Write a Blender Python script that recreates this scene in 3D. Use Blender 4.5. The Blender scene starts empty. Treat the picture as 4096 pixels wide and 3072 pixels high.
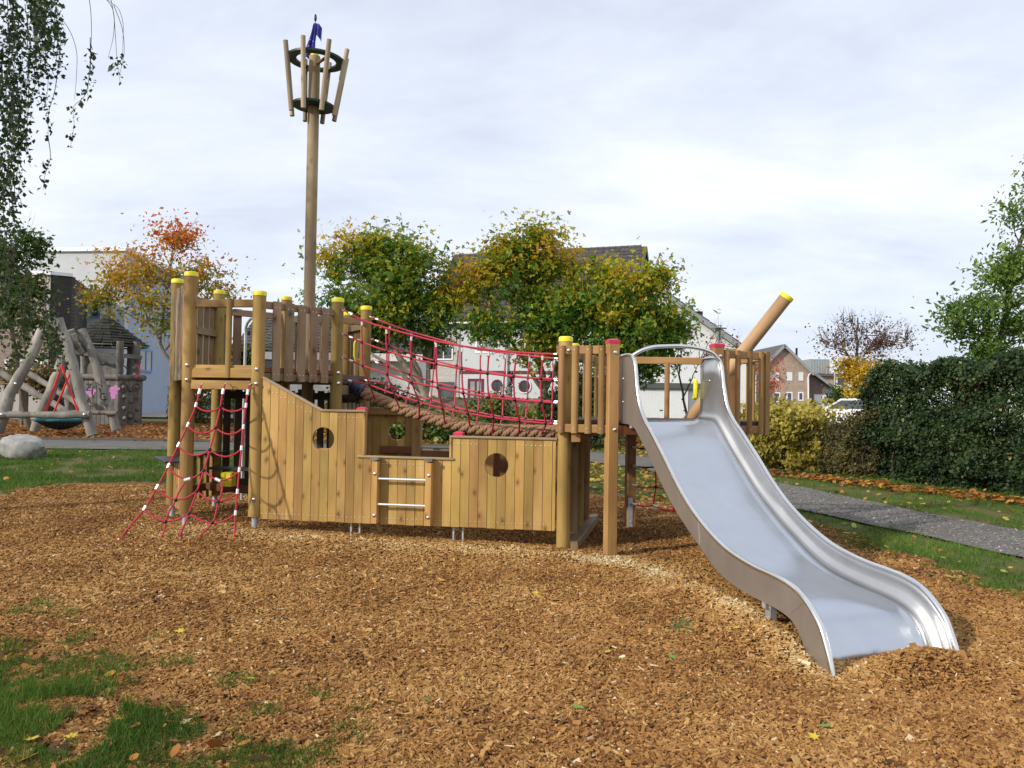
import bpy, math, random
import numpy as np
from mathutils import Vector, Matrix
random.seed(7); RNG = np.random.default_rng(7)
SC = bpy.context.scene
COL = SC.collection
R_ = math.radians

# ------------------------------------------------------------------ camera
PITCH, ROLL, EYE = R_(1.3), R_(0.9), Vector((0, 0, 1.6))
FPX = 3196.0
FW = Vector((0, math.cos(PITCH), math.sin(PITCH)))
_r0 = Vector((1, 0, 0)); _u0 = Vector((0, -math.sin(PITCH), math.cos(PITCH)))
RT = math.cos(ROLL) * _r0 + math.sin(ROLL) * _u0
UP = -math.sin(ROLL) * _r0 + math.cos(ROLL) * _u0
cam = bpy.data.cameras.new('camera'); camo = bpy.data.objects.new('camera', cam); COL.objects.link(camo)
camo.matrix_world = Matrix(((RT.x, UP.x, -FW.x, EYE.x), (RT.y, UP.y, -FW.y, EYE.y), (RT.z, UP.z, -FW.z, EYE.z), (0, 0, 0, 1)))
cam.sensor_fit = 'HORIZONTAL'; cam.sensor_width = 36; cam.lens = 36 * FPX / 4096
cam.clip_start = 0.05; cam.clip_end = 2000
SC.camera = camo

# ------------------------------------------------------------------ world, sun, exposure
SUN_TO = Vector((-0.74, -0.50, 0.48)).normalized()
sun_el = math.asin(SUN_TO.z); sun_az = math.atan2(SUN_TO.x, SUN_TO.y)
W = bpy.data.worlds.new('World'); SC.world = W; W.use_nodes = True
nt = W.node_tree; nt.nodes.clear(); N = nt.nodes.new; L = nt.links.new
def mathn(t, op, a, b=None, clamp=False):
    n = t.nodes.new('ShaderNodeMath'); n.operation = op; n.use_clamp = clamp
    for i, v in enumerate((a, b)):
        if v is None: continue
        if isinstance(v, (int, float)): n.inputs[i].default_value = v
        else: t.links.new(v, n.inputs[i])
    return n.outputs[0]
tc = N('ShaderNodeTexCoord'); sep = N('ShaderNodeSeparateXYZ'); L(tc.outputs['Generated'], sep.inputs[0])
zz = mathn(nt, 'ADD', mathn(nt, 'MAXIMUM', sep.outputs[2], 0.0), 0.22)
cmb = N('ShaderNodeCombineXYZ')
L(mathn(nt, 'DIVIDE', sep.outputs[0], zz), cmb.inputs[0]); L(mathn(nt, 'DIVIDE', sep.outputs[1], zz), cmb.inputs[1])
mpw = N('ShaderNodeMapping'); L(cmb.outputs[0], mpw.inputs[0])
mpw.inputs['Rotation'].default_value = (0, 0, R_(-25)); mpw.inputs['Scale'].default_value = (0.62, 1.05, 1); mpw.inputs['Location'].default_value = (3.45, 1.2, 0)
nz1 = N('ShaderNodeTexNoise'); nz1.inputs['Scale'].default_value = 1.0; nz1.inputs['Detail'].default_value = 7; nz1.inputs['Roughness'].default_value = 0.55; nz1.inputs['Distortion'].default_value = 0.5
L(mpw.outputs[0], nz1.inputs['Vector'])
nz2 = N('ShaderNodeTexNoise'); nz2.inputs['Scale'].default_value = 3.4; nz2.inputs['Detail'].default_value = 8; nz2.inputs['Roughness'].default_value = 0.6; nz2.inputs['Distortion'].default_value = 0.4; L(mpw.outputs[0], nz2.inputs['Vector'])
rp = N('ShaderNodeValToRGB'); L(mathn(nt, 'ADD', mathn(nt, 'MULTIPLY', nz1.outputs['Fac'], 0.68), mathn(nt, 'MULTIPLY', nz2.outputs['Fac'], 0.32)), rp.inputs[0])
e = rp.color_ramp.elements
e[0].position = 0.36; e[0].color = (0.63, 0.685, 0.81, 1)
e[1].position = 0.60; e[1].color = (0.895, 0.925, 0.975, 1)
m_ = e.new(0.47); m_.color = (0.745, 0.795, 0.905, 1)
sky = N('ShaderNodeTexSky'); sky.sky_type = 'NISHITA'; sky.sun_disc = False
sky.sun_elevation = sun_el; sky.sun_rotation = sun_az
cs = N('ShaderNodeVectorMath'); cs.operation = 'SCALE'; L(rp.outputs[0], cs.inputs[0]); cs.inputs['Scale'].default_value = 10.0
mx = N('ShaderNodeMix'); mx.data_type = 'RGBA'; mx.inputs[0].default_value = 0.88
L(sky.outputs[0], mx.inputs[6]); L(cs.outputs[0], mx.inputs[7])
bg = N('ShaderNodeBackground'); bg.inputs['Strength'].default_value = 0.096
out = N('ShaderNodeOutputWorld'); L(mx.outputs[2], bg.inputs[0]); L(bg.outputs[0], out.inputs[0])
sl = bpy.data.lights.new('sun', 'SUN'); sl.energy = 2.9; sl.angle = R_(2.0); sl.color = (1, 0.93, 0.82)
so = bpy.data.objects.new('sun', sl); COL.objects.link(so)
so.rotation_euler = (-SUN_TO).to_track_quat('-Z', 'Y').to_euler(); so.location = (-20, -20, 20)
SC.view_settings.view_transform = 'Standard'; SC.view_settings.look = 'None'
SC.view_settings.exposure = 0.35; SC.view_settings.gamma = 1.0; SC.view_settings.use_curve_mapping = False
SC.render.engine = 'CYCLES'; SC.cycles.max_bounces = 6; SC.cycles.transparent_max_bounces = 8

# ------------------------------------------------------------------ measuring helpers: photo pixel -> point in the place
def ray(x, y): return FW + RT * ((x - 2048) / FPX) - UP * ((y - 1536) / FPX)
def AT(x, y, Y):
    d = ray(x, y); return EYE + d * (Y / d.y)
def OP(x, y, p, n):
    d = ray(x, y); n = Vector((n[0], n[1], 0)); p = Vector((p[0], p[1], 0))
    return EYE + d * ((p - EYE).dot(n) / d.dot(n))
def ss(a, b, x):
    t = np.clip((np.asarray(x, float) - a) / (b - a), 0, 1); return t * t * (3 - 2 * t)
def MOUND(x, y):     # heap of chips at the foot of the slide
    s = (x - 2.60) * 0.9659 + (y - 5.10) * 0.2588; t = -(x - 2.60) * 0.2588 + (y - 5.10) * 0.9659
    return 0.18 * np.exp(-((s / 0.37) ** 2 + (t / 0.22) ** 2))
def gz(x, y):
    x = np.asarray(x, float); y = np.asarray(y, float)
    t = np.maximum(y - 9, 0)
    z = 0.018 * np.minimum(t * t / (t + 0.8), 110)
    z = z + 0.07 * np.exp(-(((x + 3.4) / 2.2) ** 2 + ((y - 9.8) / 2.0) ** 2))
    z = z - 0.15 * np.exp(-(((x - 2.35) / 0.95) ** 2 + ((y - 5.0) / 0.75) ** 2))
    q0, q1 = (1.50, 6.45), (1.80, 5.45); tq = np.clip(((x - q0[0]) * (q1[0] - q0[0]) + (y - q0[1]) * (q1[1] - q0[1])) / 1.09, 0, 1)
    z = z + 0.11 * np.exp(-((x - q0[0] - tq * (q1[0] - q0[0])) ** 2 + (y - q0[1] - tq * (q1[1] - q0[1])) ** 2) / 0.075)
    tq = np.clip((x + 3.4) / 3.8, 0, 1); z = z + 0.05 * np.exp(-((x + 3.4 - tq * 3.8) ** 2 + (y - 8.95 + tq * 0.67) ** 2) / 0.16)
    z = z + MOUND(x, y)
    z = z + 1.25 * ss(24.6, 28.6, y) * (1 - ss(31, 37, y)) * ss(-9.5, -5.5, x) * (1 - ss(2.4, 4.6, x))
    return z
def G(x, y, dz=0.0): return Vector((x, y, float(gz(x, y)) + dz))

# ------------------------------------------------------------------ objects
WM = {}
def things_root(name, label, cat, loc, group=None, kind=None):
    o = bpy.data.objects.new(name, None); COL.objects.link(o); o.location = loc; o.empty_display_size = 0.1
    if label: o['label'] = label
    if cat: o['category'] = cat
    if group: o['group'] = group
    if kind: o['kind'] = kind
    WM[o] = Matrix.Translation(Vector(loc)); return o
thing = things_root
def tag(o, label=None, cat=None, group=None, kind=None):
    if label: o['label'] = label
    if cat: o['category'] = cat
    if group: o['group'] = group
    if kind: o['kind'] = kind
    return o
def place(name, me, parent, M=None, label=None):
    o = bpy.data.objects.new(name, me); COL.objects.link(o)
    M = M or Matrix.Identity(4); WM[o] = M
    if parent:
        o.parent = parent; o.matrix_local = WM[parent].inverted() @ M
    else: o.matrix_world = M
    if label: o['label'] = label
    return o
def mesh(name, v, f, mat=None, smooth=None):
    me = bpy.data.meshes.new(name); me.from_pydata([tuple(p) for p in v], [], [tuple(q) for q in f])
    if mat: me.materials.append(mat)
    if smooth is not None:
        me.polygons.foreach_set('use_smooth', [True] * len(me.polygons)); me.set_sharp_from_angle(angle=R_(smooth))
    me.update(); return me
def frame(mid, z, y=None):
    z = Vector(z).normalized(); y = Vector(y) if y is not None else Vector((0, 0, 1))
    y = y - z * y.dot(z)
    if y.length < 1e-5: y = Vector((0, 1, 0)) - z * z.y
    if y.length < 1e-5: y = Vector((1, 0, 0))
    y.normalize(); x = y.cross(z)
    return Matrix(((x.x, y.x, z.x, mid[0]), (x.y, y.y, z.y, mid[1]), (x.z, y.z, z.z, mid[2]), (0, 0, 0, 1)))
CACHE = {}
def section_mesh(key, pts, Ln, mat, smooth=None):
    k = (key, round(Ln, 4), mat.name)
    if k not in CACHE:
        n = len(pts); h = Ln / 2
        v = [(p[0], p[1], -h) for p in pts] + [(p[0], p[1], h) for p in pts]
        f = [(i, (i + 1) % n, n + (i + 1) % n, n + i) for i in range(n)] + [tuple(range(n - 1, -1, -1)), tuple(range(n, 2 * n))]
        CACHE[k] = mesh(key[0], v, f, mat, smooth)
    return CACHE[k]
def beam(name, parent, p0, p1, w, t, mat, nrm=None, ch=0.006, label=None):
    """board from p0 to p1, width w, thickness t (t is measured along nrm)"""
    p0 = Vector(p0); p1 = Vector(p1); Ln = (p1 - p0).length
    a, b = w / 2, t / 2; c = min(ch, a * .45, b * .45)
    pts = [(-a + c, -b), (a - c, -b), (a, -b + c), (a, b - c), (a - c, b), (-a + c, b), (-a, b - c), (-a, -b + c)]
    me = section_mesh((name, 'b', round(w, 4), round(t, 4)), pts, Ln, mat)
    return place(name, me, parent, frame((p0 + p1) / 2, p1 - p0, nrm), label)
def pole(name, parent, p0, p1, r, mat, n=18, label=None):
    p0 = Vector(p0); p1 = Vector(p1)
    pts = [(r * math.cos(2 * math.pi * i / n), r * math.sin(2 * math.pi * i / n)) for i in range(n)]
    me = section_mesh((name, 'p', round(r, 4), n), pts, (p1 - p0).length, mat, 50)
    return place(name, me, parent, frame((p0 + p1) / 2, p1 - p0, (0, 1, 0)), label)
def halfround(name, parent, p0, p1, w, mat, nrm):
    p0 = Vector(p0); p1 = Vector(p1); r = w / 2; n = 8
    pts = [(r * math.cos(math.pi * i / n), r * .8 * math.sin(math.pi * i / n)) for i in range(n + 1)]
    me = section_mesh((name, 'h', round(w, 4)), pts, (p1 - p0).length, mat, 40)
    return place(name, me, parent, frame((p0 + p1) / 2, p1 - p0, nrm))
def lathe(prof, n=16):
    v, f = [], []
    for r, z in prof:
        for i in range(n):
            a = 2 * math.pi * i / n; v.append((r * math.cos(a), r * math.sin(a), z))
    for k in range(len(prof) - 1):
        for i in range(n):
            j = (i + 1) % n; f.append((k * n + i, k * n + j, k * n + n + j, k * n + n + i))
    f.append(tuple(range(n - 1, -1, -1))); b = (len(prof) - 1) * n; f.append(tuple(range(b, b + n)))
    return v, f
class MB:
    def __init__(s): s.v = []; s.f = []
    def add(s, v, f, M=None):
        b = len(s.v)
        s.v += [(M @ Vector(p)) if M else Vector(p) for p in v]; s.f += [tuple(i + b for i in q) for q in f]; return s
    def box(s, c, sx, sy, sz, M=None):
        x, y, z = sx / 2, sy / 2, sz / 2
        v = [(c[0] + i * x, c[1] + j * y, c[2] + k * z) for k in (-1, 1) for j in (-1, 1) for i in (-1, 1)]
        return s.add(v, [(0, 2, 3, 1), (4, 5, 7, 6), (0, 1, 5, 4), (2, 6, 7, 3), (0, 4, 6, 2), (1, 3, 7, 5)], M)
    def bar(s, p0, p1, w, t, nrm=None):
        p0 = Vector(p0); p1 = Vector(p1); return s.box((0, 0, 0), w, t, (p1 - p0).length, frame((p0 + p1) / 2, p1 - p0, nrm))
    def tube(s, pts, r, n=8, caps=True):
        pts = [Vector(p) for p in pts]; m = len(pts); rr = r if hasattr(r, '__len__') else [r] * m
        b = len(s.v); t0 = (pts[1] - pts[0]).normalized()
        u = t0.orthogonal().normalized()
        for i, p in enumerate(pts):
            t = (pts[min(i + 1, m - 1)] - pts[max(i - 1, 0)]).normalized()
            u = (u - t * u.dot(t)); u = u.normalized() if u.length > 1e-6 else t.orthogonal().normalized()
            w = t.cross(u)
            for k in range(n):
                a = 2 * math.pi * k / n; s.v.append(p + (u * math.cos(a) + w * math.sin(a)) * rr[i])
        for i in range(m - 1):
            for k in range(n):
                j = (k + 1) % n; s.f.append((b + i * n + k, b + i * n + j, b + i * n + n + j, b + i * n + n + k))
        if caps: s.f.append(tuple(b + k for k in range(n - 1, -1, -1))); s.f.append(tuple(b + (m - 1) * n + k for k in range(n)))
        return s
    def poly_extrude(s, pts, d):
        """closed polygon of 3D points extruded along vector d"""
        b = len(s.v); n = len(pts); d = Vector(d)
        s.v += [Vector(p) for p in pts] + [Vector(p) + d for p in pts]
        s.f += [tuple(b + i for i in range(n - 1, -1, -1)), tuple(b + n + i for i in range(n))]
        s.f += [(b + i, b + (i + 1) % n, b + n + (i + 1) % n, b + n + i) for i in range(n)]
        return s
    def build(s, name, mat, parent=None, origin=None, smooth=None, label=None, kind=None):
        o = Vector(origin) if origin is not None else (WM[parent].translation if parent else Vector((0, 0, 0)))
        me = mesh(name, [p - o for p in s.v], s.f, mat, smooth)
        ob = place(name, me, parent, Matrix.Translation(o), label)
        if kind: ob['kind'] = kind
        return ob
def np_mesh(name, V, F, mat, tint=None, smooth=False):
    me = bpy.data.meshes.new(name); V = np.asarray(V, np.float32); F = np.asarray(F, np.int32)
    me.vertices.add(len(V)); me.vertices.foreach_set('co', V.ravel())
    k = F.shape[1]; me.loops.add(F.size); me.loops.foreach_set('vertex_index', F.ravel())
    me.polygons.add(len(F)); me.polygons.foreach_set('loop_start', np.arange(0, F.size, k, dtype=np.int32))
    me.update(calc_edges=True)
    if smooth: me.polygons.foreach_set('use_smooth', [True] * len(F))
    if tint is not None:
        a = me.attributes.new('tint', 'FLOAT', 'FACE'); a.data.foreach_set('value', np.asarray(tint, np.float32))
    me.materials.append(mat); return me
def spline(pts, n):
    P = np.array([list(p) for p in pts], float); m = len(P); o = []
    d = np.r_[0, np.cumsum(np.linalg.norm(np.diff(P, axis=0), axis=1))]
    T = np.gradient(P, d, axis=0) if m > 2 else np.repeat([(P[1] - P[0]) / d[1]], 2, 0)
    for x in np.linspace(0, d[-1], n):
        i = min(max(np.searchsorted(d, x) - 1, 0), m - 2); h = d[i + 1] - d[i]; t = (x - d[i]) / h
        o.append((2*t**3-3*t**2+1)*P[i] + (t**3-2*t**2+t)*h*T[i] + (-2*t**3+3*t**2)*P[i+1] + (t**3-t**2)*h*T[i+1])
    return [Vector(q) for q in o]
# ------------------------------------------------------------------ materials
def newmat(name):
    m = bpy.data.materials.new(name); m.use_nodes = True; t = m.node_tree
    return m, t, t.nodes['Principled BSDF']
def nd(t, typ, **kw):
    n = t.nodes.new(typ)
    for k, v in kw.items():
        if k in n.inputs: n.inputs[k].default_value = v
        else: setattr(n, k, v)
    return n
def ramp(t, fac, stops):
    r = t.nodes.new('ShaderNodeValToRGB'); e = r.color_ramp.elements
    while len(e) < len(stops): e.new(0.5)
    for x, (p, c) in zip(e, stops): x.position = p; x.color = (*c, 1)
    t.links.new(fac, r.inputs[0]); return r.outputs[0]
def mixc(t, fac, a, b, mode='MIX'):
    n = t.nodes.new('ShaderNodeMix'); n.data_type = 'RGBA'; n.blend_type = mode
    for i, v in ((0, fac), (6, a), (7, b)):
        if isinstance(v, (int, float)): n.inputs[i].default_value = v
        elif isinstance(v, tuple): n.inputs[i].default_value = (*v, 1)
        else: t.links.new(v, n.inputs[i])
    return n.outputs[2]
def coords(t, kind='Object', scale=(1, 1, 1), rnd=True):
    c = t.nodes.new('ShaderNodeTexCoord'); src = c.outputs[kind]
    if rnd:
        oi = t.nodes.new('ShaderNodeObjectInfo'); sc = nd(t, 'ShaderNodeVectorMath', operation='SCALE')
        cb = t.nodes.new('ShaderNodeCombineXYZ')
        t.links.new(oi.outputs['Random'], cb.inputs[0]); t.links.new(oi.outputs['Random'], cb.inputs[2]); t.links.new(cb.outputs[0], sc.inputs[0]); sc.inputs['Scale'].default_value = 61.0
        ad = nd(t, 'ShaderNodeVectorMath', operation='ADD'); t.links.new(src, ad.inputs[0]); t.links.new(sc.outputs[0], ad.inputs[1]); src = ad.outputs[0]
    m = nd(t, 'ShaderNodeMapping', Scale=scale); t.links.new(src, m.inputs[0]); return m.outputs[0]
def noise(t, vec, scale, detail=4, rough=0.55, dist=0.0):
    n = nd(t, 'ShaderNodeTexNoise', Scale=scale, Detail=detail, Roughness=rough, Distortion=dist); t.links.new(vec, n.inputs['Vector']); return n.outputs['Fac']
def bump(t, b, h, strength=0.3, dist=0.01):
    n = nd(t, 'ShaderNodeBump', Strength=strength, Distance=dist); t.links.new(h, n.inputs['Height']); t.links.new(n.outputs[0], b.inputs['Normal'])
def wood(name, dark, mid, light, rough=0.65, knot=0.75, weather=None, var=0.22, kscale=3.3):
    m, t, b = newmat(name); lk = t.links.new
    g = noise(t, coords(t, scale=(34, 34, 1.3)), 1.0, 5, 0.6, 0.6)
    g2 = noise(t, coords(t, scale=(95, 95, 2.2)), 1.0, 3, 0.6)
    base = ramp(t, g, [(0.30, dark), (0.5, mid), (0.72, light)])
    base = mixc(t, 0.35, base, ramp(t, g2, [(0.3, dark), (0.7, light)]))
    big = noise(t, coords(t, scale=(2.2, 2.2, 0.8)), 1.0, 3)
    base = mixc(t, 0.6, base, ramp(t, big, [(0.32, tuple(c * .50 for c in mid)), (0.52, mid), (0.72, tuple(min(1, c * 1.3) for c in light))]))
    if weather:
        w = noise(t, coords(t, scale=(5, 5, 1.6)), 1.0, 4)
        base = mixc(t, ramp(t, w, [(0.42, (0, 0, 0)), (0.66, (1, 1, 1))]), base, weather)
    v = nd(t, 'ShaderNodeTexVoronoi', voronoi_dimensions='2D', Scale=kscale); kc = nd(t, 'ShaderNodeSeparateXYZ'); lk(coords(t, scale=(1, 1, .62)), kc.inputs[0]); kb = nd(t, 'ShaderNodeCombineXYZ'); lk(mathn(t, 'ADD', kc.outputs[0], mathn(t, 'MULTIPLY', kc.outputs[1], .8)), kb.inputs[0]); lk(kc.outputs[2], kb.inputs[1]); lk(kb.outputs[0], v.inputs['Vector'])
    kd = ramp(t, v.outputs['Distance'], [(0.03, (1, 1, 1)), (0.06, (0.5, 0.5, 0.5)), (0.16, (0, 0, 0))])
    kf = mathn(t, 'MULTIPLY', kd, knot)
    base = mixc(t, kf, base, tuple(c * .38 for c in dark))
    oi = t.nodes.new('ShaderNodeObjectInfo')
    hs = nd(t, 'ShaderNodeHueSaturation'); lk(base, hs.inputs['Color'])
    lk(mathn(t, 'ADD', mathn(t, 'MULTIPLY', oi.outputs['Random'], var * 2), 1 - var), hs.inputs['Value'])
    fr = mathn(t, 'FRACT', mathn(t, 'MULTIPLY', oi.outputs['Random'], 17.3))
    lk(mathn(t, 'ADD', mathn(t, 'MULTIPLY', fr, 0.022), 0.489), hs.inputs['Hue'])
    lk(hs.outputs[0], b.inputs['Base Color']); b.inputs['Roughness'].default_value = rough
    b.inputs['Specular IOR Level'].default_value = 0.3
    bump(t, b, mathn(t, 'ADD', g, g2), 0.35, 0.003)
    return m
def plain(name, col, rough=0.5, metal=0.0, nscale=9.0, amt=0.18, bmp=0.15, spec=0.4, bd=0.003, rnd=0.0):
    m, t, b = newmat(name)
    n = noise(t, coords(t), nscale, 5, 0.6)
    c = mixc(t, 1.0, ramp(t, n, [(0.25, tuple(x * (1 - amt) for x in col)), (0.75, tuple(min(1, x * (1 + amt)) for x in col))]), (1, 1, 1), 'MULTIPLY')
    if rnd:
        oi = t.nodes.new('ShaderNodeObjectInfo'); hs = nd(t, 'ShaderNodeHueSaturation'); t.links.new(c, hs.inputs['Color'])
        t.links.new(mathn(t, 'ADD', mathn(t, 'MULTIPLY', oi.outputs['Random'], rnd * 2), 1 - rnd), hs.inputs['Value']); c = hs.outputs[0]
    t.links.new(c, b.inputs['Base Color']); b.inputs['Roughness'].default_value = rough; b.inputs['Metallic'].default_value = metal
    b.inputs['Specular IOR Level'].default_value = spec
    if bmp: bump(t, b, n, bmp, bd)
    return m
def leafmat(name, stops, trans=0.35, var=0.25):
    m, t, b = newmat(name); lk = t.links.new
    at = nd(t, 'ShaderNodeAttribute', attribute_name='tint')
    c = ramp(t, at.outputs['Fac'], stops)
    n = noise(t, coords(t, rnd=False), 30, 2)
    hs = nd(t, 'ShaderNodeHueSaturation'); lk(c, hs.inputs['Color']); lk(mathn(t, 'ADD', mathn(t, 'MULTIPLY', n, var * 2), 1 - var), hs.inputs['Value'])
    lk(hs.outputs[0], b.inputs['Base Color']); b.inputs['Roughness'].default_value = 0.55; b.inputs['Specular IOR Level'].default_value = 0.35
    tr = nd(t, 'ShaderNodeBsdfTranslucent'); lk(hs.outputs[0], tr.inputs['Color'])
    mxs = nd(t, 'ShaderNodeMixShader'); mxs.inputs[0].default_value = trans
    lk(b.outputs[0], mxs.inputs[1]); lk(tr.outputs[0], mxs.inputs[2]); lk(mxs.outputs[0], t.nodes['Material Output'].inputs[0])
    return m
def instmat(name, stops, rough=0.75, spec=0.2, trans=0.0, bumps=0):
    m, t, b = newmat(name); at = nd(t, 'ShaderNodeAttribute', attribute_name='tint', attribute_type='INSTANCER')
    c = ramp(t, at.outputs['Fac'], stops)
    n = noise(t, coords(t, rnd=False), 60, 2); c = mixc(t, 0.3, c, mixc(t, n, (0.02, 0.012, 0.006), (1, 0.9, 0.7)), 'MULTIPLY') if bumps else c
    t.links.new(c, b.inputs['Base Color']); b.inputs['Roughness'].default_value = rough; b.inputs['Specular IOR Level'].default_value = spec
    if trans:
        tr = nd(t, 'ShaderNodeBsdfTranslucent'); t.links.new(c, tr.inputs['Color']); mxs = nd(t, 'ShaderNodeMixShader'); mxs.inputs[0].default_value = trans
        t.links.new(b.outputs[0], mxs.inputs[1]); t.links.new(tr.outputs[0], mxs.inputs[2]); t.links.new(mxs.outputs[0], t.nodes['Material Output'].inputs[0])
    return m
M_HULL = wood('hull_wood', (.29, .16, .040), (.41, .245, .070), (.53, .355, .125), 0.6, 0.85, kscale=4.2, var=.20)
M_POST = wood('post_wood', (.225, .135, .036), (.325, .205, .058), (.415, .28, .095), 0.65, 0.5, var=0.10)
M_MAST = wood('mast_wood', (.21, .145, .075), (.30, .22, .125), (.39, .30, .185), 0.65, 0.5, var=0.05)
M_TOWER = wood('tower_board_wood', (.15, .088, .045), (.235, .145, .075), (.33, .22, .125), 0.7, 0.9, weather=(.27, .20, .125))
M_RED = wood('larch_wood', (.21, .105, .036), (.315, .172, .062), (.41, .245, .10), 0.6, 0.45)
M_LOGW = wood('tan_log_wood', (.23, .135, .06), (.33, .205, .095), (.42, .28, .14), 0.6, 0.45)
M_DARKRED = wood('dark_larch_wood', (.12, .042, .018), (.19, .075, .032), (.25, .11, .05), 0.6, 0.3)
M_DARK = wood('wet_and_shaded_wood', (.035, .022, .015), (.06, .038, .026), (.095, .065, .045), 0.5, 0.4)  # wet deck boards; on the lower tower walls its darkness is painted shade
M_PALE = wood('pale_slat_wood', (.27, .19, .11), (.42, .33, .215), (.54, .45, .32), 0.7, 0.55)
M_TRIM = wood('trim_wood', (.26, .17, .085), (.37, .26, .135), (.46, .35, .21), 0.7, 0.4, weather=(.30, .25, .18))
M_OLD = wood('weathered_grey_wood', (.13, .12, .102), (.25, .232, .20), (.40, .375, .33), 0.85, 0.5, var=0.1)
M_HUT = wood('hut_grey_wood', (.11, .103, .092), (.185, .175, .158), (.28, .265, .24), 0.9, 0.5, var=0.14)
M_OLDD = wood('weathered_dark_wood', (.10, .09, .075), (.17, .155, .13), (.26, .24, .2), 0.85, 0.5, var=0.15)
M_SHING = wood('dark_shingle_wood', (.012, .012, .010), (.026, .026, .021), (.055, .055, .044), 0.9, 0.2, var=0.3)
M_YEL = plain('yellow_plastic', (.78, .68, .03), 0.4, amt=.06, bmp=0)
M_REDP = plain('red_plastic', (.55, .03, .07), 0.4, amt=.08, bmp=0)
M_ROPE = plain('red_rope_fibre', (.44, .026, .05), 0.75, nscale=160, amt=.45, bmp=.6)
M_ROPEF = plain('faded_pink_rope_fibre', (.50, .05, .095), 0.75, nscale=160, amt=.4, bmp=.6)
M_ROPEO = plain('bright_red_rope_fibre', (.75, .035, .025), 0.7, nscale=120, amt=.2, bmp=.4)
M_HEMP = plain('hemp_rope_fibre', (.285, .165, .092), 0.9, nscale=70, amt=.35, bmp=.8, bd=.004)
M_BLK = plain('black_plastic', (.012, .012, .014), 0.28, amt=.1, bmp=0)
M_TAPE = plain('dark_blue_tape', (.012, .016, .035), 0.3, nscale=25, amt=.3, bmp=.8, bd=.01)
M_ALU = plain('bright_aluminium', (.80, .80, .80), 0.35, 0.6, amt=.06, bmp=0)
M_BOLT = plain('bolt_steel', (.74, .74, .73), 0.25, 1.0, amt=.05, bmp=0)
M_GALV = plain('galvanised_steel', (.52, .54, .56), 0.5, 0.7, nscale=20, amt=.2, bmp=.1)
M_GREEN = plain('dark_green_board', (.012, .035, .026), 0.45, amt=.2)
M_DKBRD = plain('black_counter_board', (.03, .03, .033), 0.4, amt=.2)
M_FLAG = plain('blue_flag_cloth', (.045, .05, .30), 0.8, nscale=14, amt=.3, bmp=.2)
M_STAR = plain('flag_star_cloth', (.55, .5, .42), 0.8)
M_DKBLU = plain('dark_blue_knob', (.012, .014, .075), 0.3)
M_WHITE = plain('white_paint', (.78, .79, .80), 0.5, amt=.05, bmp=0)
M_RENDERW = plain('white_render', (.72, .73, .73), 0.9, nscale=2.5, amt=.05, bmp=.1)
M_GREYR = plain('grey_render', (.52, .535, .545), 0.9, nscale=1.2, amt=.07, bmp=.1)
M_BLUER = plain('blue_shaded_render', (.36, .42, .53), 0.9, nscale=1.0, amt=.06, bmp=.1)  # white building's side wall, its bluish shade put into the colour
M_MAROON = plain('maroon_paint', (.115, .012, .03), 0.45, amt=.1, bmp=0)
M_CONC = plain('concrete', (.40, .39, .37), 0.9, nscale=8, amt=.15)
M_ANTH = plain('anthracite_fascia', (.10, .102, .10), 0.6, amt=.15)
M_LAMPM = plain('lamp_grey_metal', (.36, .37, .37), 0.45, 0.5, amt=.08, bmp=0)
M_TILE = plain('dark_roof_tile', (.075, .068, .066), 0.75, nscale=12, amt=.3, rnd=.22)
M_TILE2 = plain('brown_roof_tile', (.062, .056, .055), 0.75, nscale=12, amt=.3, rnd=.22)
M_BRICKL = plain('pale_brick_piece', (.52, .49, .45), 0.9, nscale=20, amt=.15, rnd=.12)
M_BRICKM = plain('buff_brick_piece', (.36, .27, .23), 0.9, nscale=20, amt=.2, rnd=.3)
M_MORT = plain('mortar', (.40, .38, .36), 0.95, nscale=20, amt=.1)
M_TURQ = plain('turquoise_rope', (.012, .13, .165), 0.6, amt=.2)
M_NETB = plain('black_net', (.012, .012, .014), 0.8)
M_BLUEF = plain('blue_window_frame', (.13, .22, .42), 0.5, amt=.06, bmp=0)
M_SIGN = plain('blue_sign_face', (.02, .10, .42), 0.4, amt=.05, bmp=0)
M_CAR = plain('white_car_paint', (.78, .79, .80), 0.2, amt=.02, bmp=0, spec=.6)
M_TYRE = plain('tyre_rubber', (.02, .02, .02), 0.8)
M_TAIL = plain('tail_lamp_red', (.5, .08, .03), 0.3, amt=.05, bmp=0)
M_BARK = plain('grey_brown_bark', (.17, .135, .10), 0.95, nscale=14, amt=.45, bmp=.8, bd=.03)
M_BARKL = plain('pale_bark', (.33, .27, .19), 0.95, nscale=10, amt=.4, bmp=.8, bd=.03)
M_BARKD = plain('dark_twig_bark', (.07, .052, .042), 0.95, nscale=14, amt=.3)
M_BIRCH = plain('birch_bark', (.60, .58, .54), 0.9, nscale=6, amt=.4)
M_SOIL = plain('bare_soil', (.15, .10, .065), 0.95, nscale=5, amt=.4, bmp=.8, bd=.03)
M_EDGE = plain('path_edging', (.10, .09, .08), 0.9)
M_PINKG = plain('pink_paint', (.55, .22, .48), 0.7, amt=.2)
M_SCRIB = plain('black_marker_paint', (.045, .045, .05), 0.7)
def glassmat(name, col, rough=0.06):
    m, t, b = newmat(name); n = noise(t, coords(t), 2.0, 2)
    t.links.new(ramp(t, n, [(0.3, tuple(c * .7 for c in col)), (0.7, tuple(c * 1.3 for c in col))]), b.inputs['Base Color'])
    b.inputs['Roughness'].default_value = rough; b.inputs['Specular IOR Level'].default_value = 0.7; return m
M_GLASS = glassmat('window_glass', (.05, .06, .065))
M_GLASSP = glassmat('frosted_glass', (.25, .30, .29), 0.3)
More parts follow.
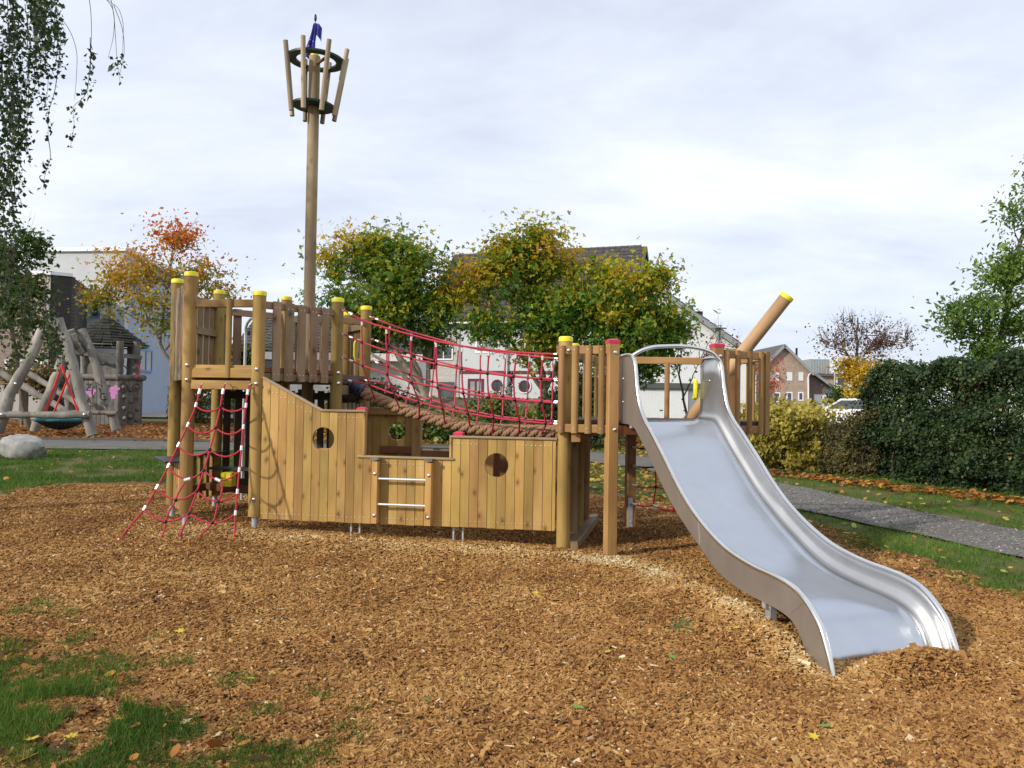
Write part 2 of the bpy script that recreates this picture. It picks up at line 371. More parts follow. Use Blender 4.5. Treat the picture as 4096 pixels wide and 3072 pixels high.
M_SHUT = plain('white_shutter', (.74, .73, .70), 0.6, amt=.03, bmp=0)
def brickmat(name, c1, c2, mort, sc=1.0, bw=.24, bh=.0813):
    m, t, b = newmat(name); br = t.nodes.new('ShaderNodeTexBrick'); c = nd(t, 'ShaderNodeTexCoord')
    t.links.new(c.outputs['UV'], br.inputs['Vector'])
    br.inputs['Scale'].default_value = 1; br.inputs['Brick Width'].default_value = bw; br.inputs['Row Height'].default_value = bh; br.inputs['Mortar Size'].default_value = .008
    br.inputs['Color1'].default_value = (*c1, 1); br.inputs['Color2'].default_value = (*c2, 1); br.inputs['Mortar'].default_value = (*mort, 1); br.inputs['Bias'].default_value = -.1
    n = noise(t, coords(t, rnd=False), 1.6, 4); col = mixc(t, 0.35, br.outputs['Color'], ramp(t, n, [(.3, (.35, .3, .27)), (.7, (1, 1, 1))]), 'MULTIPLY')
    t.links.new(col, b.inputs['Base Color']); b.inputs['Roughness'].default_value = .9; bump(t, b, br.outputs['Fac'], -.5, .008); return m
M_BRICKB = brickmat('buff_brick', (.48, .34, .245), (.36, .24, .165), (.46, .41, .36))
M_BRICKR = brickmat('red_brown_brick', (.21, .125, .10), (.14, .085, .075), (.26, .23, .21))
M_BRICKD = brickmat('dark_brick', (.052, .04, .043), (.035, .028, .032), (.07, .065, .065))
# stainless steel of the slide
def steel(name, base=.62, rough=.25, lo=.88, tint=(1, .985, .96)):
    m, t, b = newmat(name); c = coords(t, scale=(5, 90, 5), rnd=False)
    n = noise(t, c, 1.0, 4, .6); n2 = noise(t, coords(t, scale=(1, 1, .6), rnd=False), 3.2, 6, .65, .5)
    t.links.new(ramp(t, n2, [(.3, tuple(base * lo * q for q in tint)), (.7, tuple(base * 1.03 * q for q in tint))]), b.inputs['Base Color'])
    b.inputs['Metallic'].default_value = 1.0
    t.links.new(mathn(t, 'ADD', mathn(t, 'MULTIPLY', n, .03), mathn(t, 'ADD', mathn(t, 'MULTIPLY', n2, .05), rough - .04)), b.inputs['Roughness'])
    return m
M_STEEL = steel('sky_tinted_stainless_steel', .60, .22, .96, (.94, .98, 1.05)); M_STEELI = steel('matte_stainless_steel', .62, .38, .92); M_STEELW = steel('dull_stainless_sheet', .60, .48); M_RIM = steel('polished_stainless_tube', .76, .2)  # blue tint of the bed steel paints in the sky's reflection
# ------------------------------------------------------------------ ground
def gz0(x, y):
    return gz(x, y) - MOUND(np.asarray(x, float), np.asarray(y, float))
def vnoise(x, y, s, seed=0):
    r = np.random.default_rng(seed); T = r.random((64, 64))
    x = np.asarray(x, float) / s; y = np.asarray(y, float) / s
    xi = np.floor(x).astype(int); yi = np.floor(y).astype(int); fx = x - xi; fy = y - yi
    fx = fx * fx * (3 - 2 * fx); fy = fy * fy * (3 - 2 * fy)
    g = lambda a, b: T[a % 64, b % 64]
    return (g(xi, yi) * (1 - fx) + g(xi + 1, yi) * fx) * (1 - fy) + (g(xi, yi + 1) * (1 - fx) + g(xi + 1, yi + 1) * fx) * fy
def inpoly(x, y, P):
    x = np.asarray(x, float); y = np.asarray(y, float); r = np.zeros(x.shape, bool); n = len(P)
    for i in range(n):
        x0, y0 = P[i]; x1, y1 = P[(i + 1) % n]
        if y0 == y1: continue
        r ^= ((y0 > y) != (y1 > y)) & (x < (x1 - x0) * (y - y0) / (y1 - y0) + x0)
    return r
def GP(x, y):      # photo pixel on the ground -> (X, Y)
    d = ray(x, y); t = (0 - EYE.z) / d.z if d.z < 0 else 60
    for _ in range(25):
        p = EYE + d * t; t = t * 0.5 + 0.5 * ((float(gz0(p.x, p.y)) - EYE.z) / d.z)
    p = EYE + d * t; return (p.x, p.y)
def groundmat(name, stops, scale, detail=6, rough=.95, bstr=.6, bdist=.02, mix=None):
    m, t, b = newmat(name); c = coords(t, rnd=False)
    n = noise(t, c, scale, detail, .65); col = ramp(t, n, stops)
    if mix:
        n2 = noise(t, c, mix[0], 4, .6, .4); col = mixc(t, ramp(t, n2, [(mix[1], (0, 0, 0)), (mix[2], (1, 1, 1))]), col, mix[3])
    t.links.new(col, b.inputs['Base Color']); b.inputs['Roughness'].default_value = rough; b.inputs['Specular IOR Level'].default_value = .2
    bump(t, b, n, bstr, bdist); return m
M_LAWN = groundmat('lawn', [(.3, (.050, .058, .018)), (.5, (.075, .105, .024)), (.72, (.12, .15, .038))], 26, mix=(1.7, .40, .62, (.13, .098, .042)))
M_CHIPG = groundmat('chip_bed', [(.32, (.05, .022, .009)), (.5, (.15, .07, .025)), (.7, (.30, .165, .06))], 34)
M_GRAV = groundmat('path_gravel_bed', [(.3, (.07, .067, .062)), (.5, (.155, .15, .14)), (.72, (.32, .31, .285))], 40, mix=(1.2, .35, .75, (.115, .105, .092)))
M_PLAYG = groundmat('play_chips_bed', [(.3, (.05, .025, .012)), (.5, (.15, .075, .03)), (.72, (.30, .15, .05))], 16)
M_ASPH = groundmat('asphalt', [(.3, (.10, .10, .105)), (.7, (.17, .17, .175))], 30)
M_PAVE = groundmat('pale_paving', [(.3, (.27, .255, .24)), (.7, (.38, .36, .34))], 12)
def grid_sheet(name, xs, ys, zf, mat, mask=None, smooth=True):
    X, Y = np.meshgrid(xs, ys); Z = zf(X, Y); nx, ny = len(xs), len(ys)
    I = np.arange(nx * ny).reshape(ny, nx)
    F = np.stack([I[:-1, :-1], I[:-1, 1:], I[1:, 1:], I[1:, :-1]], -1).reshape(-1, 4)
    V = np.stack([X, Y, Z], -1).reshape(-1, 3)
    if mask is not None:
        cx = V[F].mean(1); F = F[mask(cx[:, 0], cx[:, 1])]
        u, inv = np.unique(F, return_inverse=True); V = V[u]; F = inv.reshape(-1, 4)
    o = place(name, np_mesh(name, V, F, mat, smooth=smooth), None); o['kind'] = 'structure'; return o
xs = np.r_[-900, -400, -150, -80, -50, np.arange(-40, 40.1, .5), 50, 80, 150, 400, 900]
ys = np.r_[-200, -60, -20, np.arange(-6, 45.1, .5), np.arange(47, 101, 3), 115, 150, 300, 600, 1400]
grid_sheet('lawn', xs, ys, gz0, M_LAWN)
CHIP_L = [GP(*p) for p in [(1420, 3290), (1210, 3070), (1000, 2960), (860, 2900), (600, 2790), (400, 2660), (130, 2590), (-100, 2500), (-700, 2300), (-900, 2130), (-300, 2020), (0, 1989), (80, 1965), (320, 1933), (510, 1937), (650, 1941)]]
CHIP_R = [GP(*p) for p in [(2250, 1972), (2400, 1985), (2560, 2003), (2800, 2030), (3050, 2060), (3283, 2130), (3538, 2228), (3810, 2338), (4096, 2418), (5000, 2720)]]
CHIP = CHIP_L + CHIP_R + [(6.2, 2.0), (5, 1.2), (1.2, 1.2)]
def chipmask(x, y):
    jx = (vnoise(x, y, .35, 3) - .5) * .45 + (vnoise(x, y, .1, 4) - .5) * .2; jy = (vnoise(x, y, .35, 5) - .5) * .45 + (vnoise(x, y, .1, 6) - .5) * .2
    return inpoly(np.asarray(x) + jx, np.asarray(y) + jy, CHIP)
grid_sheet('wood_chip_ground', np.arange(-12, 8.5, .07), np.arange(1.0, 14.6, .07), lambda x, y: gz(x, y) + .022 + .016 * (vnoise(x, y, .3, 1) - .5), M_CHIPG, chipmask)
# gravel path
PN = [(6.9, 4.5), (6.0, 6.6), (5.55, 8.4), (5.0, 10.2), (4.3, 12.0), (3.55, 14.6), (2.65, 18.2), (1.2, 19.9), (-3, 20.8), (-10, 20.7), (-18, 20.2), (-34, 19.5)]
PF = [(9.0, 5.6), (7.9, 7.6), (6.95, 9.6), (6.2, 11.6), (5.6, 13.8), (5.0, 16.2), (4.0, 20.0), (2.2, 22.3), (-3, 23.5), (-10, 23.7), (-18, 23.3), (-34, 22.5)]
pn = spline([(*p, 0) for p in PN], 90); pf = spline([(*p, 0) for p in PF], 90)
V, F = [], []
for i in range(90):
    for k in range(7):
        q = pn[i].lerp(pf[i], k / 6); w = .05 * math.sin(i * 2.1 + k) if k in (0, 6) else 0
        V.append((q.x + w, q.y, float(gz0(q.x, q.y)) + .03))
for i in range(89):
    for k in range(6): F.append((i * 7 + k, i * 7 + k + 1, i * 7 + k + 8, i * 7 + k + 7))
PATHPOLY = [(p.x, p.y) for p in pn] + [(p.x, p.y) for p in reversed(pf)]
place('gravel_path', np_mesh('gravel_path', V, F, M_GRAV, smooth=True), None)['kind'] = 'structure'
mb = MB(); ed = [p for p in pf if p.x < 1.0]
for a, b_ in zip(ed[:-1], ed[1:]): mb.bar(G(a.x, a.y, .03), G(b_.x, b_.y, .03), .05, .14)
mb.build('path_edging_board', M_EDGE, None)['kind'] = 'structure'
grid_sheet('play_area_chip_ground', np.arange(-24, -5.4, .25), np.arange(23.2, 36, .25), lambda x, y: gz0(x, y) + .03 + .03 * (vnoise(x, y, .8, 8) - .5), M_PLAYG,
           lambda x, y: inpoly(x, y, [(-24, 23.1), (-18, 23.4), (-10, 23.9), (-6.2, 23.85), (-6.0, 27), (-8, 31), (-9, 36), (-24, 36)]))
grid_sheet('soil_mound', np.arange(-4.5, 1.6, .2), np.arange(24, 31, .2), lambda x, y: gz0(x, y) + .04 + .12 * vnoise(x, y, .9, 12), M_SOIL,
           lambda x, y: ((x + 1.4) / 2.6) ** 2 + ((y - 27.7) / 2.4) ** 2 < 1 + .5 * (vnoise(x, y, .7, 2) - .5))
grid_sheet('street', np.arange(10, 52, 2), np.arange(44, 96, 2), lambda x, y: gz0(x, y) + .06, M_ASPH, lambda x, y: inpoly(x, y, [(13, 45), (24, 45), (48, 86), (48, 94), (26, 94), (25, 75)]))
grid_sheet('paved_yard', np.arange(-24, -9, .5), np.arange(39, 48, .5), lambda x, y: gz0(x, y) + .07, M_PAVE)

# ------------------------------------------------------------------ instanced litter (one uncountable mass each)
def inst(name, pts, rot, scl, tint, prim, mat):
    me = bpy.data.meshes.new(name); n = len(pts)
    me.vertices.add(n); me.vertices.foreach_set('co', np.asarray(pts, np.float32).ravel())
    for nm, ty, a in (('rot', 'FLOAT_VECTOR', rot), ('scl', 'FLOAT_VECTOR', scl)):
        t = me.attributes.new(nm, ty, 'POINT'); t.data.foreach_set('vector', np.asarray(a, np.float32).ravel())
    t = me.attributes.new('tint', 'FLOAT', 'POINT'); t.data.foreach_set('value', np.asarray(tint, np.float32))
    o = place(name, me, None); o['kind'] = 'stuff'
    g = bpy.data.node_groups.new(name, 'GeometryNodeTree')
    g.interface.new_socket('Geometry', in_out='INPUT', socket_type='NodeSocketGeometry'); g.interface.new_socket('Geometry', in_out='OUTPUT', socket_type='NodeSocketGeometry')
    gi = g.nodes.new('NodeGroupInput'); go = g.nodes.new('NodeGroupOutput'); ip = g.nodes.new('GeometryNodeInstanceOnPoints')
    if prim == 'cube':
        p = g.nodes.new('GeometryNodeMeshCube'); p.inputs['Size'].default_value = (1, 1, 1)
    elif prim == 'blade':
        p = g.nodes.new('GeometryNodeMeshCone'); p.fill_type = 'NONE'; p.inputs['Vertices'].default_value = 3; p.inputs['Radius Top'].default_value = 0.02; p.inputs['Radius Bottom'].default_value = .5; p.inputs['Depth'].default_value = 1
    else:
        p = g.nodes.new('GeometryNodeMeshCircle'); p.fill_type = 'TRIANGLE_FAN'; p.inputs['Vertices'].default_value = 6; p.inputs['Radius'].default_value = .5
    sm = g.nodes.new('GeometryNodeSetMaterial'); sm.inputs['Material'].default_value = mat
    g.links.new(p.outputs['Mesh'], sm.inputs[0]); g.links.new(sm.outputs[0], ip.inputs['Instance']); g.links.new(gi.outputs[0], ip.inputs['Points'])
    for nm, soc in (('rot', 'Rotation'), ('scl', 'Scale')):
        a = g.nodes.new('GeometryNodeInputNamedAttribute'); a.data_type = 'FLOAT_VECTOR'; a.inputs['Name'].default_value = nm
        src = a.outputs[0]
        if soc == 'Rotation':
            c = g.nodes.new('FunctionNodeEulerToRotation'); g.links.new(src, c.inputs[0]); src = c.outputs[0]
        g.links.new(src, ip.inputs[soc])
    g.links.new(ip.outputs[0], go.inputs[0])
    md = o.modifiers.new('scatter', 'NODES'); md.node_group = g; return o
def seg_dist(x, y, pts):
    d = np.full(x.shape, 9.)
    for (a, b), (c, e_) in zip(pts[:-1], pts[1:]):
        vx, vy = c - a, e_ - b; t = np.clip(((x - a) * vx + (y - b) * vy) / (vx * vx + vy * vy), 0, 1); d = np.minimum(d, np.hypot(x - a - t * vx, y - b - t * vy))
    return d
def in_view(x, y, m=.5):
    return (y > 3.0) & (np.abs(x) < y * .655 + m)
M_CHIP = instmat('wood_chip', [(0, (.04, .018, .009)), (.2, (.17, .072, .022)), (.42, (.31, .155, .047)), (.62, (.42, .245, .085)), (.82, (.53, .36, .155)), (1, (.64, .54, .36))], .8)
def scatter(n, x0, x1, y0, y1, mask, seed, near=1.6):
    r = np.random.default_rng(seed); u = r.random(n)
    # denser close to the viewer
    a, b = y0 ** (1 - near), y1 ** (1 - near); y = (a + u * (b - a)) ** (1 / (1 - near)); x = x0 + (x1 - x0) * r.random(n)
    k = mask(x, y) & in_view(x, y); return x[k], y[k], r
cx, cy, r = scatter(620000, -9.5, 8, 3.0, 13.6, chipmask, 11, 1.35)
n = len(cx)
Z1 = [(-3.75, 8.75), (-3.0, 8.75), (-1.5, 8.55), (.1, 8.2), (.9, 8.05)]
Z2 = [GP(*p) for p in [(2420, 2240), (2600, 2290), (2800, 2370), (2980, 2450), (3130, 2550), (3270, 2680)]]
pale = np.exp(-(seg_dist(cx, cy, Z1) / .22) ** 2) + 1.1 * np.exp(-(seg_dist(cx, cy, Z2) / .26) ** 2) + .5 * np.exp(-(((cx + 3.6) ** 2 + (cy - 9.3) ** 2) / .3))
patch = vnoise(cx, cy, .55, 21) - .5 + .7 * (vnoise(cx, cy, .16, 22) - .5)
tint = .415 + .125 * r.standard_normal(n) + .17 * patch + .30 * np.clip(pale, 0, 1.2) * (.55 + .9 * vnoise(cx, cy, .2, 23))
tint = np.where(r.random(n) < .012, r.random(n) * .12, tint); tint = np.where(r.random(n) < .010, .9 + .1 * r.random(n), tint)
ln = .030 * np.exp(.34 * r.standard_normal(n)); wd = ln * (.17 + .26 * r.random(n)); th = .004 + .004 * r.random(n)
big = r.random(n) < .014; ln = np.where(big, ln * 1.7, ln); wd = np.where(big, wd * 1.5, wd)
czz = gz(cx, cy) + .024 + .016 * (vnoise(cx, cy, .3, 1) - .5) + .014 * r.random(n)
inst('wood_chips', np.c_[cx, cy, czz], np.c_[.5 * r.standard_normal(n), .33 * r.standard_normal(n), 6.283 * r.random(n)], np.c_[ln, wd, th], np.clip(tint, 0, 1), 'cube', M_CHIP)
# grass
M_GRASS = instmat('grass_blade', [(0, (.045, .095, .016)), (.4, (.10, .205, .030)), (.7, (.17, .29, .045)), (.9, (.28, .33, .07)), (1, (.34, .29, .12))], .6, .15, .35)
def notchip(x, y): return ~chipmask(x, y) & ~inpoly(x, y, PATHPOLY)
def grass(name, N_, x0, x1, y0, y1, mask, seed, hgt, wid, near=1.7, ns=.28, bald=.0):
    gx, gy, r = scatter(N_, x0, x1, y0, y1, mask, seed, near)
    keep = vnoise(gx, gy, ns, seed + 1) * .6 + vnoise(gx, gy, ns * .33, seed + 2) * .4 > bald; gx, gy = gx[keep], gy[keep]; n = len(gx)
    h = hgt * np.exp(.35 * r.standard_normal(n)) * (.6 + .8 * vnoise(gx, gy, .3, seed + 1)); rot = np.c_[.5 * r.standard_normal(n), .5 * r.standard_normal(n), 6.283 * r.random(n)]
    ti = .42 + .18 * r.standard_normal(n) + .35 * (vnoise(gx, gy, .8, seed + 3) - .5)
    inst(name, np.c_[gx, gy, gz0(gx, gy) + h * .35], rot, np.c_[wid * (1 + 0 * h), wid * .35 * (1 + 0 * h), h], np.clip(ti, 0, 1), 'blade', M_GRASS)
grass('corner_grass', 240000, -4.2, .1, 3.0, 6.2, lambda x, y: ~chipmask(x + .15 * (vnoise(x, y, .2, 33) - .5), y) | ((vnoise(x, y, .25, 34) > .62) & ~inpoly(x - .45, y - .35, CHIP)), 41, .042, .0046, 1.3, ns=.17, bald=.43)
grass('lawn_grass', 170000, -15, -2, 12.4, 21, notchip, 51, .05, .010, 1.6, ns=.5, bald=.42)
grass('verge_grass', 240000, 1.0, 12, 5.2, 20.5, notchip, 61, .045, .0085, 1.6, ns=.4, bald=.40)
# litter chips strewn over the corner grass
lx, ly, r = scatter(150000, -4.8, -.2, 3.0, 6.9, lambda x, y: ~chipmask(x, y) & (vnoise(x, y, .5, 72) * .6 + vnoise(x, y, .12, 73) * .4 > .26), 71, 1.2); n = len(lx)
inst('strewn_wood_chips', np.c_[lx, ly, gz(lx, ly) + .012 + .012 * r.random(n)], np.c_[.3 * r.standard_normal(n), .3 * r.standard_normal(n), 6.283 * r.random(n)], np.c_[.018 + .03 * r.random(n), .008 + .014 * r.random(n), .003 + .003 * r.random(n)], np.clip(.33 + .17 * r.standard_normal(n), 0, 1), 'cube', M_CHIP)
vx, vy, r = scatter(60000, 2.4, 9, 5.5, 12.8, lambda x, y: ~chipmask(x, y) & ~inpoly(x, y, PATHPOLY) & (vnoise(x, y, .4, 76) * .6 + vnoise(x, y, .13, 77) * .4 > .18 + 1.5 * seg_dist(x, y, CHIP_R)), 75, 1.4); n = len(vx)
inst('verge_strewn_chips', np.c_[vx, vy, gz(vx, vy) + .02 + .015 * r.random(n)], np.c_[.3 * r.standard_normal(n), .3 * r.standard_normal(n), 6.283 * r.random(n)], np.c_[.022 + .03 * r.random(n), .008 + .01 * r.random(n), .003 + .003 * r.random(n)], np.clip(.33 + .16 * r.standard_normal(n), 0, 1), 'cube', M_CHIP)
# leaf litter
M_LITTER = instmat('leaf_litter', [(0, (.10, .045, .018)), (.3, (.30, .11, .025)), (.55, (.50, .23, .04)), (.8, (.58, .40, .06)), (1, (.40, .42, .08))], .6, .3, .25)
def litter(name, x, y, r, size, dz, tint, lift=.02):
    n = len(x); s = size * np.exp(.3 * r.standard_normal(n))
    inst(name, np.c_[x, y, gz0(x, y) + dz + lift * r.random(n)], np.c_[.35 * r.standard_normal(n), .35 * r.standard_normal(n), 6.283 * r.random(n)], np.c_[s, s * .75, s], np.clip(tint, 0, 1), 'leaf', M_LITTER)
r = np.random.default_rng(81)
HB = [(4.3, 19.0), (5.0, 18.0), (6.3, 16.2), (7.2, 14.7), (8.4, 13.2), (9.6, 12.0)]
tt = r.random(2400) * (len(HB) - 1); ii = tt.astype(int); fr = tt - ii; hb = np.array(HB)
hx = hb[ii, 0] * (1 - fr) + hb[ii + 1, 0] * fr + r.normal(0, .24, 2400); hy = hb[ii, 1] * (1 - fr) + hb[ii + 1, 1] * fr + r.normal(0, .24, 2400)
litter('hedge_leaf_litter', hx, hy, r, .085, .03, .36 + .2 * r.standard_normal(2400), .05)
n = 1500; hx = r.uniform(1, 11, n); hy = r.uniform(7, 20, n); k = notchip(hx, hy); litter('verge_leaf_litter', hx[k], hy[k], r, .07, .035, .62 + .25 * r.standard_normal(k.sum()))
n = 1600; hx = r.uniform(-.5, 4.5, n); hy = r.uniform(12.5, 24.5, n); k = notchip(hx, hy); litter('lawn_leaf_litter', hx[k], hy[k], r, .09, .035, .62 + .22 * r.standard_normal(k.sum()))
n = 9000; hx = r.uniform(-23, -5.6, n); hy = r.uniform(23.6, 34, n); litter('play_area_leaf_litter', hx, hy, r, .09, .045, .36 + .16 * r.standard_normal(n), .03)
n = 700; hx = r.uniform(-13, -2, n); hy = r.uniform(12.5, 20, n); k = notchip(hx, hy); k &= r.random(n) < .35; litter('left_lawn_leaf_litter', hx[k], hy[k], r, .075, .04, .45 + .25 * r.standard_normal(k.sum()))
n = 380; hx = r.uniform(-3.6, -.6, n); hy = r.uniform(3.1, 6, n); k = ~inpoly(hx, hy, CHIP); litter('corner_leaf_litter', hx[k], hy[k], r, .045, .03, .22 + .2 * r.standard_normal(k.sum()), .03)
n = 6500; hx = r.uniform(-7.5, 6.5, n); hy = r.uniform(23.8, 29.5, n); k = ~(((hx + 1.4) / 2.3) ** 2 + ((hy - 27.2) / 2.0) ** 2 < 1); litter('bank_leaf_litter', hx[k], hy[k], r, .12, .05, .60 + .25 * r.standard_normal(k.sum()), .10)
n = 14000; px_, py_ = r.uniform(3.5, 8.5, n), r.uniform(7.5, 18, n); k = inpoly(px_, py_, PATHPOLY)
M_STONE = instmat('path_stone_chip', [(0, (.07, .065, .062)), (.5, (.20, .18, .17)), (1, (.48, .45, .42))], .9)
inst('path_gravel', np.c_[px_, py_, gz0(px_, py_) + .032][k], np.c_[r.normal(0, .3, n), r.normal(0, .3, n), r.random(n) * 6.28][k], np.c_[.014 + .02 * r.random(n), .009 + .010 * r.random(n), .007 + 0 * px_][k], np.clip(.36 + .22 * r.standard_normal(n), 0, 1)[k], 'cube', M_STONE)
# ------------------------------------------------------------------ the ship (frame u along the hull, v away from the viewer)
TH = R_(-10); SU = Vector((math.cos(TH), math.sin(TH), 0)); SV = Vector((-math.sin(TH), math.cos(TH), 0)); SO = Vector((.57, 8.56, 0))
ZV = Vector((0, 0, 1))
def S(u, v, z): return SO + SU * u + SV * v + ZV * z
def uv_of(p): q = Vector(p) - SO; return q.dot(SU), q.dot(SV)
def SP(x, y, v): return OP(x, y, S(0, v, 0), SV)
BOLT = mesh('bolt', *lathe([(.018, 0), (.018, .004), (.013, .009), (.007, .012)], 8), M_BOLT, 40)
def bolt(parent, p, nrm, s=1.0):
    M = frame(p, nrm, (0, 0, 1)) @ Matrix.Scale(s, 4); return place('bolt', BOLT, parent, M)
SCREW = mesh('screw', *lathe([(.006, 0), (.006, .002), (.003, .003)], 6), M_BOLT)
CAPS = {}
def round_cap(parent, top, r, mat=M_YEL, name='cap'):
    k = (round(r, 4), mat.name)
    if k not in CAPS: CAPS[k] = mesh(name, *lathe([(r * 1.05, -.045), (r * 1.07, -.043), (r * 1.07, 0), (r * 1.0, .008), (r * .8, .013)], 20), mat, 35)
    return place(name, CAPS[k], parent, Matrix.Translation(Vector(top)))
def square_cap(parent, top, w, ang, mat=M_REDP):
    k = ('sq', round(w, 4))
    if k not in CAPS:
        h = w / 2 * 1.06; v = [(-h, -h, -.03), (h, -h, -.03), (h, h, -.03), (-h, h, -.03), (-h, -h, .004), (h, -h, .004), (h, h, .004), (-h, h, .004), (-h*.35, -h*.35, .02), (h*.35, -h*.35, .02), (h*.35, h*.35, .02), (-h*.35, h*.35, .02)]
        f = [(0, 1, 5, 4), (1, 2, 6, 5), (2, 3, 7, 6), (3, 0, 4, 7), (4, 5, 9, 8), (5, 6, 10, 9), (6, 7, 11, 10), (7, 4, 8, 11), (8, 9, 10, 11), (3, 2, 1, 0)]
        CAPS[k] = mesh('cap', v, f, mat)
    return place('cap', CAPS[k], parent, Matrix.Translation(Vector(top)) @ Matrix.Rotation(ang, 4, 'Z'))

# ---- hull
hull = thing('ship_hull', 'honey wooden ship hull of upright planks with two round portholes', 'play ship', S(-1.75, 0, .03))
HROT = Matrix.Rotation(TH, 4, 'Z')
def hull_plank(u0, u1, zb, ztf, v0, t, mat, circ=None, name='plank', parent=None):
    """upright board between u0 and u1 with bottom zb, top ztf(u), optional round hole (cu, cz, r)"""
    parent = parent or hull; g = .0026; a, b = u0 + g, u1 - g; mid = (a + b) / 2; zm = (zb + ztf(mid)) / 2
    us = [a, b]
    if circ:
        cu, cz, rr = circ
        us += [cu + rr * math.cos(math.pi * k / 24) for k in range(25) if a < cu + rr * math.cos(math.pi * k / 24) < b]
    us = sorted(us); hole = lambda u: math.sqrt(max(0, circ[2] ** 2 - (u - circ[0]) ** 2)) if circ else 0
    c = .003; mb = MB()
    def strip(lo, hi):
        V = []; F = []; n = len(us)
        for k, u in enumerate(us):
            d = 0.0
            V += [(u, v0, lo(u)), (u, v0, hi(u)), (u, v0 + t, hi(u)), (u, v0 + t, lo(u))]
        for k in range(n - 1):
            i = 4 * k
            F += [(i, i + 4, i + 5, i + 1), (i + 3, i + 2, i + 6, i + 7), (i + 1, i + 5, i + 6, i + 2), (i, i + 3, i + 7, i + 4)]
        F += [(0, 1, 2, 3), (4 * n - 4, 4 * n - 1, 4 * n - 2, 4 * n - 3)]
        mb.add(V, F)
    if circ and any(hole(u) > 1e-4 for u in us):
        strip(lambda u: zb, lambda u: circ[1] - max(hole(u), 1e-4)); strip(lambda u: circ[1] + max(hole(u), 1e-4), ztf)
    else: strip(lambda u: zb, ztf)
    M = Matrix.Translation(S(mid, v0, zm)) @ HROT
    me = mesh(name, [(p.x - mid, p.y - v0, p.z - zm) for p in mb.v], mb.f, mat)
    o = place(name, me, parent, M)
    for dz in ((zb + .06, ) if circ else (zb + .06, min(ztf(a), ztf(b)) - .06)):
        for du in (-.028, .028):
            if abs(u1 - u0) > .07: place('screw', SCREW, o, Matrix.Translation(S(mid + du, v0 - .0005, dz)) @ HROT @ Matrix.Rotation(R_(90), 4, 'X'))
    return o
zl = lambda u: 1.815 + (min(u, -2.755) + 3.452) * (1.458 - 1.815) / (.697)
n = 12; P1 = (-2.721, 1.154, .131)
for i in range(n):
    a = -3.468 + i * 1.222 / n; b = a + 1.222 / n; dv = random.uniform(-.0025, .0025)
    hull_plank(a, b, .229 + random.uniform(-.004, .004), zl, -.03 + dv, .03, M_HULL, P1 if a < P1[0] + P1[2] and b > P1[0] - P1[2] else None)
for i in range(10):
    a = -2.246 + i * 1.014 / 10; hull_plank(a, a + .1014, .230 + random.uniform(-.004, .004), lambda u: .955, -.03 + random.uniform(-.0025, .0025), .03, M_HULL)
P2 = (-.73, .917, .13)
edges = [-1.232 + i * .1008 for i in range(12)] + [-.085]
for a, b in zip(edges[:-1], edges[1:]):
    hull_plank(a, b, .233 + random.uniform(-.004, .004), lambda u: 1.197, -.03 + random.uniform(-.0025, .0025), .03, M_HULL, P2 if a < P2[0] + P2[2] and b > P2[0] - P2[2] else None)
def rail(name, u0, z0, u1, z1, v=-.018, w=.062, t=.026, mat=M_TRIM, parent=None): return beam(name, parent or hull, S(u0, v, z0), S(u1, v, z1), w, t, mat, (0, 0, 1))
rail('capping_rail', -3.462, 1.836, -2.748, 1.474); rail('capping_rail', -2.75, 1.472, -2.225, 1.474)
rail('capping_rail', -2.31, .968, -1.205, .968); rail('capping_rail', -1.255, 1.211, -.072, 1.213)
beam('end_trim', hull, S(-2.234, -.018, .983), S(-2.234, -.018, 1.459), .024, .06, M_HULL, SV)
beam('end_trim', hull, S(-1.241, -.018, .983), S(-1.241, -.018, 1.197), .024, .06, M_HULL, SV)
for u, z in ((-2.30, 1.475), (-1.175, 1.225)):
    p = beam('frame_post', hull, S(u, .062, .245), S(u, .062, z), .095, .095, M_RED, SV); square_cap(p, S(u, .062, z + .025), .1, TH)
for u in (-2.40, -2.30, -1.215, -1.11): beam('steel_foot', hull, S(u, .05, -.15), S(u, .05, .34), .02, .006, M_GALV, SV)
for u0, u1, z in ((-3.44, -2.4, .42), (-3.44, -2.4, 1.0), (-2.2, -1.24, .42), (-1.1, -.1, .42), (-1.1, -.1, 1.08), (-2.2, -1.24, .86)):
    beam('cross_rail', hull, S(u0, .03, z), S(u1, .03, z), .09, .045, M_RED, SV)
# back wall, seen over the low middle and through the portholes
PB = (-2.50, 1.18, .125); V2 = 1.93
eb = [-2.96 + i * .115 for i in range(7)]
for a, b in zip(eb[:-1], eb[1:]): hull_plank(a, b, .2, lambda u: 1.43, V2, .03, M_HULL, PB if a < PB[0] + PB[2] and b > PB[0] - PB[2] else None)
eb = [-2.14 + i * .115 for i in range(9)]
for a, b in zip(eb[:-1], eb[1:]): hull_plank(a, b, .2, lambda u: .93, V2, .03, M_TOWER)
eb = [-1.22 + i * .113 for i in range(12)]
for a, b in zip(eb[:-1], eb[1:]): hull_plank(a, b, .2, lambda u: 1.19, V2, .03, M_DARKRED)  # darker wood paints in the shade inside the hull
beam('back_rail', hull, S(-2.96, 1.90, 1.45), S(-2.27, 1.90, 1.45), .10, .05, M_RED, SV); beam('back_rail', hull, S(-2.72, 1.90, .93), S(-2.27, 1.90, .93), .10, .05, M_DARKRED, SV)
beam('back_rail', hull, S(-2.14, 1.90, .875), S(-1.2, 1.90, .875), .11, .05, M_DARKRED, SV); rail('capping_rail', -2.14, .968, -1.2, .968, 1.93)
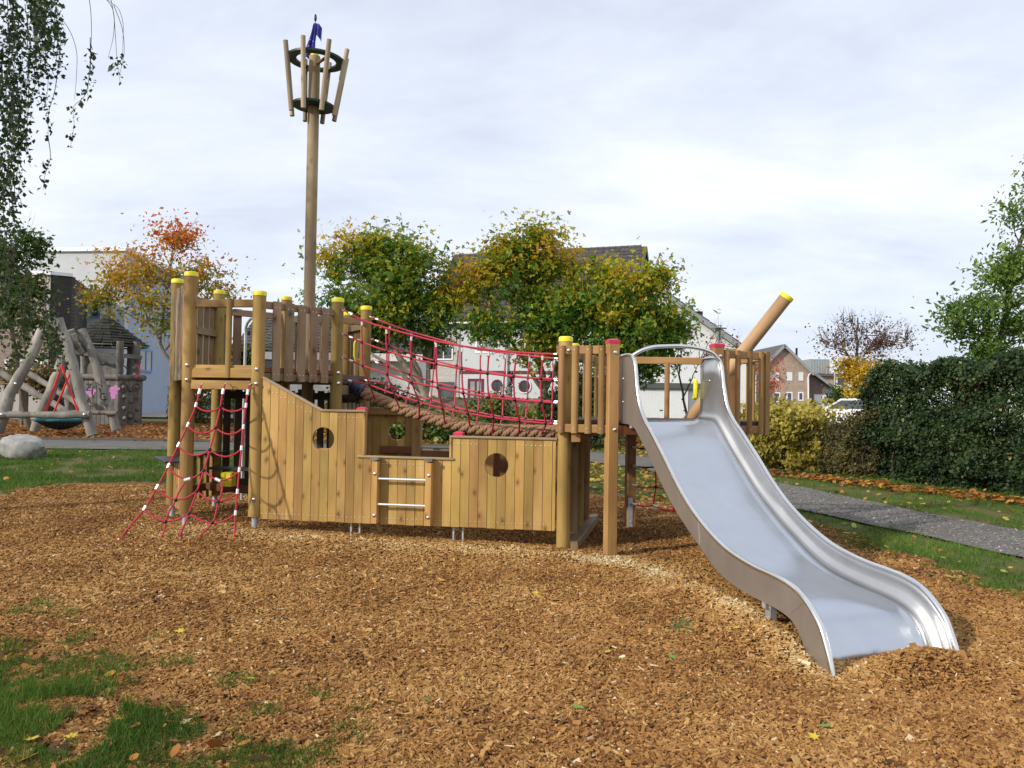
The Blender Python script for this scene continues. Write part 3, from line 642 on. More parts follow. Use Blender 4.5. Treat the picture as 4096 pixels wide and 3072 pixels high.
beam('back_rail', hull, S(-1.2, 1.90, 1.13), S(-.05, 1.90, 1.13), .10, .05, M_RED, SV); beam('back_post', hull, S(-.60, 1.86, .05), S(-.60, 1.86, 1.2), .10, .05, M_DARKRED, SV)  # post behind the porthole: interior shade is in its dark colour
for u, z in ((-2.205, 1.40), (-1.2, 1.24)):
    beam('back_post', hull, S(u, 1.90, .02), S(u, 1.90, z), .125, .095, M_RED, SV)
# right end: half round posts on a ground beam
for v, z0, uu in ((.50, .13, .035), (1.02, .15, .06), (1.58, .17, .085)):
    z = float(gz(*S(uu, v, 0).xy)); pole('end_post', hull, S(uu, v, z + .02), S(uu, v, 1.29), .072, (M_RED, M_TOWER, M_POST)[int(v * 2) % 3], 14)
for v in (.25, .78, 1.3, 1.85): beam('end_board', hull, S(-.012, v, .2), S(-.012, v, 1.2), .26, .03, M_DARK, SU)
beam('ground_beam', hull, S(.105, -.02, .075), S(.19, 2.02, .105), .11, .105, M_TOWER, (0, 0, 1), .01)
for v in (.32, .88, 1.42): bolt(hull, S(.045, v, .165), ZV, 1.4)
for v, z in ((.1, 1.22), (1.0, 1.22), (1.8, 1.22)): pass
stern = pole('corner_post', hull, S(0, 0, -.06), S(0, 0, 2.275), .0715, M_POST); round_cap(stern, S(0, 0, 2.30), .0715)
m_post = pole('corner_post', hull, S(.012, .66, .02), S(.012, .66, 2.25), .0715, M_POST); round_cap(m_post, S(.012, .66, 2.275), .0715)
beam('end_rail', hull, S(-.05, 1.93, 1.25), S(.1, .05, 1.25), .09, .09, M_DARKRED)
# ---- boarding ladders
def ladder(label, u0, v0, sgn):
    t = thing('boarding_ladder', label, 'ladder', S(u0 + .31, v0, .25))
    for k, u in enumerate((u0, u0 + .613)):
        beam('stile', t, S(u, v0, .245), S(u, v0, .925), .07, .095, M_HULL, SV); beam('stile_cap', t, S(u, v0 - .004 * sgn, .940), S(u + .0001, v0 - .004 * sgn, .969), .088, .12, M_OLDD, SV, .004)
        for z in (.79, .335): bolt(t, S(u + .005, v0 - sgn * .048, z), -SV * sgn, 1.1)
    for z in (.735, .455): pole('rung', t, S(u0 + .03, v0 - sgn * .02, z), S(u0 + .59, v0 - sgn * .02, z), .0135, M_ALU, 12)
    return t
ladder('small two-rung ladder with steel rungs on the front of the hull', -2.075, -.08, 1)
ladder('small ladder fixed outside the far side of the hull behind the low opening', -1.95, 2.02, -1)

# ---- tower
TP = {'A': (-5.02, .68, 3.06), 'B': (-4.40, -.02, 3.03), 'C': (-3.545, .0, 2.80), 'D': (-2.98, .94, 2.84), 'E': (-2.98, 1.95, 2.86), 'H': (-3.50, 2.57, 2.85), 'G': (-4.40, 2.45, 3.07), 'F': (-5.03, 1.69, 3.06)}
tower = thing('climbing_tower', 'eight-sided wooden tower with yellow-capped round posts and plank sides', 'climbing tower', S(-4.0, 1.27, .1))
TR = .0745
for k, (u, v, z) in TP.items():
    g = float(gz(*S(u, v, 0).xy)); p = pole('post', tower, S(u, v, .25), S(u, v, z), TR, M_POST); round_cap(p, S(u, v, z + .02), TR); pole('steel_sleeve', p, S(u, v, g - .15), S(u, v, .26), .034, M_GALV, 14)
def side(a, b, z0=0, z1=0):
    pa, pb = S(*TP[a][:2], 0), S(*TP[b][:2], 0); d = (pb - pa).normalized(); nrm = Vector((d.y, -d.x, 0)); c = S(-4.0, 1.27, 0)
    if nrm.dot(pa - c) < 0: nrm = -nrm
    return pa, pb, d, nrm
def trail(a, b, z, h, t=.045, mat=M_TOWER, off=0.0, z2=None, e=.06, name='rail'):
    pa, pb, d, nr = side(a, b); return beam(name, tower, pa + d * e + nr * off + ZV * z, pb - d * e + nr * off + ZV * (z2 if z2 else z), h, t, mat, nr)
def boards(a, b, ts, z0, z1, w=.11, t=.026, mat=M_TOWER, off=.04, jit=.01, name='board'):
    pa, pb, d, nr = side(a, b); Ln = (pb - pa).length
    for x in ts:
        q = pa + d * (x * Ln) + nr * off; o = beam(name, tower, q + ZV * (z0 + random.uniform(-jit, jit) * .3), q + ZV * (z1 + random.uniform(-jit, jit)), w * random.uniform(.94, 1.06), t, mat, nr)
        for z in (z0 + .08, z1 - .07):
            for s in (-.025, .025): place('screw', SCREW, o, frame(q + nr * (t / 2 + .0005) + d * s + ZV * z, nr))
trail('B', 'C', 1.885, .115, name='fascia_beam', mat=M_HULL, off=.02); trail('B', 'C', 1.745, .105, name='beam', mat=M_HULL, off=.02, t=.07); trail('B', 'C', 2.69, .088, mat=M_RED, t=.05)
trail('B', 'C', 1.952, .05, .03, M_HULL, off=.0, name='deck_edge')
pa, pb, d_, nr_ = side('B', 'C'); q = pa.lerp(pb, .59) + nr_ * .03; halfround('upright', tower, q + ZV * 1.83, q + ZV * 2.745, .075, M_POST, nr_)
for k, z in (('B', 1.80), ('B', 1.97), ('C', 1.93), ('C', 1.765), ('C', .45)):
    u, v, _ = TP[k]; bolt(tower, S(u + .02, v - .075, z), -SV, 1.25)
bolt(tower, S(TP['D'][0] + .05, TP['D'][1] - .06, 1.93), Vector((.6, -.8, 0)), 1.3); bolt(tower, S(TP['D'][0] + .055, TP['D'][1] - .06, 1.80), Vector((.6, -.8, 0)), 1.3)
boards('C', 'D', (.19, .345, .50, .655, .81), 1.80, 2.725, .113); trail('C', 'D', 2.68, .085); trail('C', 'D', 1.93, .06, mat=M_DARKRED); trail('C', 'D', 1.85, .085)
boards('A', 'B', (.16, .32, .48, .64, .8), 1.80, 2.93, .12); trail('A', 'B', 2.84, .09); trail('A', 'B', 1.86, .1)
boards('A', 'F', (.14, .29, .44, .59, .74, .88), 1.84, 2.90, .125); trail('A', 'F', 2.88, .095, off=-.0); trail('A', 'F', 2.48, .09, off=-.0); trail('A', 'F', 1.86, .1)
boards('F', 'G', (.13, .28), 1.84, 2.86, .12); trail('F', 'G', 2.80, .09); trail('F', 'G', 1.86, .1)
boards('G', 'H', (.2, .4, .6, .8), 1.84, 2.72, .115); trail('G', 'H', 2.76, .09); trail('G', 'H', 1.86, .1)
boards('E', 'H', (.16, .34, .52, .7, .86), 1.84, 2.68, .12); trail('E', 'H', 2.62, .09); trail('E', 'H', 1.86, .1)
trail('D', 'E', 2.60, .085, z2=2.66, mat=M_RED); trail('D', 'E', 1.86, .12, mat=M_DARK); trail('D', 'E', 1.72, .12, t=.07)
mb = MB(); pa, pb, d_, nr_ = side('E', 'H'); q = pa + d_ * .14 - nr_ * .03
mb.tube([q + ZV * 2.15, q + ZV * 2.15 - nr_ * .06, q + ZV * 2.20 - nr_ * .08, q + ZV * 2.38 - nr_ * .08, q + ZV * 2.43 - nr_ * .06, q + ZV * 2.43], .016, 8); mb.build('hand_grip', M_YEL, tower, smooth=50)
# deck boards
def deck(parent, poly, z, t, bw, dirv, mat, name='deck_board'):
    dv = Vector(dirv).normalized(); pv = Vector((-dv.y, dv.x, 0)); pts = [(p.dot(dv), p.dot(pv)) for p in (Vector((a[0], a[1], 0)) for a in poly)]
    lo, hi = min(p[1] for p in pts), max(p[1] for p in pts); k = lo
    def cut(y):
        xs_ = [];
        for (x0, y0), (x1, y1) in zip(pts, pts[1:] + pts[:1]):
            if (y0 > y) != (y1 > y): xs_.append(x0 + (x1 - x0) * (y - y0) / (y1 - y0))
        return (min(xs_), max(xs_)) if len(xs_) >= 2 else None
    while k + bw < hi + .01:
        c = cut(min(k + bw / 2, hi - .01))
        if c and c[1] - c[0] > .1:
            a = dv * c[0] + pv * (k + bw / 2); b = dv * c[1] + pv * (k + bw / 2); beam(name, parent, a + ZV * z, b + ZV * z, bw - .006, t, mat, ZV, .004)
        k += bw
deck(tower, [S(u * .97 - .03 * 4.0, v * .97 + .03 * 1.27, 0)[:2] for u, v, _ in TP.values()], 1.905, .04, .14, SU, M_DARK)
# lower walls, counters and bench under the tower
for (a, b) in (('F', 'G'), ('G', 'H'), ('H', 'E')): boards(a, b, (.13, .29, .45, .61, .77, .9), .28, 1.72, .1, .028, M_DARK, -.04, .02, 'lower_board')  # shade under the deck is put into the dark board colour
for (a, b) in (('F', 'G'), ('G', 'H'), ('H', 'E')): trail(a, b, .42, .1, mat=M_DARK, off=-.075); trail(a, b, 1.64, .1, mat=M_DARK, off=-.075)
boards('D', 'E', (.16, .3, .44, .58, .72, .86), .25, 1.55, .09, .03, M_TOWER, .0, .01, 'lower_board')
def counter(a, b, z, w, off):
    pa, pb, d, nr = side(a, b); beam('counter_board', tower, pa + d * .02 + nr * off + ZV * z, pb - d * .02 + nr * off + ZV * z, w, .02, M_DKBRD, ZV)
counter('A', 'B', .845, .30, .08); boards('A', 'B', (.2, .36, .52, .68, .84), .25, .83, .1, .03, M_HULL, .0, .004, 'front_board')
counter('A', 'F', .855, .28, -.06); boards('A', 'F', (.14, .3, .46, .62, .78, .92), .25, .83, .07, .04, M_POST, .0, .004, 'front_board'); trail('A', 'F', .40, .1, mat=M_DARKRED, off=-.05)
beam('bench_board', tower, S(-4.82, 1.30, .665), S(-3.25, 1.05, .665), .26, .03, M_DARK, ZV); beam('bench_beam', tower, S(-4.9, 1.25, .42), S(-3.2, 1.15, .36), .10, .05, M_DARKRED, SV)
beam('bench_beam', tower, S(-3.3, 1.1, .05), S(-3.3, 1.1, .65), .09, .09, M_DARK, SV)
mb = MB().box((0, 0, 0), .15, .12, .18); mb.box((-.04, -.064, 0), .045, .01, .17); mb.box((.04, -.064, 0), .045, .01, .17)
mb = MB().add(mb.v, mb.f, Matrix.Translation(S(-4.47, 1.05, .545)) @ HROT); mb.build('yellow_box', M_YEL, tower)
# sliding pole outside the tower
fp = S(-5.03, 2.43, 0); mb = MB(); mb.tube(spline([S(-4.72, 2.10, 2.74), S(-4.92, 2.36, 2.76), fp + ZV * 2.66, fp + ZV * 2.5, fp + ZV * 1.5, fp + ZV * 0.05], 30), .021, 10); mb.build('sliding_pole', M_GALV, tower, smooth=50)

# ---- mast
MU, MV = -3.84, 2.0; mp = S(MU, MV, 0)
mast = thing('mast', 'tall round wooden mast with a lookout basket of slanted slats', 'ship mast', mp)
pole('pole', mast, mp - ZV * .0, mp + ZV * 6.44, .079, M_MAST, 20); pole('pole_top', mast, mp + ZV * 6.442, mp + ZV * 6.47, .06, M_YEL, 16)
TILT = Matrix.Translation(mp + ZV * 5.73) @ Matrix.Rotation(R_(2.5), 4, Vector((.35, 1, 0)).normalized()) @ Matrix.Translation(-(mp + ZV * 5.73))
def ring(ri, ro, z, t, n=40):
    v, f = [], []
    for i in range(n):
        a = 2 * math.pi * i / n
        for r, dz in ((ri, -t / 2), (ro, -t / 2), (ro, t / 2), (ri, t / 2)): v.append(TILT @ (mp + Vector((r * math.cos(a), r * math.sin(a), z + dz))))
    for i in range(n):
        j = (i + 1) % n
        for k in range(4): f.append((4 * i + k, 4 * j + k, 4 * j + (k + 1) % 4, 4 * i + (k + 1) % 4))
    return v, f
MB().add(*ring(.275, .40, 6.385, .028)).build('basket_ring', M_GREEN, mast, smooth=40); MB().add(*ring(.08, .295, 5.735, .03)).build('basket_floor', M_GREEN, mast, smooth=40)
for i in range(8):
    a = R_(-100 + 45 * i); d = Vector((math.cos(a), math.sin(a), 0))
    pole('slat', mast, TILT @ (mp + d * .315 + ZV * 5.60), TILT @ (mp + d * .452 + ZV * 6.535), .034, M_PALE, 12)
a = R_(128); d = Vector((math.cos(a), math.sin(a), 0)); pole('crossbar', mast, TILT @ (mp + d * .40 + ZV * 6.33), TILT @ (mp - d * .40 + ZV * 6.33), .022, M_DARKRED, 10)
# ---- flag
ft = mp + ZV * 6.47
flag = thing('flag', 'limp blue flag with pale stars on a thin stick at the mast top', 'flag', ft)
MB().tube([ft, ft + ZV * .50], .007, 8).build('stick', M_PALE, flag); pv_, pf_ = lathe([(.004, 0), (.016, .02), (.02, .05), (.017, .085), (.006, .11)], 12)
MB().add(pv_, pf_, Matrix.Translation(ft + ZV * .47)).build('knob', M_DKBLU, flag, smooth=60)
V, F = [], []; nu, nv = 22, 16
for j in range(nv + 1):
    for i in range(nu + 1):
        s = i / nu; w = j / nv
        if s < .30:   # short fold to the right of the stick
            q = (.30 - s) / .30; V.append(ft + Vector((.012 + q * .085, -.012 + .018 * math.sin(q * 9 + w * 2), .45 - w * (.17 + .04 * q) - .07 * q * q)))
        else:
            q = (s - .30) / .70; V.append(ft + Vector((-.006 - q * (.02 + .125 * w ** .8) + .01 * math.sin(6 * w), -.015 - .03 * math.sin(q * 10.5 + w) * (.3 + w), .45 - w * (.56 - .10 * q) - .02 * q)))
for j in range(nv):
    for i in range(nu): F.append((j * (nu + 1) + i, j * (nu + 1) + i + 1, (j + 1) * (nu + 1) + i + 1, (j + 1) * (nu + 1) + i))
mb = MB().add(V, F); cloth = mb.build('cloth', M_FLAG, flag, smooth=80); so_ = cloth.modifiers.new('thickness', 'SOLIDIFY'); so_.thickness = .002
for q, z in (((-.012, -.058), .165), ((-.058, -.055), .19), ((-.075, -.058), .10)):
    pts = [Vector((.011 * (1 if k % 2 == 0 else .42) * math.sin(k * math.pi / 5), 0, .011 * (1 if k % 2 == 0 else .42) * math.cos(k * math.pi / 5))) + ft + Vector((q[0], q[1], z)) for k in range(10)]
    MB().poly_extrude(pts, (0, .002, 0)).build('star', M_STAR, cloth)
# ------------------------------------------------------------------ slide platform
AS = R_(15); SN = Vector((math.cos(AS), math.sin(AS), 0)); SD = Vector((math.sin(AS), -math.cos(AS), 0)); S0 = Vector((1.25, 8.0, 0)); SWID = .95
def SL(s, t, z): return S0 + SD * s + SN * t + ZV * z
plat = thing('slide_platform', 'raised reddish wooden platform with slatted railings at the top of the slide', 'platform', (1.8, 9.3, .02))
pSL, pSR = Vector((1.04, 8.30, 0)), Vector((2.21, 8.63, 0)); pW = Vector((2.84, 9.0, 0)); pM = S(.012, .66, 0)
pBR, pBL, pR2 = Vector((1.53, 10.23, 0)), Vector((1.12, 10.35, 0)), Vector((2.80, 10.25, 0))
for p, top, w, z0 in ((pSL, 2.235, .115, -.06), (pSR, 2.235, .115, -.06), (pBR, 1.36, .11, -.02), (pR2, 2.2, .11, 0)):
    o = beam('post', plat, p + ZV * z0, p + ZV * top, w, w, M_RED, SD, .008)
    if top > 2.21: square_cap(o, p + ZV * (top + .02), w, AS)
for p in (pSL, pSR):
    for z in (2.13, 1.33): bolt(plat, p + SD * .058 + ZV * z + SN * .01, SD, 1.1)
MB().add(MB().box((0, 0, 0), .06, .006, .42).v, MB().box((0, 0, 0), .06, .006, .42).f, Matrix.Translation(pBR + SD * .059 - SN * .02 + ZV * .2) @ Matrix.Rotation(AS, 4, 'Z')).build('steel_foot_plate', M_GALV, plat)
for z in (.34, .10): bolt(plat, pBR + SD * .062 - SN * .02 + ZV * z, SD, .7)
deck(plat, [tuple(p.xy) for p in (S(-.02, -.03, 0), pSL - SD * .05, pSR - SD * .05, pW, Vector((2.86, 9.9, 0)), pR2, pBL, pM)], 1.405, .045, .145, SN, M_DARK)
def railing(pa, pb, ts, z0, z1, w=.072, mat=M_RED, top=True, bot=True, off=.025, railmat=M_RED):
    d = (pb - pa).normalized(); nr = Vector((d.y, -d.x, 0)); Ln = (pb - pa).length
    if top: beam('rail', plat, pa + ZV * (z1 - .045), pb + ZV * (z1 - .045), .088, .045, railmat, nr)
    if bot: beam('rail', plat, pa + ZV * (z0 + .05), pb + ZV * (z0 + .05), .088, .045, railmat, nr)
    for x in ts:
        q = pa + d * (x * Ln) + nr * off; halfround('baluster', plat, q + ZV * z0, q + ZV * z1, w, mat, nr)
        for z in (z0 + .05, z1 - .045): place('screw', SCREW, plat, frame(q + nr * (w * .4) + ZV * z, nr))
ra, rb = Vector((.475, 8.475, 0)), pSL + Vector((-.045, .015, 0))
railing(ra, rb, (.105, .37, .635, .89), 1.285, 2.205)
bolt(plat, ra.lerp(rb, .255) + Vector((-.5, -.83, 0)) * .035 + ZV * 2.155, Vector((-.5, -.83, 0)), 1.1)
railing(pSR + Vector((.05, .01, 0)), pW, (.08, .33, .61, .88), 1.285, 2.205)
beam('side_board', plat, pW + Vector((.02, -.02, 1.27)), pW + Vector((.02, -.02, 2.21)), .05, .07, M_RED, (.86, .5, 0))
railing(pW, Vector((2.86, 9.9, 0)), (.3, .6, .9), 1.285, 2.205)
railing(pM + Vector((.05, .09, 0)), pBL, (.22, .48, .74), 1.3, 2.20, .075, M_RED)
beam('front_beam', plat, pSL + Vector((.05, 0, 1.325)), pSR + Vector((-.05, 0, 1.325)), .10, .045, M_DARKRED, SD)
beam('back_rail', plat, Vector((1.12, 10.33, 2.165)), Vector((2.86, 10.25, 2.165)), .09, .05, M_RED, (0, -1, 0))
halfround('baluster', plat, AT(2668, 1560, 10.22).xy.to_3d() + ZV * 1.30, AT(2668, 1560, 10.22).xy.to_3d() + ZV * 2.13, .066, M_RED, Vector((0, -1, 0)))
beam('back_beam', plat, pBL + ZV * 1.32, pR2 + ZV * 1.32, .11, .05, M_DARKRED, (0, -1, 0))
beam('deck_joist', plat, S(.13, -.10, 1.235), Vector((1.05, 10.2, 1.235)), .095, .085, M_RED); beam('deck_joist', plat, Vector((2.3, 8.8, 1.33)), Vector((2.3, 10.2, 1.33)), .1, .06, M_DARKRED)
for q in (SL(-.56, SWID - .015, 1.77),):
    mb = MB().tube([q + ZV * .09, q + ZV * .085 - Vector((0, .05, 0)), q - ZV * .085 - Vector((0, .05, 0)), q - ZV * .09], .026, 10)
    mb.build('hand_grip', M_YEL, plat, smooth=60)
# ------------------------------------------------------------------ slide
slide = thing('slide', 'wide stainless steel slide curving down to the wood chips', 'slide', SL(1.4, .475, 0))
RIM = [(-.42, 2.07), (-.36, 2.10), (-.20, 2.10), (-.09, 2.085), (-.045, 2.03), (.02, 1.80), (.115, 1.56), (.20, 1.465), (.36, 1.345), (.66, 1.11), (.93, .89), (1.16, .735), (1.36, .63), (1.56, .545), (1.78, .475), (2.0, .435), (2.2, .413), (2.42, .402), (2.58, .388), (2.70, .362), (2.80, .315), (2.88, .255), (2.945, .19), (2.995, .10), (3.04, 0), (3.075, -.12)]
BED = [(-.42, 1.425), (-.36, 1.425), (-.22, 1.425), (-.12, 1.42), (-.06, 1.415), (.0, 1.39), (.05, 1.355), (.11, 1.31), (.25, 1.20), (.53, .97), (.78, .775), (.99, .645), (1.18, .54), (1.38, .44), (1.60, .335), (1.84, .265), (2.06, .235), (2.28, .22), (2.46, .21), (2.58, .195), (2.67, .17), (2.735, .125), (2.79, .065), (2.83, -.01), (2.855, -.07), (2.87, -.16)]
m = 110
rim = spline([(s, 0, z) for s, z in RIM[3:]], m); bed = spline([(s, 0, z) for s, z in BED[3:]], m)
rim = [Vector((a[0], 0, a[1])) for a in RIM[:3]] + rim; bed = [Vector((a[0], 0, a[1])) for a in BED[:3]] + bed
def pt(i, t, h):
    L_ = (rim[i] - bed[i]).length; q = bed[i].lerp(rim[i], h if h >= .5 else min(h * .24 / L_, .45) if h else 0); return SL(q.x, t, q.z)
mb = MB(); prof = [(0.0, 1.0), (.002, .75), (.006, .5), (.014, .46), (.032, .26), (.06, .12), (.095, .035), (.14, 0.0)]
sec = prof + [(t, 0.0) for t in np.linspace(.2, SWID - .2, 9)] + [(SWID - t, h) for t, h in reversed(prof)]
ns = len(sec)
for nm_, k0, k1, mt_ in (('bed', 5, ns - 6, M_STEEL), ('inner_wall', 0, 5, M_STEELI), ('inner_wall', ns - 6, ns - 1, M_STEELI)):
    V = []; F = []; w_ = k1 - k0 + 1
    for i in range(len(rim)):
        for t, h in sec[k0:k1 + 1]: V.append(pt(i, t, h))
    for i in range(len(rim) - 1):
        for k in range(w_ - 1): F.append((i * w_ + k, i * w_ + k + 1, (i + 1) * w_ + k + 1, (i + 1) * w_ + k))
    bedo = MB().add(V, F).build(nm_, mt_, slide, smooth=60); md = bedo.modifiers.new('sheet', 'SOLIDIFY'); md.thickness = .004; md.offset = -1
for sgn, t in ((-1, -.012), (1, SWID + .012)):
    V, F = [], []
    for i in range(len(rim)):
        d = (rim[i] - bed[i]); lo = bed[i] - d.normalized() * .03
        for tt_ in (t - .008, t + .008):
            V.append(SL(rim[i].x, tt_, rim[i].z)); V.append(SL(lo.x, tt_, lo.z))
    for i in range(len(rim) - 1):
        a, b = 4 * i, 4 * i + 4; F += [(a, b, b + 1, a + 1), (a + 2, a + 3, b + 3, b + 2), (a, a + 2, b + 2, b), (a + 1, b + 1, b + 3, a + 3)]
    n4 = 4 * (len(rim) - 1); F += [(0, 1, 3, 2), (n4, n4 + 2, n4 + 3, n4 + 1)]
    MB().add(V, F).build('side_wall', M_STEELW, slide, smooth=40)
    rp_ = [SL(-.43, t - sgn * .004, 1.44), SL(-.43, t - sgn * .004, 2.0), SL(-.425, t - sgn * .004, 2.055), SL(-.39, t - sgn * .004, 2.095)] + [SL(q.x, t - sgn * .004, q.z) for q in rim[1:]]
    MB().tube(rp_, .0215, 10).build('rim_tube', M_RIM, slide, smooth=60)
hp = [SL(-.10, -.005, 2.09), SL(-.06, .06, 2.135), SL(-.02, .17, 2.175), SL(-.01, .32, 2.19), SL(-.01, .62, 2.19), SL(-.03, .78, 2.165), SL(-.06, .89, 2.125), SL(-.06, .955, 2.06)]
MB().tube(spline(hp, 30), .021, 10).build('hoop_bar', M_RIM, slide, smooth=60)
MB().bar(SL(2.28, .06, .19), SL(2.28, .06, -.15), .07, .05, SN).bar(SL(2.28, SWID - .06, .19), SL(2.28, SWID - .06, -.15), .07, .05, SN).bar(SL(2.28, 0, .165), SL(2.28, SWID, .165), .05, .04).build('support_leg', M_GALV, slide)
MB().bar(SL(-.1, -.02, 1.37), SL(-.1, SWID + .02, 1.37), .05, .03).build('fixing_bracket', M_GALV, slide)
for s_ in (1.36, 2.62):
    i = int(np.argmin([abs(b.x - s_) for b in bed])); up_n = Vector((0, 0, .0012)); MB().tube([pt(i, t, h) + up_n + SN * (.0012 if t < .2 else -.0012) for t, h in sec], .0016, 4).build('weld_seam', M_RIM, slide)
    MB().tube([SL(bed[i].x, -.0215, bed[i].z), SL(rim[i].x, -.0215, rim[i].z)], .0018, 4).build('weld_seam', M_STEELW, slide)
for z in (1.62, 1.86):
    bolt(slide, SL(-.30, -.0215, z), -SN, .8); bolt(slide, SL(-.25, SWID - .003, z), -SN, .8)
V, F = [], []; r = np.random.default_rng(5); mbd = MB(); dv, df = lathe([(.9, 0), (.8, .25), (.45, .42)], 7)
for _ in range(260):
    q = r.uniform(1.75, 2.62) if r.random() < .8 else r.uniform(1.2, 1.9); i = int(np.argmin([abs(b.x - q) for b in bed])); t = r.uniform(.12, .84); sz = .0035 * math.exp(.5 * r.standard_normal())
    i = min(max(i, 1), len(bed) - 2); tg = bed[i + 1] - bed[i - 1]; nrm = SD * (-tg.z) + ZV * tg.x
    mbd.add(dv, df, frame(SL(bed[i].x, t, bed[i].z) + nrm.normalized() * .0006, nrm, SD) @ Matrix.Diagonal((sz, sz * 1.7, sz * .7, 1)))
mw, t_, b_ = newmat('water_drop'); b_.inputs['Transmission Weight'].default_value = 1; b_.inputs['Roughness'].default_value = .02; b_.inputs['IOR'].default_value = 1.33
mbd.build('water_drops', mw, slide, smooth=60, kind='stuff')
# ------------------------------------------------------------------ bowsprit
b0, b1 = AT(2722, 1725, 10.5), AT(3150, 1183, 9.95)
bow = thing('bowsprit', 'thick round log with a yellow cap slanting up behind the slide', 'log', b0)
bd_ = (b1 - b0).normalized(); pole('log', bow, b0 - bd_ * .12, b1, .083, M_LOGW, 22)
place('end_cap', mesh('end_cap', *lathe([(.087, -.045), (.089, -.043), (.089, 0), (.083, .009), (.06, .013)], 22), M_YEL, 35), bow, frame(b1, bd_))
# ------------------------------------------------------------------ rope bridge
bridge = thing('rope_bridge', 'sagging rope bridge of one thick twisted rope between red rope nets', 'rope bridge', S(-1.5, .9, 1.5))
K = (1100 / 2212)
def zp(x, y): return 1300 + x * K, 1150 + y * K
def bplane(u0, v0, u1, v1):
    a, b = S(u0, v0, 0), S(u1, v1, 0); d = (b - a).normalized(); return a, Vector((-d.y, d.x, 0))
KNOT = mesh('knot', *lathe([(.006, -.0185), (.0155, -.011), (.019, 0), (.0155, .011), (.006, .0185)], 10), M_BLK, 70)
FERR = mesh('ferrule', *lathe([(.0135, -.028), (.0155, -.026), (.0155, .026), (.0135, .028)], 10), M_ALU, 35)
def ferrule(par, a, b, s=1.0):
    a = Vector(a); b = Vector(b); return place('ferrule', FERR, par, frame((a + b) / 2, b - a) @ Matrix.Scale(s, 4))
def rope(par, pts, r=.0105, mat=M_ROPE, n=None, name='rope'):
    pts = [Vector(p) for p in pts]; pts = spline(pts, n or max(8, len(pts) * 4)) if len(pts) > 2 else pts
    return MB().tube(pts, r, 6).build(name, mat, par, smooth=70)
def eye(par, p, d, s=1.0):
    """ring bolt at p pointing along d"""
    mb = MB(); d = Vector(d).normalized(); u = d.orthogonal().normalized()
    mb.tube([p + d * (.028 * s) + (d * math.cos(a) + u * math.sin(a)) * .017 * s for a in np.linspace(0, 2 * math.pi, 13)], .0045 * s, 6, False); mb.tube([p - d * .02, p + d * .012 * s], .007, 6)
    return mb.build('ring_bolt', M_BOLT, par, smooth=60)
NEAR = bplane(-2.93, .90, -.03, .03); NEARL = bplane(-2.93, 1.05, -.03, .18); FAR = bplane(-2.93, 1.90, -.03, .70); FARL = bplane(-2.93, 1.75, -.03, .58)
nearL = [[(150, 180), (295, 260), (493, 325), (693, 380), (893, 432), (1102, 470), (1320, 500), (1538, 520), (1753, 533), (1900, 537)],
         [(150, 375), (298, 440), (497, 510), (695, 570), (895, 615), (1100, 655), (1308, 690), (1518, 715), (1738, 732), (1900, 738)],
         [(150, 565), (305, 628), (503, 697), (700, 760), (907, 803), (1112, 848), (1318, 880), (1527, 903), (1742, 920), (1900, 930)],
         [(140, 738), (360, 785), (555, 857), (752, 918), (947, 973), (1150, 1012), (1355, 1047), (1562, 1072), (1775, 1092), (1900, 1098)]]
nearE = [(405, 905), (600, 970), (757, 1045), (965, 1100), (1165, 1115), (1345, 1165), (1560, 1170), (1740, 1180)]
farL = [[(380, 240), (522, 298), (700, 358), (888, 410), (1073, 462), (1256, 500), (1455, 528), (1650, 550), (1848, 570), (1900, 573)],
        [(380, 415), (515, 468), (690, 530), (878, 587), (1060, 632), (1250, 668), (1443, 700), (1632, 725), (1833, 747), (1900, 750)],
        [(380, 590), (510, 637), (685, 700), (865, 757), (1050, 803), (1240, 843), (1432, 875), (1628, 902), (1828, 915), (1900, 918)],
        [(290, 740), (490, 780), (665, 848), (850, 903), (1038, 962), (1230, 1003), (1425, 1040), (1612, 1060), (1820, 1075), (1900, 1080)]]
farE = [(480, 852), (648, 935), (838, 988), (1022, 1035), (1218, 1075), (1408, 1108), (1608, 1112), (1808, 1116)]
CEN = bplane(-2.98, 1.38, -.05, .40)
for lines, ends, pl, pll, rr, mt in ((nearL, nearE, NEAR, NEARL, .0112, M_ROPE), (farL, farE, FAR, FARL, .0105, M_ROPEF)):
    P = []
    for k, ln_ in enumerate(lines):
        pp = [OP(*zp(x, y), *(pll if k == 3 else pl)) for x, y in ln_]; P.append(pp); rope(bridge, pp, rr, mt, 50)
        d = (pp[1] - pp[0]).normalized(); f0 = .10 if pl is NEAR else .07; ferrule(bridge, pp[0] + d * f0, pp[0] + d * (f0 + .05)); eye(bridge, pp[0] - d * .03, d)
        d2 = (pp[-1] - pp[-2]).normalized(); ferrule(bridge, pp[-1] - d2 * .09, pp[-1] - d2 * .04, .75)
    for c in range(1, 9):
        e_ = OP(*zp(*ends[c - 1]), *bplane(-2.98, 1.38 + (-.07 if pl is NEAR else .07), -.05, .40 + (-.07 if pl is NEAR else .07)))
        col = [P[k][c] for k in range(4)]; rope(bridge, col[:1] + [col[0].lerp(col[1], .5) + Vector((random.uniform(-.008, .008), 0, 0))] + col[1:] + [e_], rr * .95, mt, 26)
        ferrule(bridge, col[0].lerp(col[1], .10), col[0].lerp(col[1], .24), .85)
        for k in (1, 2, 3): place('knot', KNOT, bridge, frame(col[k], (P[k][c + 1] - P[k][c - 1])) @ Matrix.Scale(1.2, 4))
cl = [(230, 800), (330, 855), (480, 922), (650, 988), (800, 1030), (1000, 1088), (1200, 1130), (1400, 1150), (1600, 1158), (1760, 1160), (1920, 1162)]
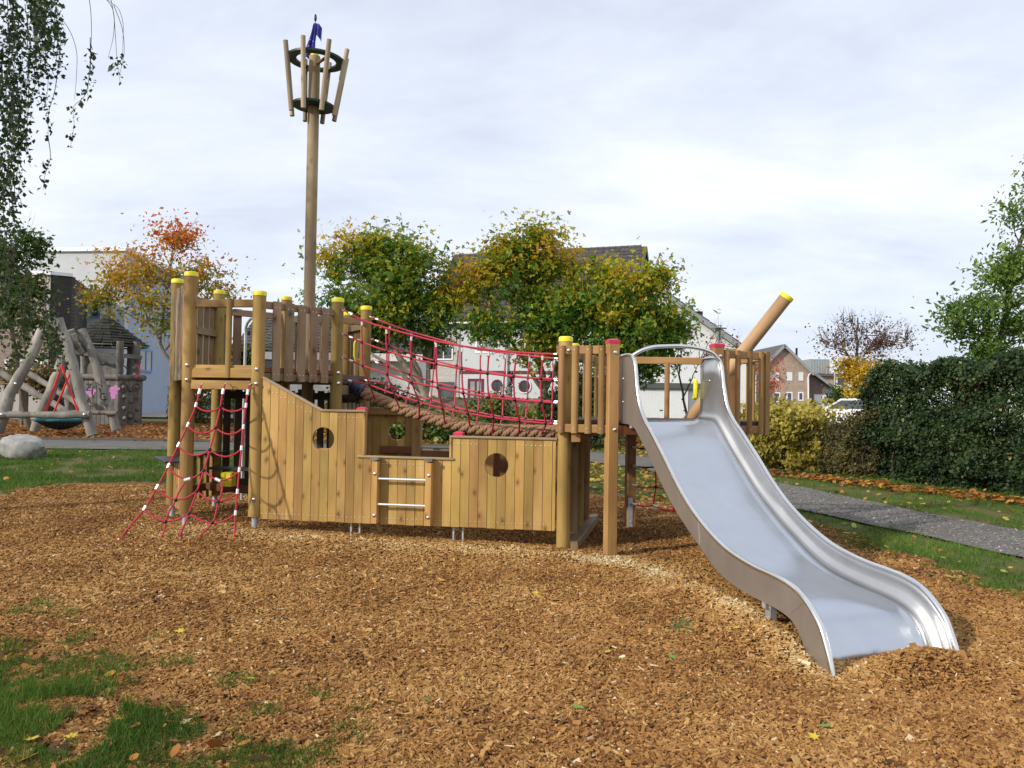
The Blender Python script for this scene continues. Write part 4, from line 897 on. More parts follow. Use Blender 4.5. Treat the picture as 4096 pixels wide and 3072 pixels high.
cpts = spline([OP(*zp(x, y), *CEN) for x, y in cl], 420); acc = [0.0]
for a, b in zip(cpts[:-1], cpts[1:]): acc.append(acc[-1] + (b - a).length)
RO, RI = .041, .021
for s in range(4):
    mb = MB()
    for q in range(3):
        pts = []
        for i, c in enumerate(cpts):
            t = (cpts[min(i + 1, 419)] - cpts[max(i - 1, 0)]).normalized(); x = t.cross(ZV).normalized(); y = x.cross(t)
            a = 2 * math.pi * (s / 4 + acc[i] / .46); o = c + (x * math.cos(a) + y * math.sin(a)) * RO
            rad = (x * math.cos(a) + y * math.sin(a)); tan = t.cross(rad); b2 = 2 * math.pi * (q / 3 - acc[i] / .155)
            pts.append(o + (rad * math.cos(b2) + tan * math.sin(b2)) * RI)
        mb.tube(pts, .0225, 7)
    mb.build('strand', M_HEMP, bridge, smooth=70)
MB().tube([cpts[0] - (cpts[5] - cpts[0]).normalized() * .0 + (cpts[1] - cpts[0]) * (i * 3.4 - 6) for i in range(11)], [.097 + .008 * math.sin(i * 2.3) for i in range(11)], 14).build('tape_wrap', M_TAPE, bridge, smooth=40)
MB().tube([cpts[0] - (cpts[5] - cpts[0]).normalized() * .16, cpts[0] + (cpts[2] - cpts[0])], .045, 10).build('rope_end', M_HEMP, bridge)
# ------------------------------------------------------------------ climbing net in front of the tower
K2 = 1100 / 2212
def z2(x, y): return 400 + x * K2, 1500 + y * K2
def netpt(x, y, bow=0):
    X, Y = z2(x, y); t = (Y - 1537) / (2180 - 1537); return AT(X, Y, 9.08 - .52 * t + bow)
net = thing('climbing_net', 'sloping red rope climbing net in front of the tower, spread out to the chips', 'climbing net', netpt(605, 1370))
RB = .0108
LR = [(815, 78), (805, 118), (770, 250), (703, 410), (627, 572), (546, 742), (455, 912), (354, 1082), (240, 1218), (150, 1335)]
MR = [(1005, 72), (992, 118), (968, 260), (930, 426), (884, 601), (835, 768), (779, 936), (716, 1112), (660, 1250), (600, 1385)]
RRp = [(1200, 80), (1190, 125), (1172, 255), (1151, 430), (1137, 600), (1119, 775), (1104, 950), (1089, 1122), (1084, 1250), (1079, 1410)]
for ch_, fend in ((LR, 0), (MR, 1), (RRp, 1)):
    P = [netpt(*p) for p in ch_]; rope(net, P, RB, M_ROPE, 44); ferrule(net, P[1], P[1].lerp(P[2], .22), 1.15); eye(net, P[0] + Vector((0, .05, .01)), Vector((0, -1, -.25)), 1.3)
    if fend: ferrule(net, P[-1], P[-1].lerp(P[-2], .2), 1.3)
def sag(a, b, s): return [netpt(*a), netpt((a[0] + b[0]) / 2 - (b[0] - a[0]) * .22, (a[1] * .72 + b[1] * .28) + s * .8), netpt((a[0] + b[0]) / 2, (a[1] + b[1]) / 2 + s), netpt((a[0] + b[0]) / 2 + (b[0] - a[0]) * .22, a[1] * .28 + b[1] * .72 + s * .8), netpt(*b)]
SG = {2: 38, 3: 52, 4: 60, 5: 80, 6: 77, 7: 78}
for i in range(2, 8):
    l, mm, r_ = LR[i], MR[i], RRp[i]; s = SG[i]
    rope(net, sag(l, mm, s), RB * .95, M_ROPE, 20); rope(net, sag(mm, r_, s * .93), RB * .95, M_ROPE, 20)
    place('knot', KNOT, net, frame(netpt(*mm), Vector((1, 0, -.1))) @ Matrix.Scale(1.15, 4))
    for q, q2 in ((l, LR[i - 1]), (r_, RRp[i - 1])):
        a = netpt(*q); b = netpt(*q2); ferrule(net, a.lerp(b, .0), a.lerp(b, .14), 1.0)
a1 = [(692, 848), (655, 905), (625, 960), (610, 1006), (560, 1090), (528, 1180), (520, 1245), (490, 1310), (430, 1358)]; a2 = [(965, 855), (983, 905), (975, 960), (951, 1018), (935, 1100), (905, 1187), (850, 1250), (800, 1300), (790, 1340), (806, 1392)]
for ch_ in (a1, a2): rope(net, [netpt(*p) for p in ch_], RB * .95, M_ROPE, 30)
for q in ((610, 1006), (528, 1180), (951, 1018), (905, 1187)): place('knot', KNOT, net, frame(netpt(*q), Vector((1, 0, -.1))) @ Matrix.Scale(1.15, 4))
ferrule(net, netpt(688, 845), netpt(718, 836), 1.25); ferrule(net, netpt(935, 838), netpt(963, 852), 1.25); ferrule(net, netpt(798, 1378), netpt(812, 1402), 1.3)
# ------------------------------------------------------------------ net under the slide platform
K3 = 500 / 1659
def z3(x, y, Y=10.15): return AT(2200 + x * K3, 1750 + y * K3, Y)
net2 = thing('climbing_net', 'small red and black rope net on the back post under the slide platform', 'climbing net', z3(1400, 910))
for row, mt in (([(1110, 125), (1200, 148), (1300, 152), (1500, 150), (1800, 130)], M_BLK), ([(1110, 380), (1250, 397), (1400, 392), (1550, 398), (1800, 375)], M_DKBLU), ([(1105, 632), (1230, 668), (1400, 655), (1560, 692), (1800, 700)], M_ROPEO), ([(1100, 884), (1230, 912), (1390, 910), (1520, 965), (1640, 972), (1800, 960)], M_ROPEO)):
    P = [z3(*p) for p in row]; rope(net2, P, .011, mt, 22); ferrule(net2, P[0], P[0].lerp(P[1], .3), 1.1)
rope(net2, [z3(1410, 350), z3(1404, 500), z3(1406, 655), z3(1385, 800), z3(1375, 905)], .011, M_ROPEO); rope(net2, [z3(1640, 870), z3(1642, 972)], .011, M_ROPEO)
for q in ((1405, 655), (1403, 395)): place('knot', KNOT, net2, frame(z3(*q), Vector((1, 0, 0))) @ Matrix.Scale(1.2, 4))
ferrule(net2, z3(1375, 905), z3(1418, 915), 1.3)
# ------------------------------------------------------------------ plants
def PX(x, y, D, rx, rz, ry=None): 
    k = D / FPX; return (AT(x, y, D), (rx * k, (ry if ry else rx * .8) * k, rz * k))
def leaf_quads(P, size, r, up=.35, out=None, wid=.38, droop=0.0):
    n = len(P); nr = r.standard_normal((n, 3)); nr[:, 2] += up * 2
    if out is not None: nr += out
    nr /= np.linalg.norm(nr, axis=1)[:, None] + 1e-9
    d = r.standard_normal((n, 3)); d[:, 2] -= droop; d -= nr * (d * nr).sum(1)[:, None]; d /= np.linalg.norm(d, axis=1)[:, None] + 1e-9
    w = np.cross(nr, d); s = (size * np.exp(.25 * r.standard_normal(n)))[:, None]
    V = np.stack([P, P + d * s * .55 + w * s * wid + nr * s * .10, P + d * s - nr * s * .08, P + d * s * .5 - w * s * wid + nr * s * .10], 1).reshape(-1, 3)
    return V, np.arange(4 * n).reshape(n, 4)
def maple_quads(P, size, r, out=None):
    """three pointed lobes per leaf: three kites from one stalk point"""
    n = len(P); nr = r.standard_normal((n, 3)); nr[:, 2] += .8
    if out is not None: nr += out
    nr /= np.linalg.norm(nr, axis=1)[:, None] + 1e-9
    d = r.standard_normal((n, 3)); d[:, 2] -= .5; d -= nr * (d * nr).sum(1)[:, None]; d /= np.linalg.norm(d, axis=1)[:, None] + 1e-9
    w = np.cross(nr, d); s = (size * np.exp(.25 * r.standard_normal(n)))[:, None]; vs = []
    for a, L_ in ((0, 1.0), (1.0, .8), (-1.0, .8)):
        dd = d * math.cos(a) + w * math.sin(a); ww = w * math.cos(a) - d * math.sin(a); b = P - d * s * .2
        vs.append(np.stack([b, b + dd * s * .55 * L_ + ww * s * .24 + nr * s * .05, b + dd * s * L_ - nr * s * .1, b + dd * s * .55 * L_ - ww * s * .24 + nr * s * .05], 1))
    V = np.stack(vs, 1).reshape(-1, 3); return V, np.arange(12 * n).reshape(3 * n, 4)
def clumps(blobs, per_m3, r, shell=.45):
    C = []; O = []
    for c, rad in blobs:
        vol = 4.19 * rad[0] * rad[1] * rad[2]; k = max(5, int(vol * per_m3))
        d = r.standard_normal((k, 3)); d /= np.linalg.norm(d, axis=1)[:, None]; q = r.random(k) ** (shell)
        C.append(np.array(list(c)) + d * q[:, None] * np.array(rad)); O.append(d * q[:, None])
    return np.vstack(C), np.vstack(O)
def tube_set(name, parent, lines, mat, n=5, smooth=60):
    mb = MB()
    for pts, rr in lines: mb.tube(pts, rr, n)
    return mb.build(name, mat, parent, smooth=smooth)
def tree(name, label, cat, base, stems, blobs, n, size, mat, bark, seed, per=3.0, sig=.3, tint=(.5, .15), hgrad=0.0, maple=False, twig=.010, group=None, shell=.45, wid=.38, up=.35, trunkside=7, drop=None, bare=None):
    r = np.random.default_rng(seed); t = thing(name, label, cat, base, group); b = Vector(base)
    tl = []
    for pts, r0, r1 in stems:
        p = spline([Vector(q) for q in pts], 14); p = [q + Vector((r.normal(0, r0 * .25), r.normal(0, r0 * .25), 0)) if 0 < i < 13 else q for i, q in enumerate(p)]
        tl.append((p, list(np.linspace(r0, r1, 14))))
    if tl: tube_set('trunk', t, tl, bark, trunkside)
    C, O = clumps(blobs, per, r, shell)
    if drop is not None:
        k = [not drop(Vector(c)) for c in C]; C, O = C[k], O[k]
    ap = np.array([list(q) for l, _ in tl for q in l[3:]]) if tl else np.array([list(b)])
    bl = []
    for c in C:
        d = np.linalg.norm(ap - c, axis=1) + np.maximum(0, ap[:, 2] - c[2] + .3) * 2; a = ap[np.argmin(d)]; L_ = np.linalg.norm(c - a)
        m = (a + c) / 2 + r.normal(0, .10 * L_, 3); m[2] += .08 * L_; tip = c + (c - a) / (L_ + .01) * .28 + r.normal(0, .06, 3)
        bl.append((spline([a, m, c, tip], 8), list(np.linspace(twig * (1 + L_ * .8), twig * .3, 8))))
    tube_set('branches', t, bl, bark, 4)
    if bare:   # thin leafless shoots standing out of the crown
        sh = []
        for _ in range(bare):
            i = r.integers(len(C)); c = C[i]; d = O[i] + np.array([0, 0, .9]) + r.normal(0, .25, 3); d /= np.linalg.norm(d); L_ = r.uniform(.4, 1.1)
            sh.append(([c, c + d * L_ * .5 + r.normal(0, .04, 3), c + d * L_], [twig * .7, twig * .5, twig * .25]))
        tube_set('bare_twigs', t, sh, bark, 3)
    ci = r.integers(len(C), size=n); wts = .55 + .9 * r.random(len(C)); P = C[ci] + r.standard_normal((n, 3)) * sig * wts[ci][:, None] * np.array([1, 1, .75])
    V, F = (maple_quads if maple else leaf_quads)(P, size, r, out=O[ci] * .8) if maple else leaf_quads(P, size, r, up, O[ci] * .8, wid)
    zr = (P[:, 2] - C[:, 2].min()) / (np.ptp(C[:, 2]) + 1e-6)
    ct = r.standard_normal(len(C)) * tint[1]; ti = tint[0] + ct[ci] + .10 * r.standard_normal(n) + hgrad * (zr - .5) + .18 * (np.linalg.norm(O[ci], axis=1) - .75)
    ti = np.clip(np.repeat(ti, 3) if maple else ti, 0, 1)
    o = place('crown', np_mesh('crown', V - np.array(list(b)), F, mat, ti), t, Matrix.Translation(b)); return t
def hedge(name, label, cat, line, depth, hf, n, size, mat, seed, tint=(.4, .12), rough=.4, stems=60, wid=.34, group=None, bark=None, rag=.16):
    """a clipped or wild shrub mass growing back from a base line"""
    r = np.random.default_rng(seed); Ln = [Vector((*p, 0)) for p in line]; b = G(*line[len(line) // 2]); t = thing(name, label, cat, b, group)
    T = r.random(n) * (len(Ln) - 1); i = np.minimum(T.astype(int), len(Ln) - 2); f = T - i; A = np.array(line)
    q = A[i] * (1 - f)[:, None] + A[i + 1] * f[:, None]; tg = A[i + 1] - A[i]; tg /= np.linalg.norm(tg, axis=1)[:, None]; nb = np.stack([-tg[:, 1], tg[:, 0]], 1)
    nb *= np.sign((nb * q).sum(1))[:, None]   # away from the viewer
    dp0 = r.random(n) ** 1.6
    s = np.cumsum(np.r_[0, np.hypot(*np.diff(A, axis=0).T)]); arc = s[i] + f * (s[i + 1] - s[i])
    H = hf(T / (len(Ln) - 1)) * (1 + .16 * (vnoise(arc, r.random(n) * .5, .6, seed) - .5) + rag * (vnoise(arc, dp0 * 2, .2, seed + 1) - .5))
    kind = r.random(n); z = r.random(n); dp = dp0
    front = kind < .6; top = (kind >= .6) & (kind < .85)
    lump = (vnoise(arc, z * H, .45, seed + 2) - .5) * rough * 1.6 + (vnoise(arc, z * H, .16, seed + 3) - .5) * rough * .8
    lump = lump + .32 * np.abs(z - .42) ** 1.5 * 2 * (z > .42) + .25 * (z < .12)
    dd = np.where(front, np.abs(r.normal(0, .09, n)), np.where(top, dp * depth, dp * depth)) + lump * (1 - dp * .7)
    z = np.where(top, 1 - np.abs(r.normal(0, .035, n)) - .25 * np.maximum(0, .15 - dd) , z)
    xy = q + nb * dd[:, None]; zz_ = gz0(xy[:, 0], xy[:, 1]) + np.maximum(.03, z * H); P = np.c_[xy, zz_]
    outv = np.c_[-nb * .9, .5 * np.ones(n)]
    V, F = leaf_quads(P, size, r, .2, outv, wid); ti = tint[0] + tint[1] * 2.2 * (vnoise(arc, z * H, .5, seed + 5) - .5) + .11 * r.standard_normal(n) + np.where(r.random(n) < .02, .45, 0)
    place('foliage', np_mesh('foliage', V - np.array(list(b)), F, mat, np.clip(ti, 0, 1)), t, Matrix.Translation(b))
    sl_ = []
    for _ in range(stems):
        k = r.integers(n); h = H[k] * r.uniform(.5, .95); p = Vector((*(q[k] + nb[k] * r.uniform(.1, .6) * depth), 0)); p.z = float(gz0(p.x, p.y)) - .05
        sl_.append((spline([p, p + Vector((r.normal(0, .1), r.normal(0, .1), h * .5)), p + Vector((r.normal(0, .25), r.normal(0, .25), h))], 7), list(np.linspace(.014, .004, 7))))
    tube_set('stems', t, sl_, bark or M_BARKD, 4); return t
G1 = [(0, (.028, .085, .012)), (.34, (.07, .18, .02)), (.5, (.17, .27, .024)), (.64, (.44, .42, .025)), (.80, (.60, .42, .022)), (.95, (.54, .29, .03)), (1, (.32, .14, .03))]
L_MAPLE = leafmat('maple_leaf', G1, .5, .3)
L_HEDGE = leafmat('hedge_leaf', [(0, (.010, .024, .008)), (.45, (.024, .050, .013)), (.75, (.055, .095, .022)), (.92, (.16, .17, .04)), (1, (.30, .22, .06))], .2)
L_YELLOW = leafmat('yellow_bush_leaf', [(0, (.07, .08, .02)), (.35, (.20, .18, .03)), (.6, (.39, .32, .045)), (.85, (.56, .45, .10)), (1, (.62, .54, .20))], .35)
L_BROWN = leafmat('brownish_bush_leaf', [(0, (.03, .035, .012)), (.4, (.085, .08, .022)), (.7, (.17, .13, .04)), (1, (.28, .18, .06))], .3)
L_ORANGE = leafmat('orange_leaf', [(0, (.10, .16, .02)), (.25, (.28, .29, .025)), (.45, (.55, .36, .03)), (.65, (.62, .20, .03)), (.85, (.60, .09, .04)), (1, (.42, .06, .05))], .35)
L_GREEN = leafmat('fresh_green_leaf', [(0, (.05, .105, .02)), (.4, (.12, .22, .035)), (.7, (.24, .33, .055)), (1, (.40, .40, .09))], .4)
L_BIRCH = leafmat('birch_leaf', [(0, (.018, .038, .012)), (.5, (.04, .075, .02)), (.8, (.085, .13, .03)), (1, (.28, .25, .05))], .3)
L_GOLD = leafmat('golden_leaf', [(0, (.24, .15, .02)), (.4, (.48, .30, .02)), (.75, (.62, .40, .03)), (1, (.40, .38, .06))], .35)
L_RUSSET = leafmat('russet_leaf', [(0, (.08, .045, .035)), (.5, (.17, .085, .055)), (.8, (.30, .12, .05)), (1, (.50, .30, .04))], .3)
L_IVY = leafmat('bank_leaf', [(0, (.022, .05, .012)), (.45, (.055, .11, .02)), (.7, (.13, .18, .03)), (.88, (.36, .30, .045)), (1, (.45, .22, .04))], .3)
# -- the two maples on the bank, and a third behind
def B(x, y, D): return AT(x, y, D)
g1 = G(-2.9, 27.5)
tree('maple_tree', 'green and yellow maple with pale leaning stems, left of the two on the bank', 'tree', g1,
     [((g1 - ZV * .2, B(1690, 1560, 27.4), B(1625, 1470, 27.3), B(1560, 1330, 27.2), B(1500, 1180, 27.0)), .17, .05), ((B(1700, 1590, 27.5), B(1660, 1440, 27.6), B(1650, 1290, 27.6), B(1640, 1120, 27.6)), .12, .04), ((B(1700, 1600, 27.6), B(1715, 1470, 27.8), B(1722, 1330, 28), B(1740, 1200, 28)), .10, .03), ((B(1690, 1570, 27.4), B(1590, 1480, 27), B(1460, 1390, 26.8), B(1400, 1300, 26.6)), .08, .03)],
     [PX(1540, 1060, 27.4, 190, 115), PX(1400, 1060, 27.2, 115, 110), PX(1690, 1100, 27.6, 120, 130), PX(1560, 1220, 27.2, 255, 105), PX(1350, 1200, 27, 75, 110), PX(1570, 985, 27.4, 130, 45), PX(1700, 1320, 27.3, 100, 70), PX(1520, 1340, 27, 110, 55), PX(1775, 1190, 27.7, 75, 85)],
     14500, .118, L_MAPLE, M_BARKL, 101, 2.4, .36, (.48, .15), .30, True, .012, 'maples on the bank', bare=26)
g2 = G(1.15, 27.2)
tree('maple_tree', 'largest green and yellow maple, in the middle of the bank', 'tree', g2,
     [((g2 - ZV * .2, B(2175, 1560, 27.2), B(2165, 1440, 27.2), B(2140, 1300, 27.2), B(2130, 1100, 27.2)), .15, .04), ((B(2175, 1580, 27.2), B(2120, 1480, 27), B(2040, 1360, 26.8), B(1960, 1240, 26.6)), .09, .03), ((B(2180, 1560, 27.3), B(2250, 1440, 27.4), B(2330, 1320, 27.4), B(2420, 1200, 27.3)), .10, .03)],
     [PX(2120, 1040, 27.2, 190, 85), PX(2030, 1140, 27, 130, 100), PX(2200, 1130, 27, 170, 115), PX(1930, 1240, 26.8, 115, 105), PX(2100, 1270, 26.8, 215, 95), PX(2260, 1300, 26.8, 150, 90), PX(2130, 955, 27.2, 95, 40), PX(2020, 1010, 27.2, 50, 40), PX(2180, 1400, 26.8, 130, 45), PX(1890, 1150, 27, 55, 70)],
     14500, .118, L_MAPLE, M_BARK, 102, 2.4, .35, (.56, .15), .24, True, .012, 'maples on the bank', bare=30)
g3 = G(4.0, 26.6)
tree('maple_tree', 'green and yellow maple on the right of the bank, above the slide top', 'tree', g3,
     [((g3 - ZV * .2, B(2520, 1560, 26.6), B(2510, 1420, 26.6), B(2480, 1260, 26.6), B(2440, 1120, 26.6)), .13, .04), ((B(2520, 1560, 26.6), B(2570, 1440, 26.6), B(2620, 1340, 26.5), B(2680, 1250, 26.4)), .08, .03)],
     [PX(2380, 1100, 26.6, 120, 90), PX(2500, 1120, 26.5, 110, 85), PX(2440, 1230, 26.4, 190, 100), PX(2600, 1230, 26.3, 120, 85), PX(2520, 1350, 26.2, 200, 85), PX(2690, 1330, 26.2, 85, 70), PX(2410, 1390, 26.2, 110, 90), PX(2560, 1440, 26, 100, 50), PX(2620, 1130, 26.6, 45, 60)],
     12000, .118, L_MAPLE, M_BARK, 103, 2.5, .35, (.49, .16), .28, True, .012, 'maples on the bank', bare=16)
# -- shrubs on the bank
tree('evergreen_shrub', 'dark dense shrub behind the rope bridge, left of the slide platform', 'shrub', G(2.0, 24.9), [], [PX(2330, 1600, 24.6, 130, 150), PX(2230, 1600, 25.2, 80, 130), PX(2400, 1700, 24.3, 90, 100), PX(2300, 1750, 24, 120, 60)], 9000, .10, L_HEDGE, M_BARKD, 104, 9, .22, (.5, .12))
tree('leafy_shrub', 'low green and yellow shrub on the bank behind the low hull opening', 'shrub', G(-1.0, 24.7), [], [PX(1990, 1660, 25.5, 130, 60), PX(2090, 1700, 25, 120, 55), PX(1900, 1730, 24.6, 110, 40), PX(2180, 1720, 24.6, 80, 50)], 7000, .11, L_IVY, M_BARKD, 105, 10, .20, (.55, .16))
tree('leafy_shrub', 'low green and yellow shrub at the foot of the left maple', 'shrub', G(-3.4, 24.6), [], [PX(1700, 1700, 25, 120, 50), PX(1580, 1730, 24.8, 100, 50), PX(1790, 1740, 24.6, 60, 36), PX(1450, 1720, 24.6, 80, 60)], 5500, .11, L_IVY, M_BARKD, 106, 10, .20, (.58, .16))
tree('evergreen_shrub', 'dark shrub beside the pale stems of the left maple', 'shrub', G(-4.6, 27.0), [], [PX(1510, 1590, 27, 90, 80), PX(1420, 1560, 27, 80, 110), PX(1560, 1650, 26.6, 80, 50)], 5000, .11, L_HEDGE, M_BARKD, 107, 8, .24, (.5, .12))
tree('young_tree', 'thin half-bare young tree in front of the white garage', 'tree', G(6.9, 31), [((G(6.9, 31), B(2730, 1560, 31), B(2715, 1480, 31), B(2735, 1380, 31), B(2745, 1290, 31)), .06, .015), ((B(2728, 1600, 31), B(2765, 1520, 31), B(2800, 1440, 31)), .035, .01)], [PX(2740, 1330, 31, 70, 85), PX(2820, 1400, 31, 90, 60), PX(2700, 1440, 31, 60, 60), PX(2880, 1390, 31, 70, 40)], 380, .10, L_RUSSET, M_BARKD, 108, 2.6, .3, (.5, .2), twig=.012, bare=30)
# -- right-hand shrubs and hedge
yb = GP(3110, 1872)
hedge('yellow_bush', 'bright yellow-green bush to the right of the slide top', 'bush', [GP(2900, 1850), GP(3020, 1868), GP(3140, 1885), GP(3270, 1893)], 2.0, lambda t: 1.36 - .22 * np.maximum(0, t - .55) / .45 - .10 * np.sin(t * 11), 12000, .085, L_YELLOW, 110, (.58, .16), .7, 150, .42, rag=.5)
hedge('brownish_bush', 'thin brown-green bush between the yellow bush and the dark hedge', 'bush', [GP(3270, 1885), GP(3380, 1905), GP(3500, 1920)], 1.5, lambda t: 1.0 + .35 * t, 9000, .055, L_BROWN, 111, (.45, .15), .5, 90, rag=.5)
hedge('dark_hedge', 'tall dark green hedge filling the right edge beyond the path', 'hedge', [GP(3420, 1905), GP(3560, 1925), GP(3720, 1948), GP(3900, 1968), GP(4096, 1990), GP(4500, 2040), GP(5000, 2110)], 2.2, lambda t: 1.75 + .64 * np.clip(t / .10, 0, 1) + .12 * np.sin(t * 23) , 74000, .062, L_HEDGE, 112, (.44, .13), .42, 90, rag=.08)
gr = G(9.6, 17.5)
tree('broadleaf_tree', 'light green leafy tree rising behind the right end of the dark hedge', 'tree', gr,
     [((gr, B(3990, 1420, 16.5), B(4010, 1300, 16.5), B(4060, 1100, 16.5), B(4120, 800, 16.5)), .11, .03), ((B(4000, 1420, 16.5), B(3920, 1330, 16.4), B(3840, 1280, 16.3), B(3790, 1250, 16.3)), .05, .012)],
     [PX(4040, 1340, 16.4, 150, 80), PX(3900, 1320, 16.3, 110, 70), PX(3830, 1260, 16.3, 75, 55), PX(3960, 1220, 16.4, 110, 75), PX(4080, 1200, 16.4, 110, 110), PX(4090, 1030, 16.4, 85, 110), PX(4120, 860, 16.4, 85, 100), PX(4150, 720, 16.4, 80, 80), PX(3990, 1110, 16.4, 70, 55), PX(4250, 1150, 16.4, 160, 260), PX(4200, 1400, 16.4, 150, 60), PX(3960, 1400, 16.2, 90, 40)],
     10500, .105, L_GREEN, M_BARK, 113, 3.4, .20, (.45, .15), .1, False, .009, wid=.2, up=.1)
# -- far right
gb = G(19.8, 46)
tree('bare_tree', 'half bare reddish tree beyond the hedge with golden lower leaves', 'tree', gb, [((gb, B(3425, 1480, 46), B(3430, 1400, 46), B(3430, 1270, 46)), .16, .03), ((B(3425, 1500, 46), B(3455, 1420, 46), B(3520, 1330, 46)), .08, .02), ((B(3425, 1480, 46), B(3380, 1400, 46), B(3340, 1340, 46)), .07, .02)],
     [PX(3430, 1320, 46, 130, 65), PX(3330, 1390, 46, 85, 60), PX(3540, 1400, 46, 95, 65), PX(3430, 1400, 46, 150, 55), PX(3610, 1370, 46, 40, 30)], 2100, .12, L_RUSSET, M_BARKD, 114, 1.5, .42, (.38, .2), -.2, twig=.020, bare=320)
tree('golden_shrub', 'golden yellow shrub under the half bare tree', 'shrub', G(19.0, 43), [((G(19, 43), B(3430, 1560, 43), B(3420, 1480, 43)), .05, .02)], [PX(3400, 1475, 43, 70, 45), PX(3440, 1520, 43, 85, 50), PX(3480, 1500, 43, 65, 40), PX(3450, 1580, 43, 45, 30)], 3600, .16, L_GOLD, M_BARKD, 115, 3, .3, (.5, .18))
tree('green_shrub', 'small bright green shrub under the golden shrub by the blue sign', 'shrub', G(18.0, 46), [], [PX(3385, 1580, 46, 60, 28), PX(3350, 1600, 46, 25, 22)], 1600, .15, L_IVY, M_BARKD, 116, 4, .25, (.35, .1))
tree('red_tree', 'small red-leaved tree in front of the brick house', 'tree', G(21.2, 66), [((G(21.2, 66), B(3075, 1560, 66), B(3080, 1480, 66)), .07, .02)], [PX(3085, 1475, 66, 38, 40), PX(3070, 1540, 66, 40, 35), PX(3040, 1500, 66, 30, 60)], 700, .16, L_ORANGE, M_BARKD, 117, 1.2, .35, (.78, .1), twig=.015, bare=20)
# -- left
go = G(-11.9, 29)
tree('autumn_tree', 'orange and yellow autumn tree left of the tower with a slanting trunk', 'tree', go,
     [((go, B(715, 1500, 29), B(676, 1437, 29), B(640, 1370, 29), B(600, 1290, 29), B(560, 1220, 29)), .10, .03), ((B(640, 1370, 29), B(655, 1250, 29), B(680, 1100, 29), B(690, 930, 29)), .06, .015), ((B(660, 1400, 29), B(740, 1300, 29), B(830, 1200, 29)), .05, .012), ((B(600, 1300, 29), B(520, 1260, 29), B(430, 1220, 29)), .05, .012)],
     [PX(480, 1130, 29, 85, 75), PX(410, 1190, 29, 50, 55), PX(560, 1200, 29, 120, 75), PX(680, 1150, 29, 110, 85), PX(600, 1060, 29, 50, 60), PX(700, 1010, 29, 85, 65), PX(690, 935, 29, 72, 80), PX(790, 1080, 29, 85, 70), PX(880, 1130, 29, 75, 65), PX(650, 1270, 29, 90, 55), PX(450, 1100, 29, 30, 80)],
     6300, .14, L_ORANGE, M_BARK, 118, 1.7, .36, (.37, .12), .50, False, .012, up=.1, bare=20, wid=.26)
gl = G(-17.5, 29)
tree('leafy_tree', 'dull green leafy tree at the left edge in front of the brick block', 'tree', gl, [((gl, B(60, 1400, 28.5), B(50, 1250, 28.5), B(40, 1050, 28.5)), .12, .04)], [PX(60, 1080, 28.5, 100, 110), PX(-30, 1100, 28.5, 110, 160), PX(110, 1000, 28.5, 65, 60), PX(20, 1250, 28.5, 130, 100), PX(120, 1180, 28.5, 55, 60)], 5500, .14, L_IVY, M_BARK, 119, 2.0, .32, (.40, .15), bare=15)
hedge('garden_hedge', 'yellow-topped garden hedge between the play hut and the tower', 'hedge', [(-14.8, 34.4), (-13.2, 34.4), (-11.0, 34.3)], 1.2, lambda t: 1.62 + .1 * np.sin(t * 9), 6500, .10, L_YELLOW, 120, (.24, .10), .3, 40)
tree('round_bush', 'round green bush seen between the tower posts', 'bush', G(-8.9, 26.5), [], [PX(958, 1430, 26.5, 45, 55), PX(975, 1480, 26.5, 40, 40), PX(960, 1560, 26.5, 40, 60)], 2600, .11, L_IVY, M_BARKD, 121, 5, .2, (.42, .12))
tree('dry_bush', 'dull yellow bush behind the log swing', 'bush', G(-17.2, 33), [], [PX(130, 1500, 33, 100, 45), PX(60, 1520, 33, 60, 40), PX(200, 1530, 33, 60, 40)], 3000, .13, L_BROWN, M_BARKD, 122, 3, .3, (.75, .15))
# -- hanging birch branches, trunk out of the picture on the left
bb = G(-8.6, 9.6); birch = thing('birch_tree', 'weeping birch whose leafy twigs hang into the upper left corner', 'tree', bb)
r = np.random.default_rng(130); tb = [(spline([bb - ZV * .2, bb + Vector((.2, 0, 3)), bb + Vector((.1, -.1, 6)), bb + Vector((.5, 0, 9))], 20), list(np.linspace(.17, .05, 20)))]
tube_set('trunk', birch, tb, M_BIRCH, 10); LP, LT = [], []; strands = []
def strand(pts, D, l0, l1, den, dy=0.0, tint=.35):
    P = spline([AT(x, y, D + dy * i) for i, (x, y) in enumerate(pts)], 30); strands.append((P, list(np.linspace(.0045, .0016, 30))))
    Lc = sum((b - a).length for a, b in zip(P[:-1], P[1:])) * (l1 - l0); k = int(Lc * den)
    for _ in range(k):
        q = r.uniform(l0, l1) * 29; i = min(int(q), 28); p = P[i].lerp(P[i + 1], q - i) + Vector(r.normal(0, .028, 3)); LP.append(list(p)); LT.append(tint + r.normal(0, .14))
    return P
strand([(330, -120), (361, 26), (366, 130), (362, 219), (356, 300), (351, 371)], 8.6, .62, 1, 60); strand([(361, 150), (358, 300), (330, 395), (298, 420), (296, 500), (283, 577)], 8.6, .35, 1, 62)
strand([(380, -60), (431, 0), (470, 30), (490, 80), (492, 160), (490, 225)], 8.8, .97, 1, 5); strand([(440, -20), (455, 60), (462, 150), (468, 235), (480, 325)], 8.8, .68, 1, 55); strand([(400, -30), (448, 30), (455, 130), (432, 235)], 8.8, .9, 1, 3); strand([(455, 20), (490, 120), (495, 225), (478, 300)], 8.8, .72, 1, 40)
strand([(205, -100), (219, 0), (226, 100), (236, 200), (232, 298)], 8.3, .2, 1, 95); strand([(232, 280), (215, 380), (199, 431), (192, 563)], 8.3, .25, .95, 55); strand([(192, 540), (200, 640), (180, 700), (172, 762)], 8.3, .35, 1, 60)
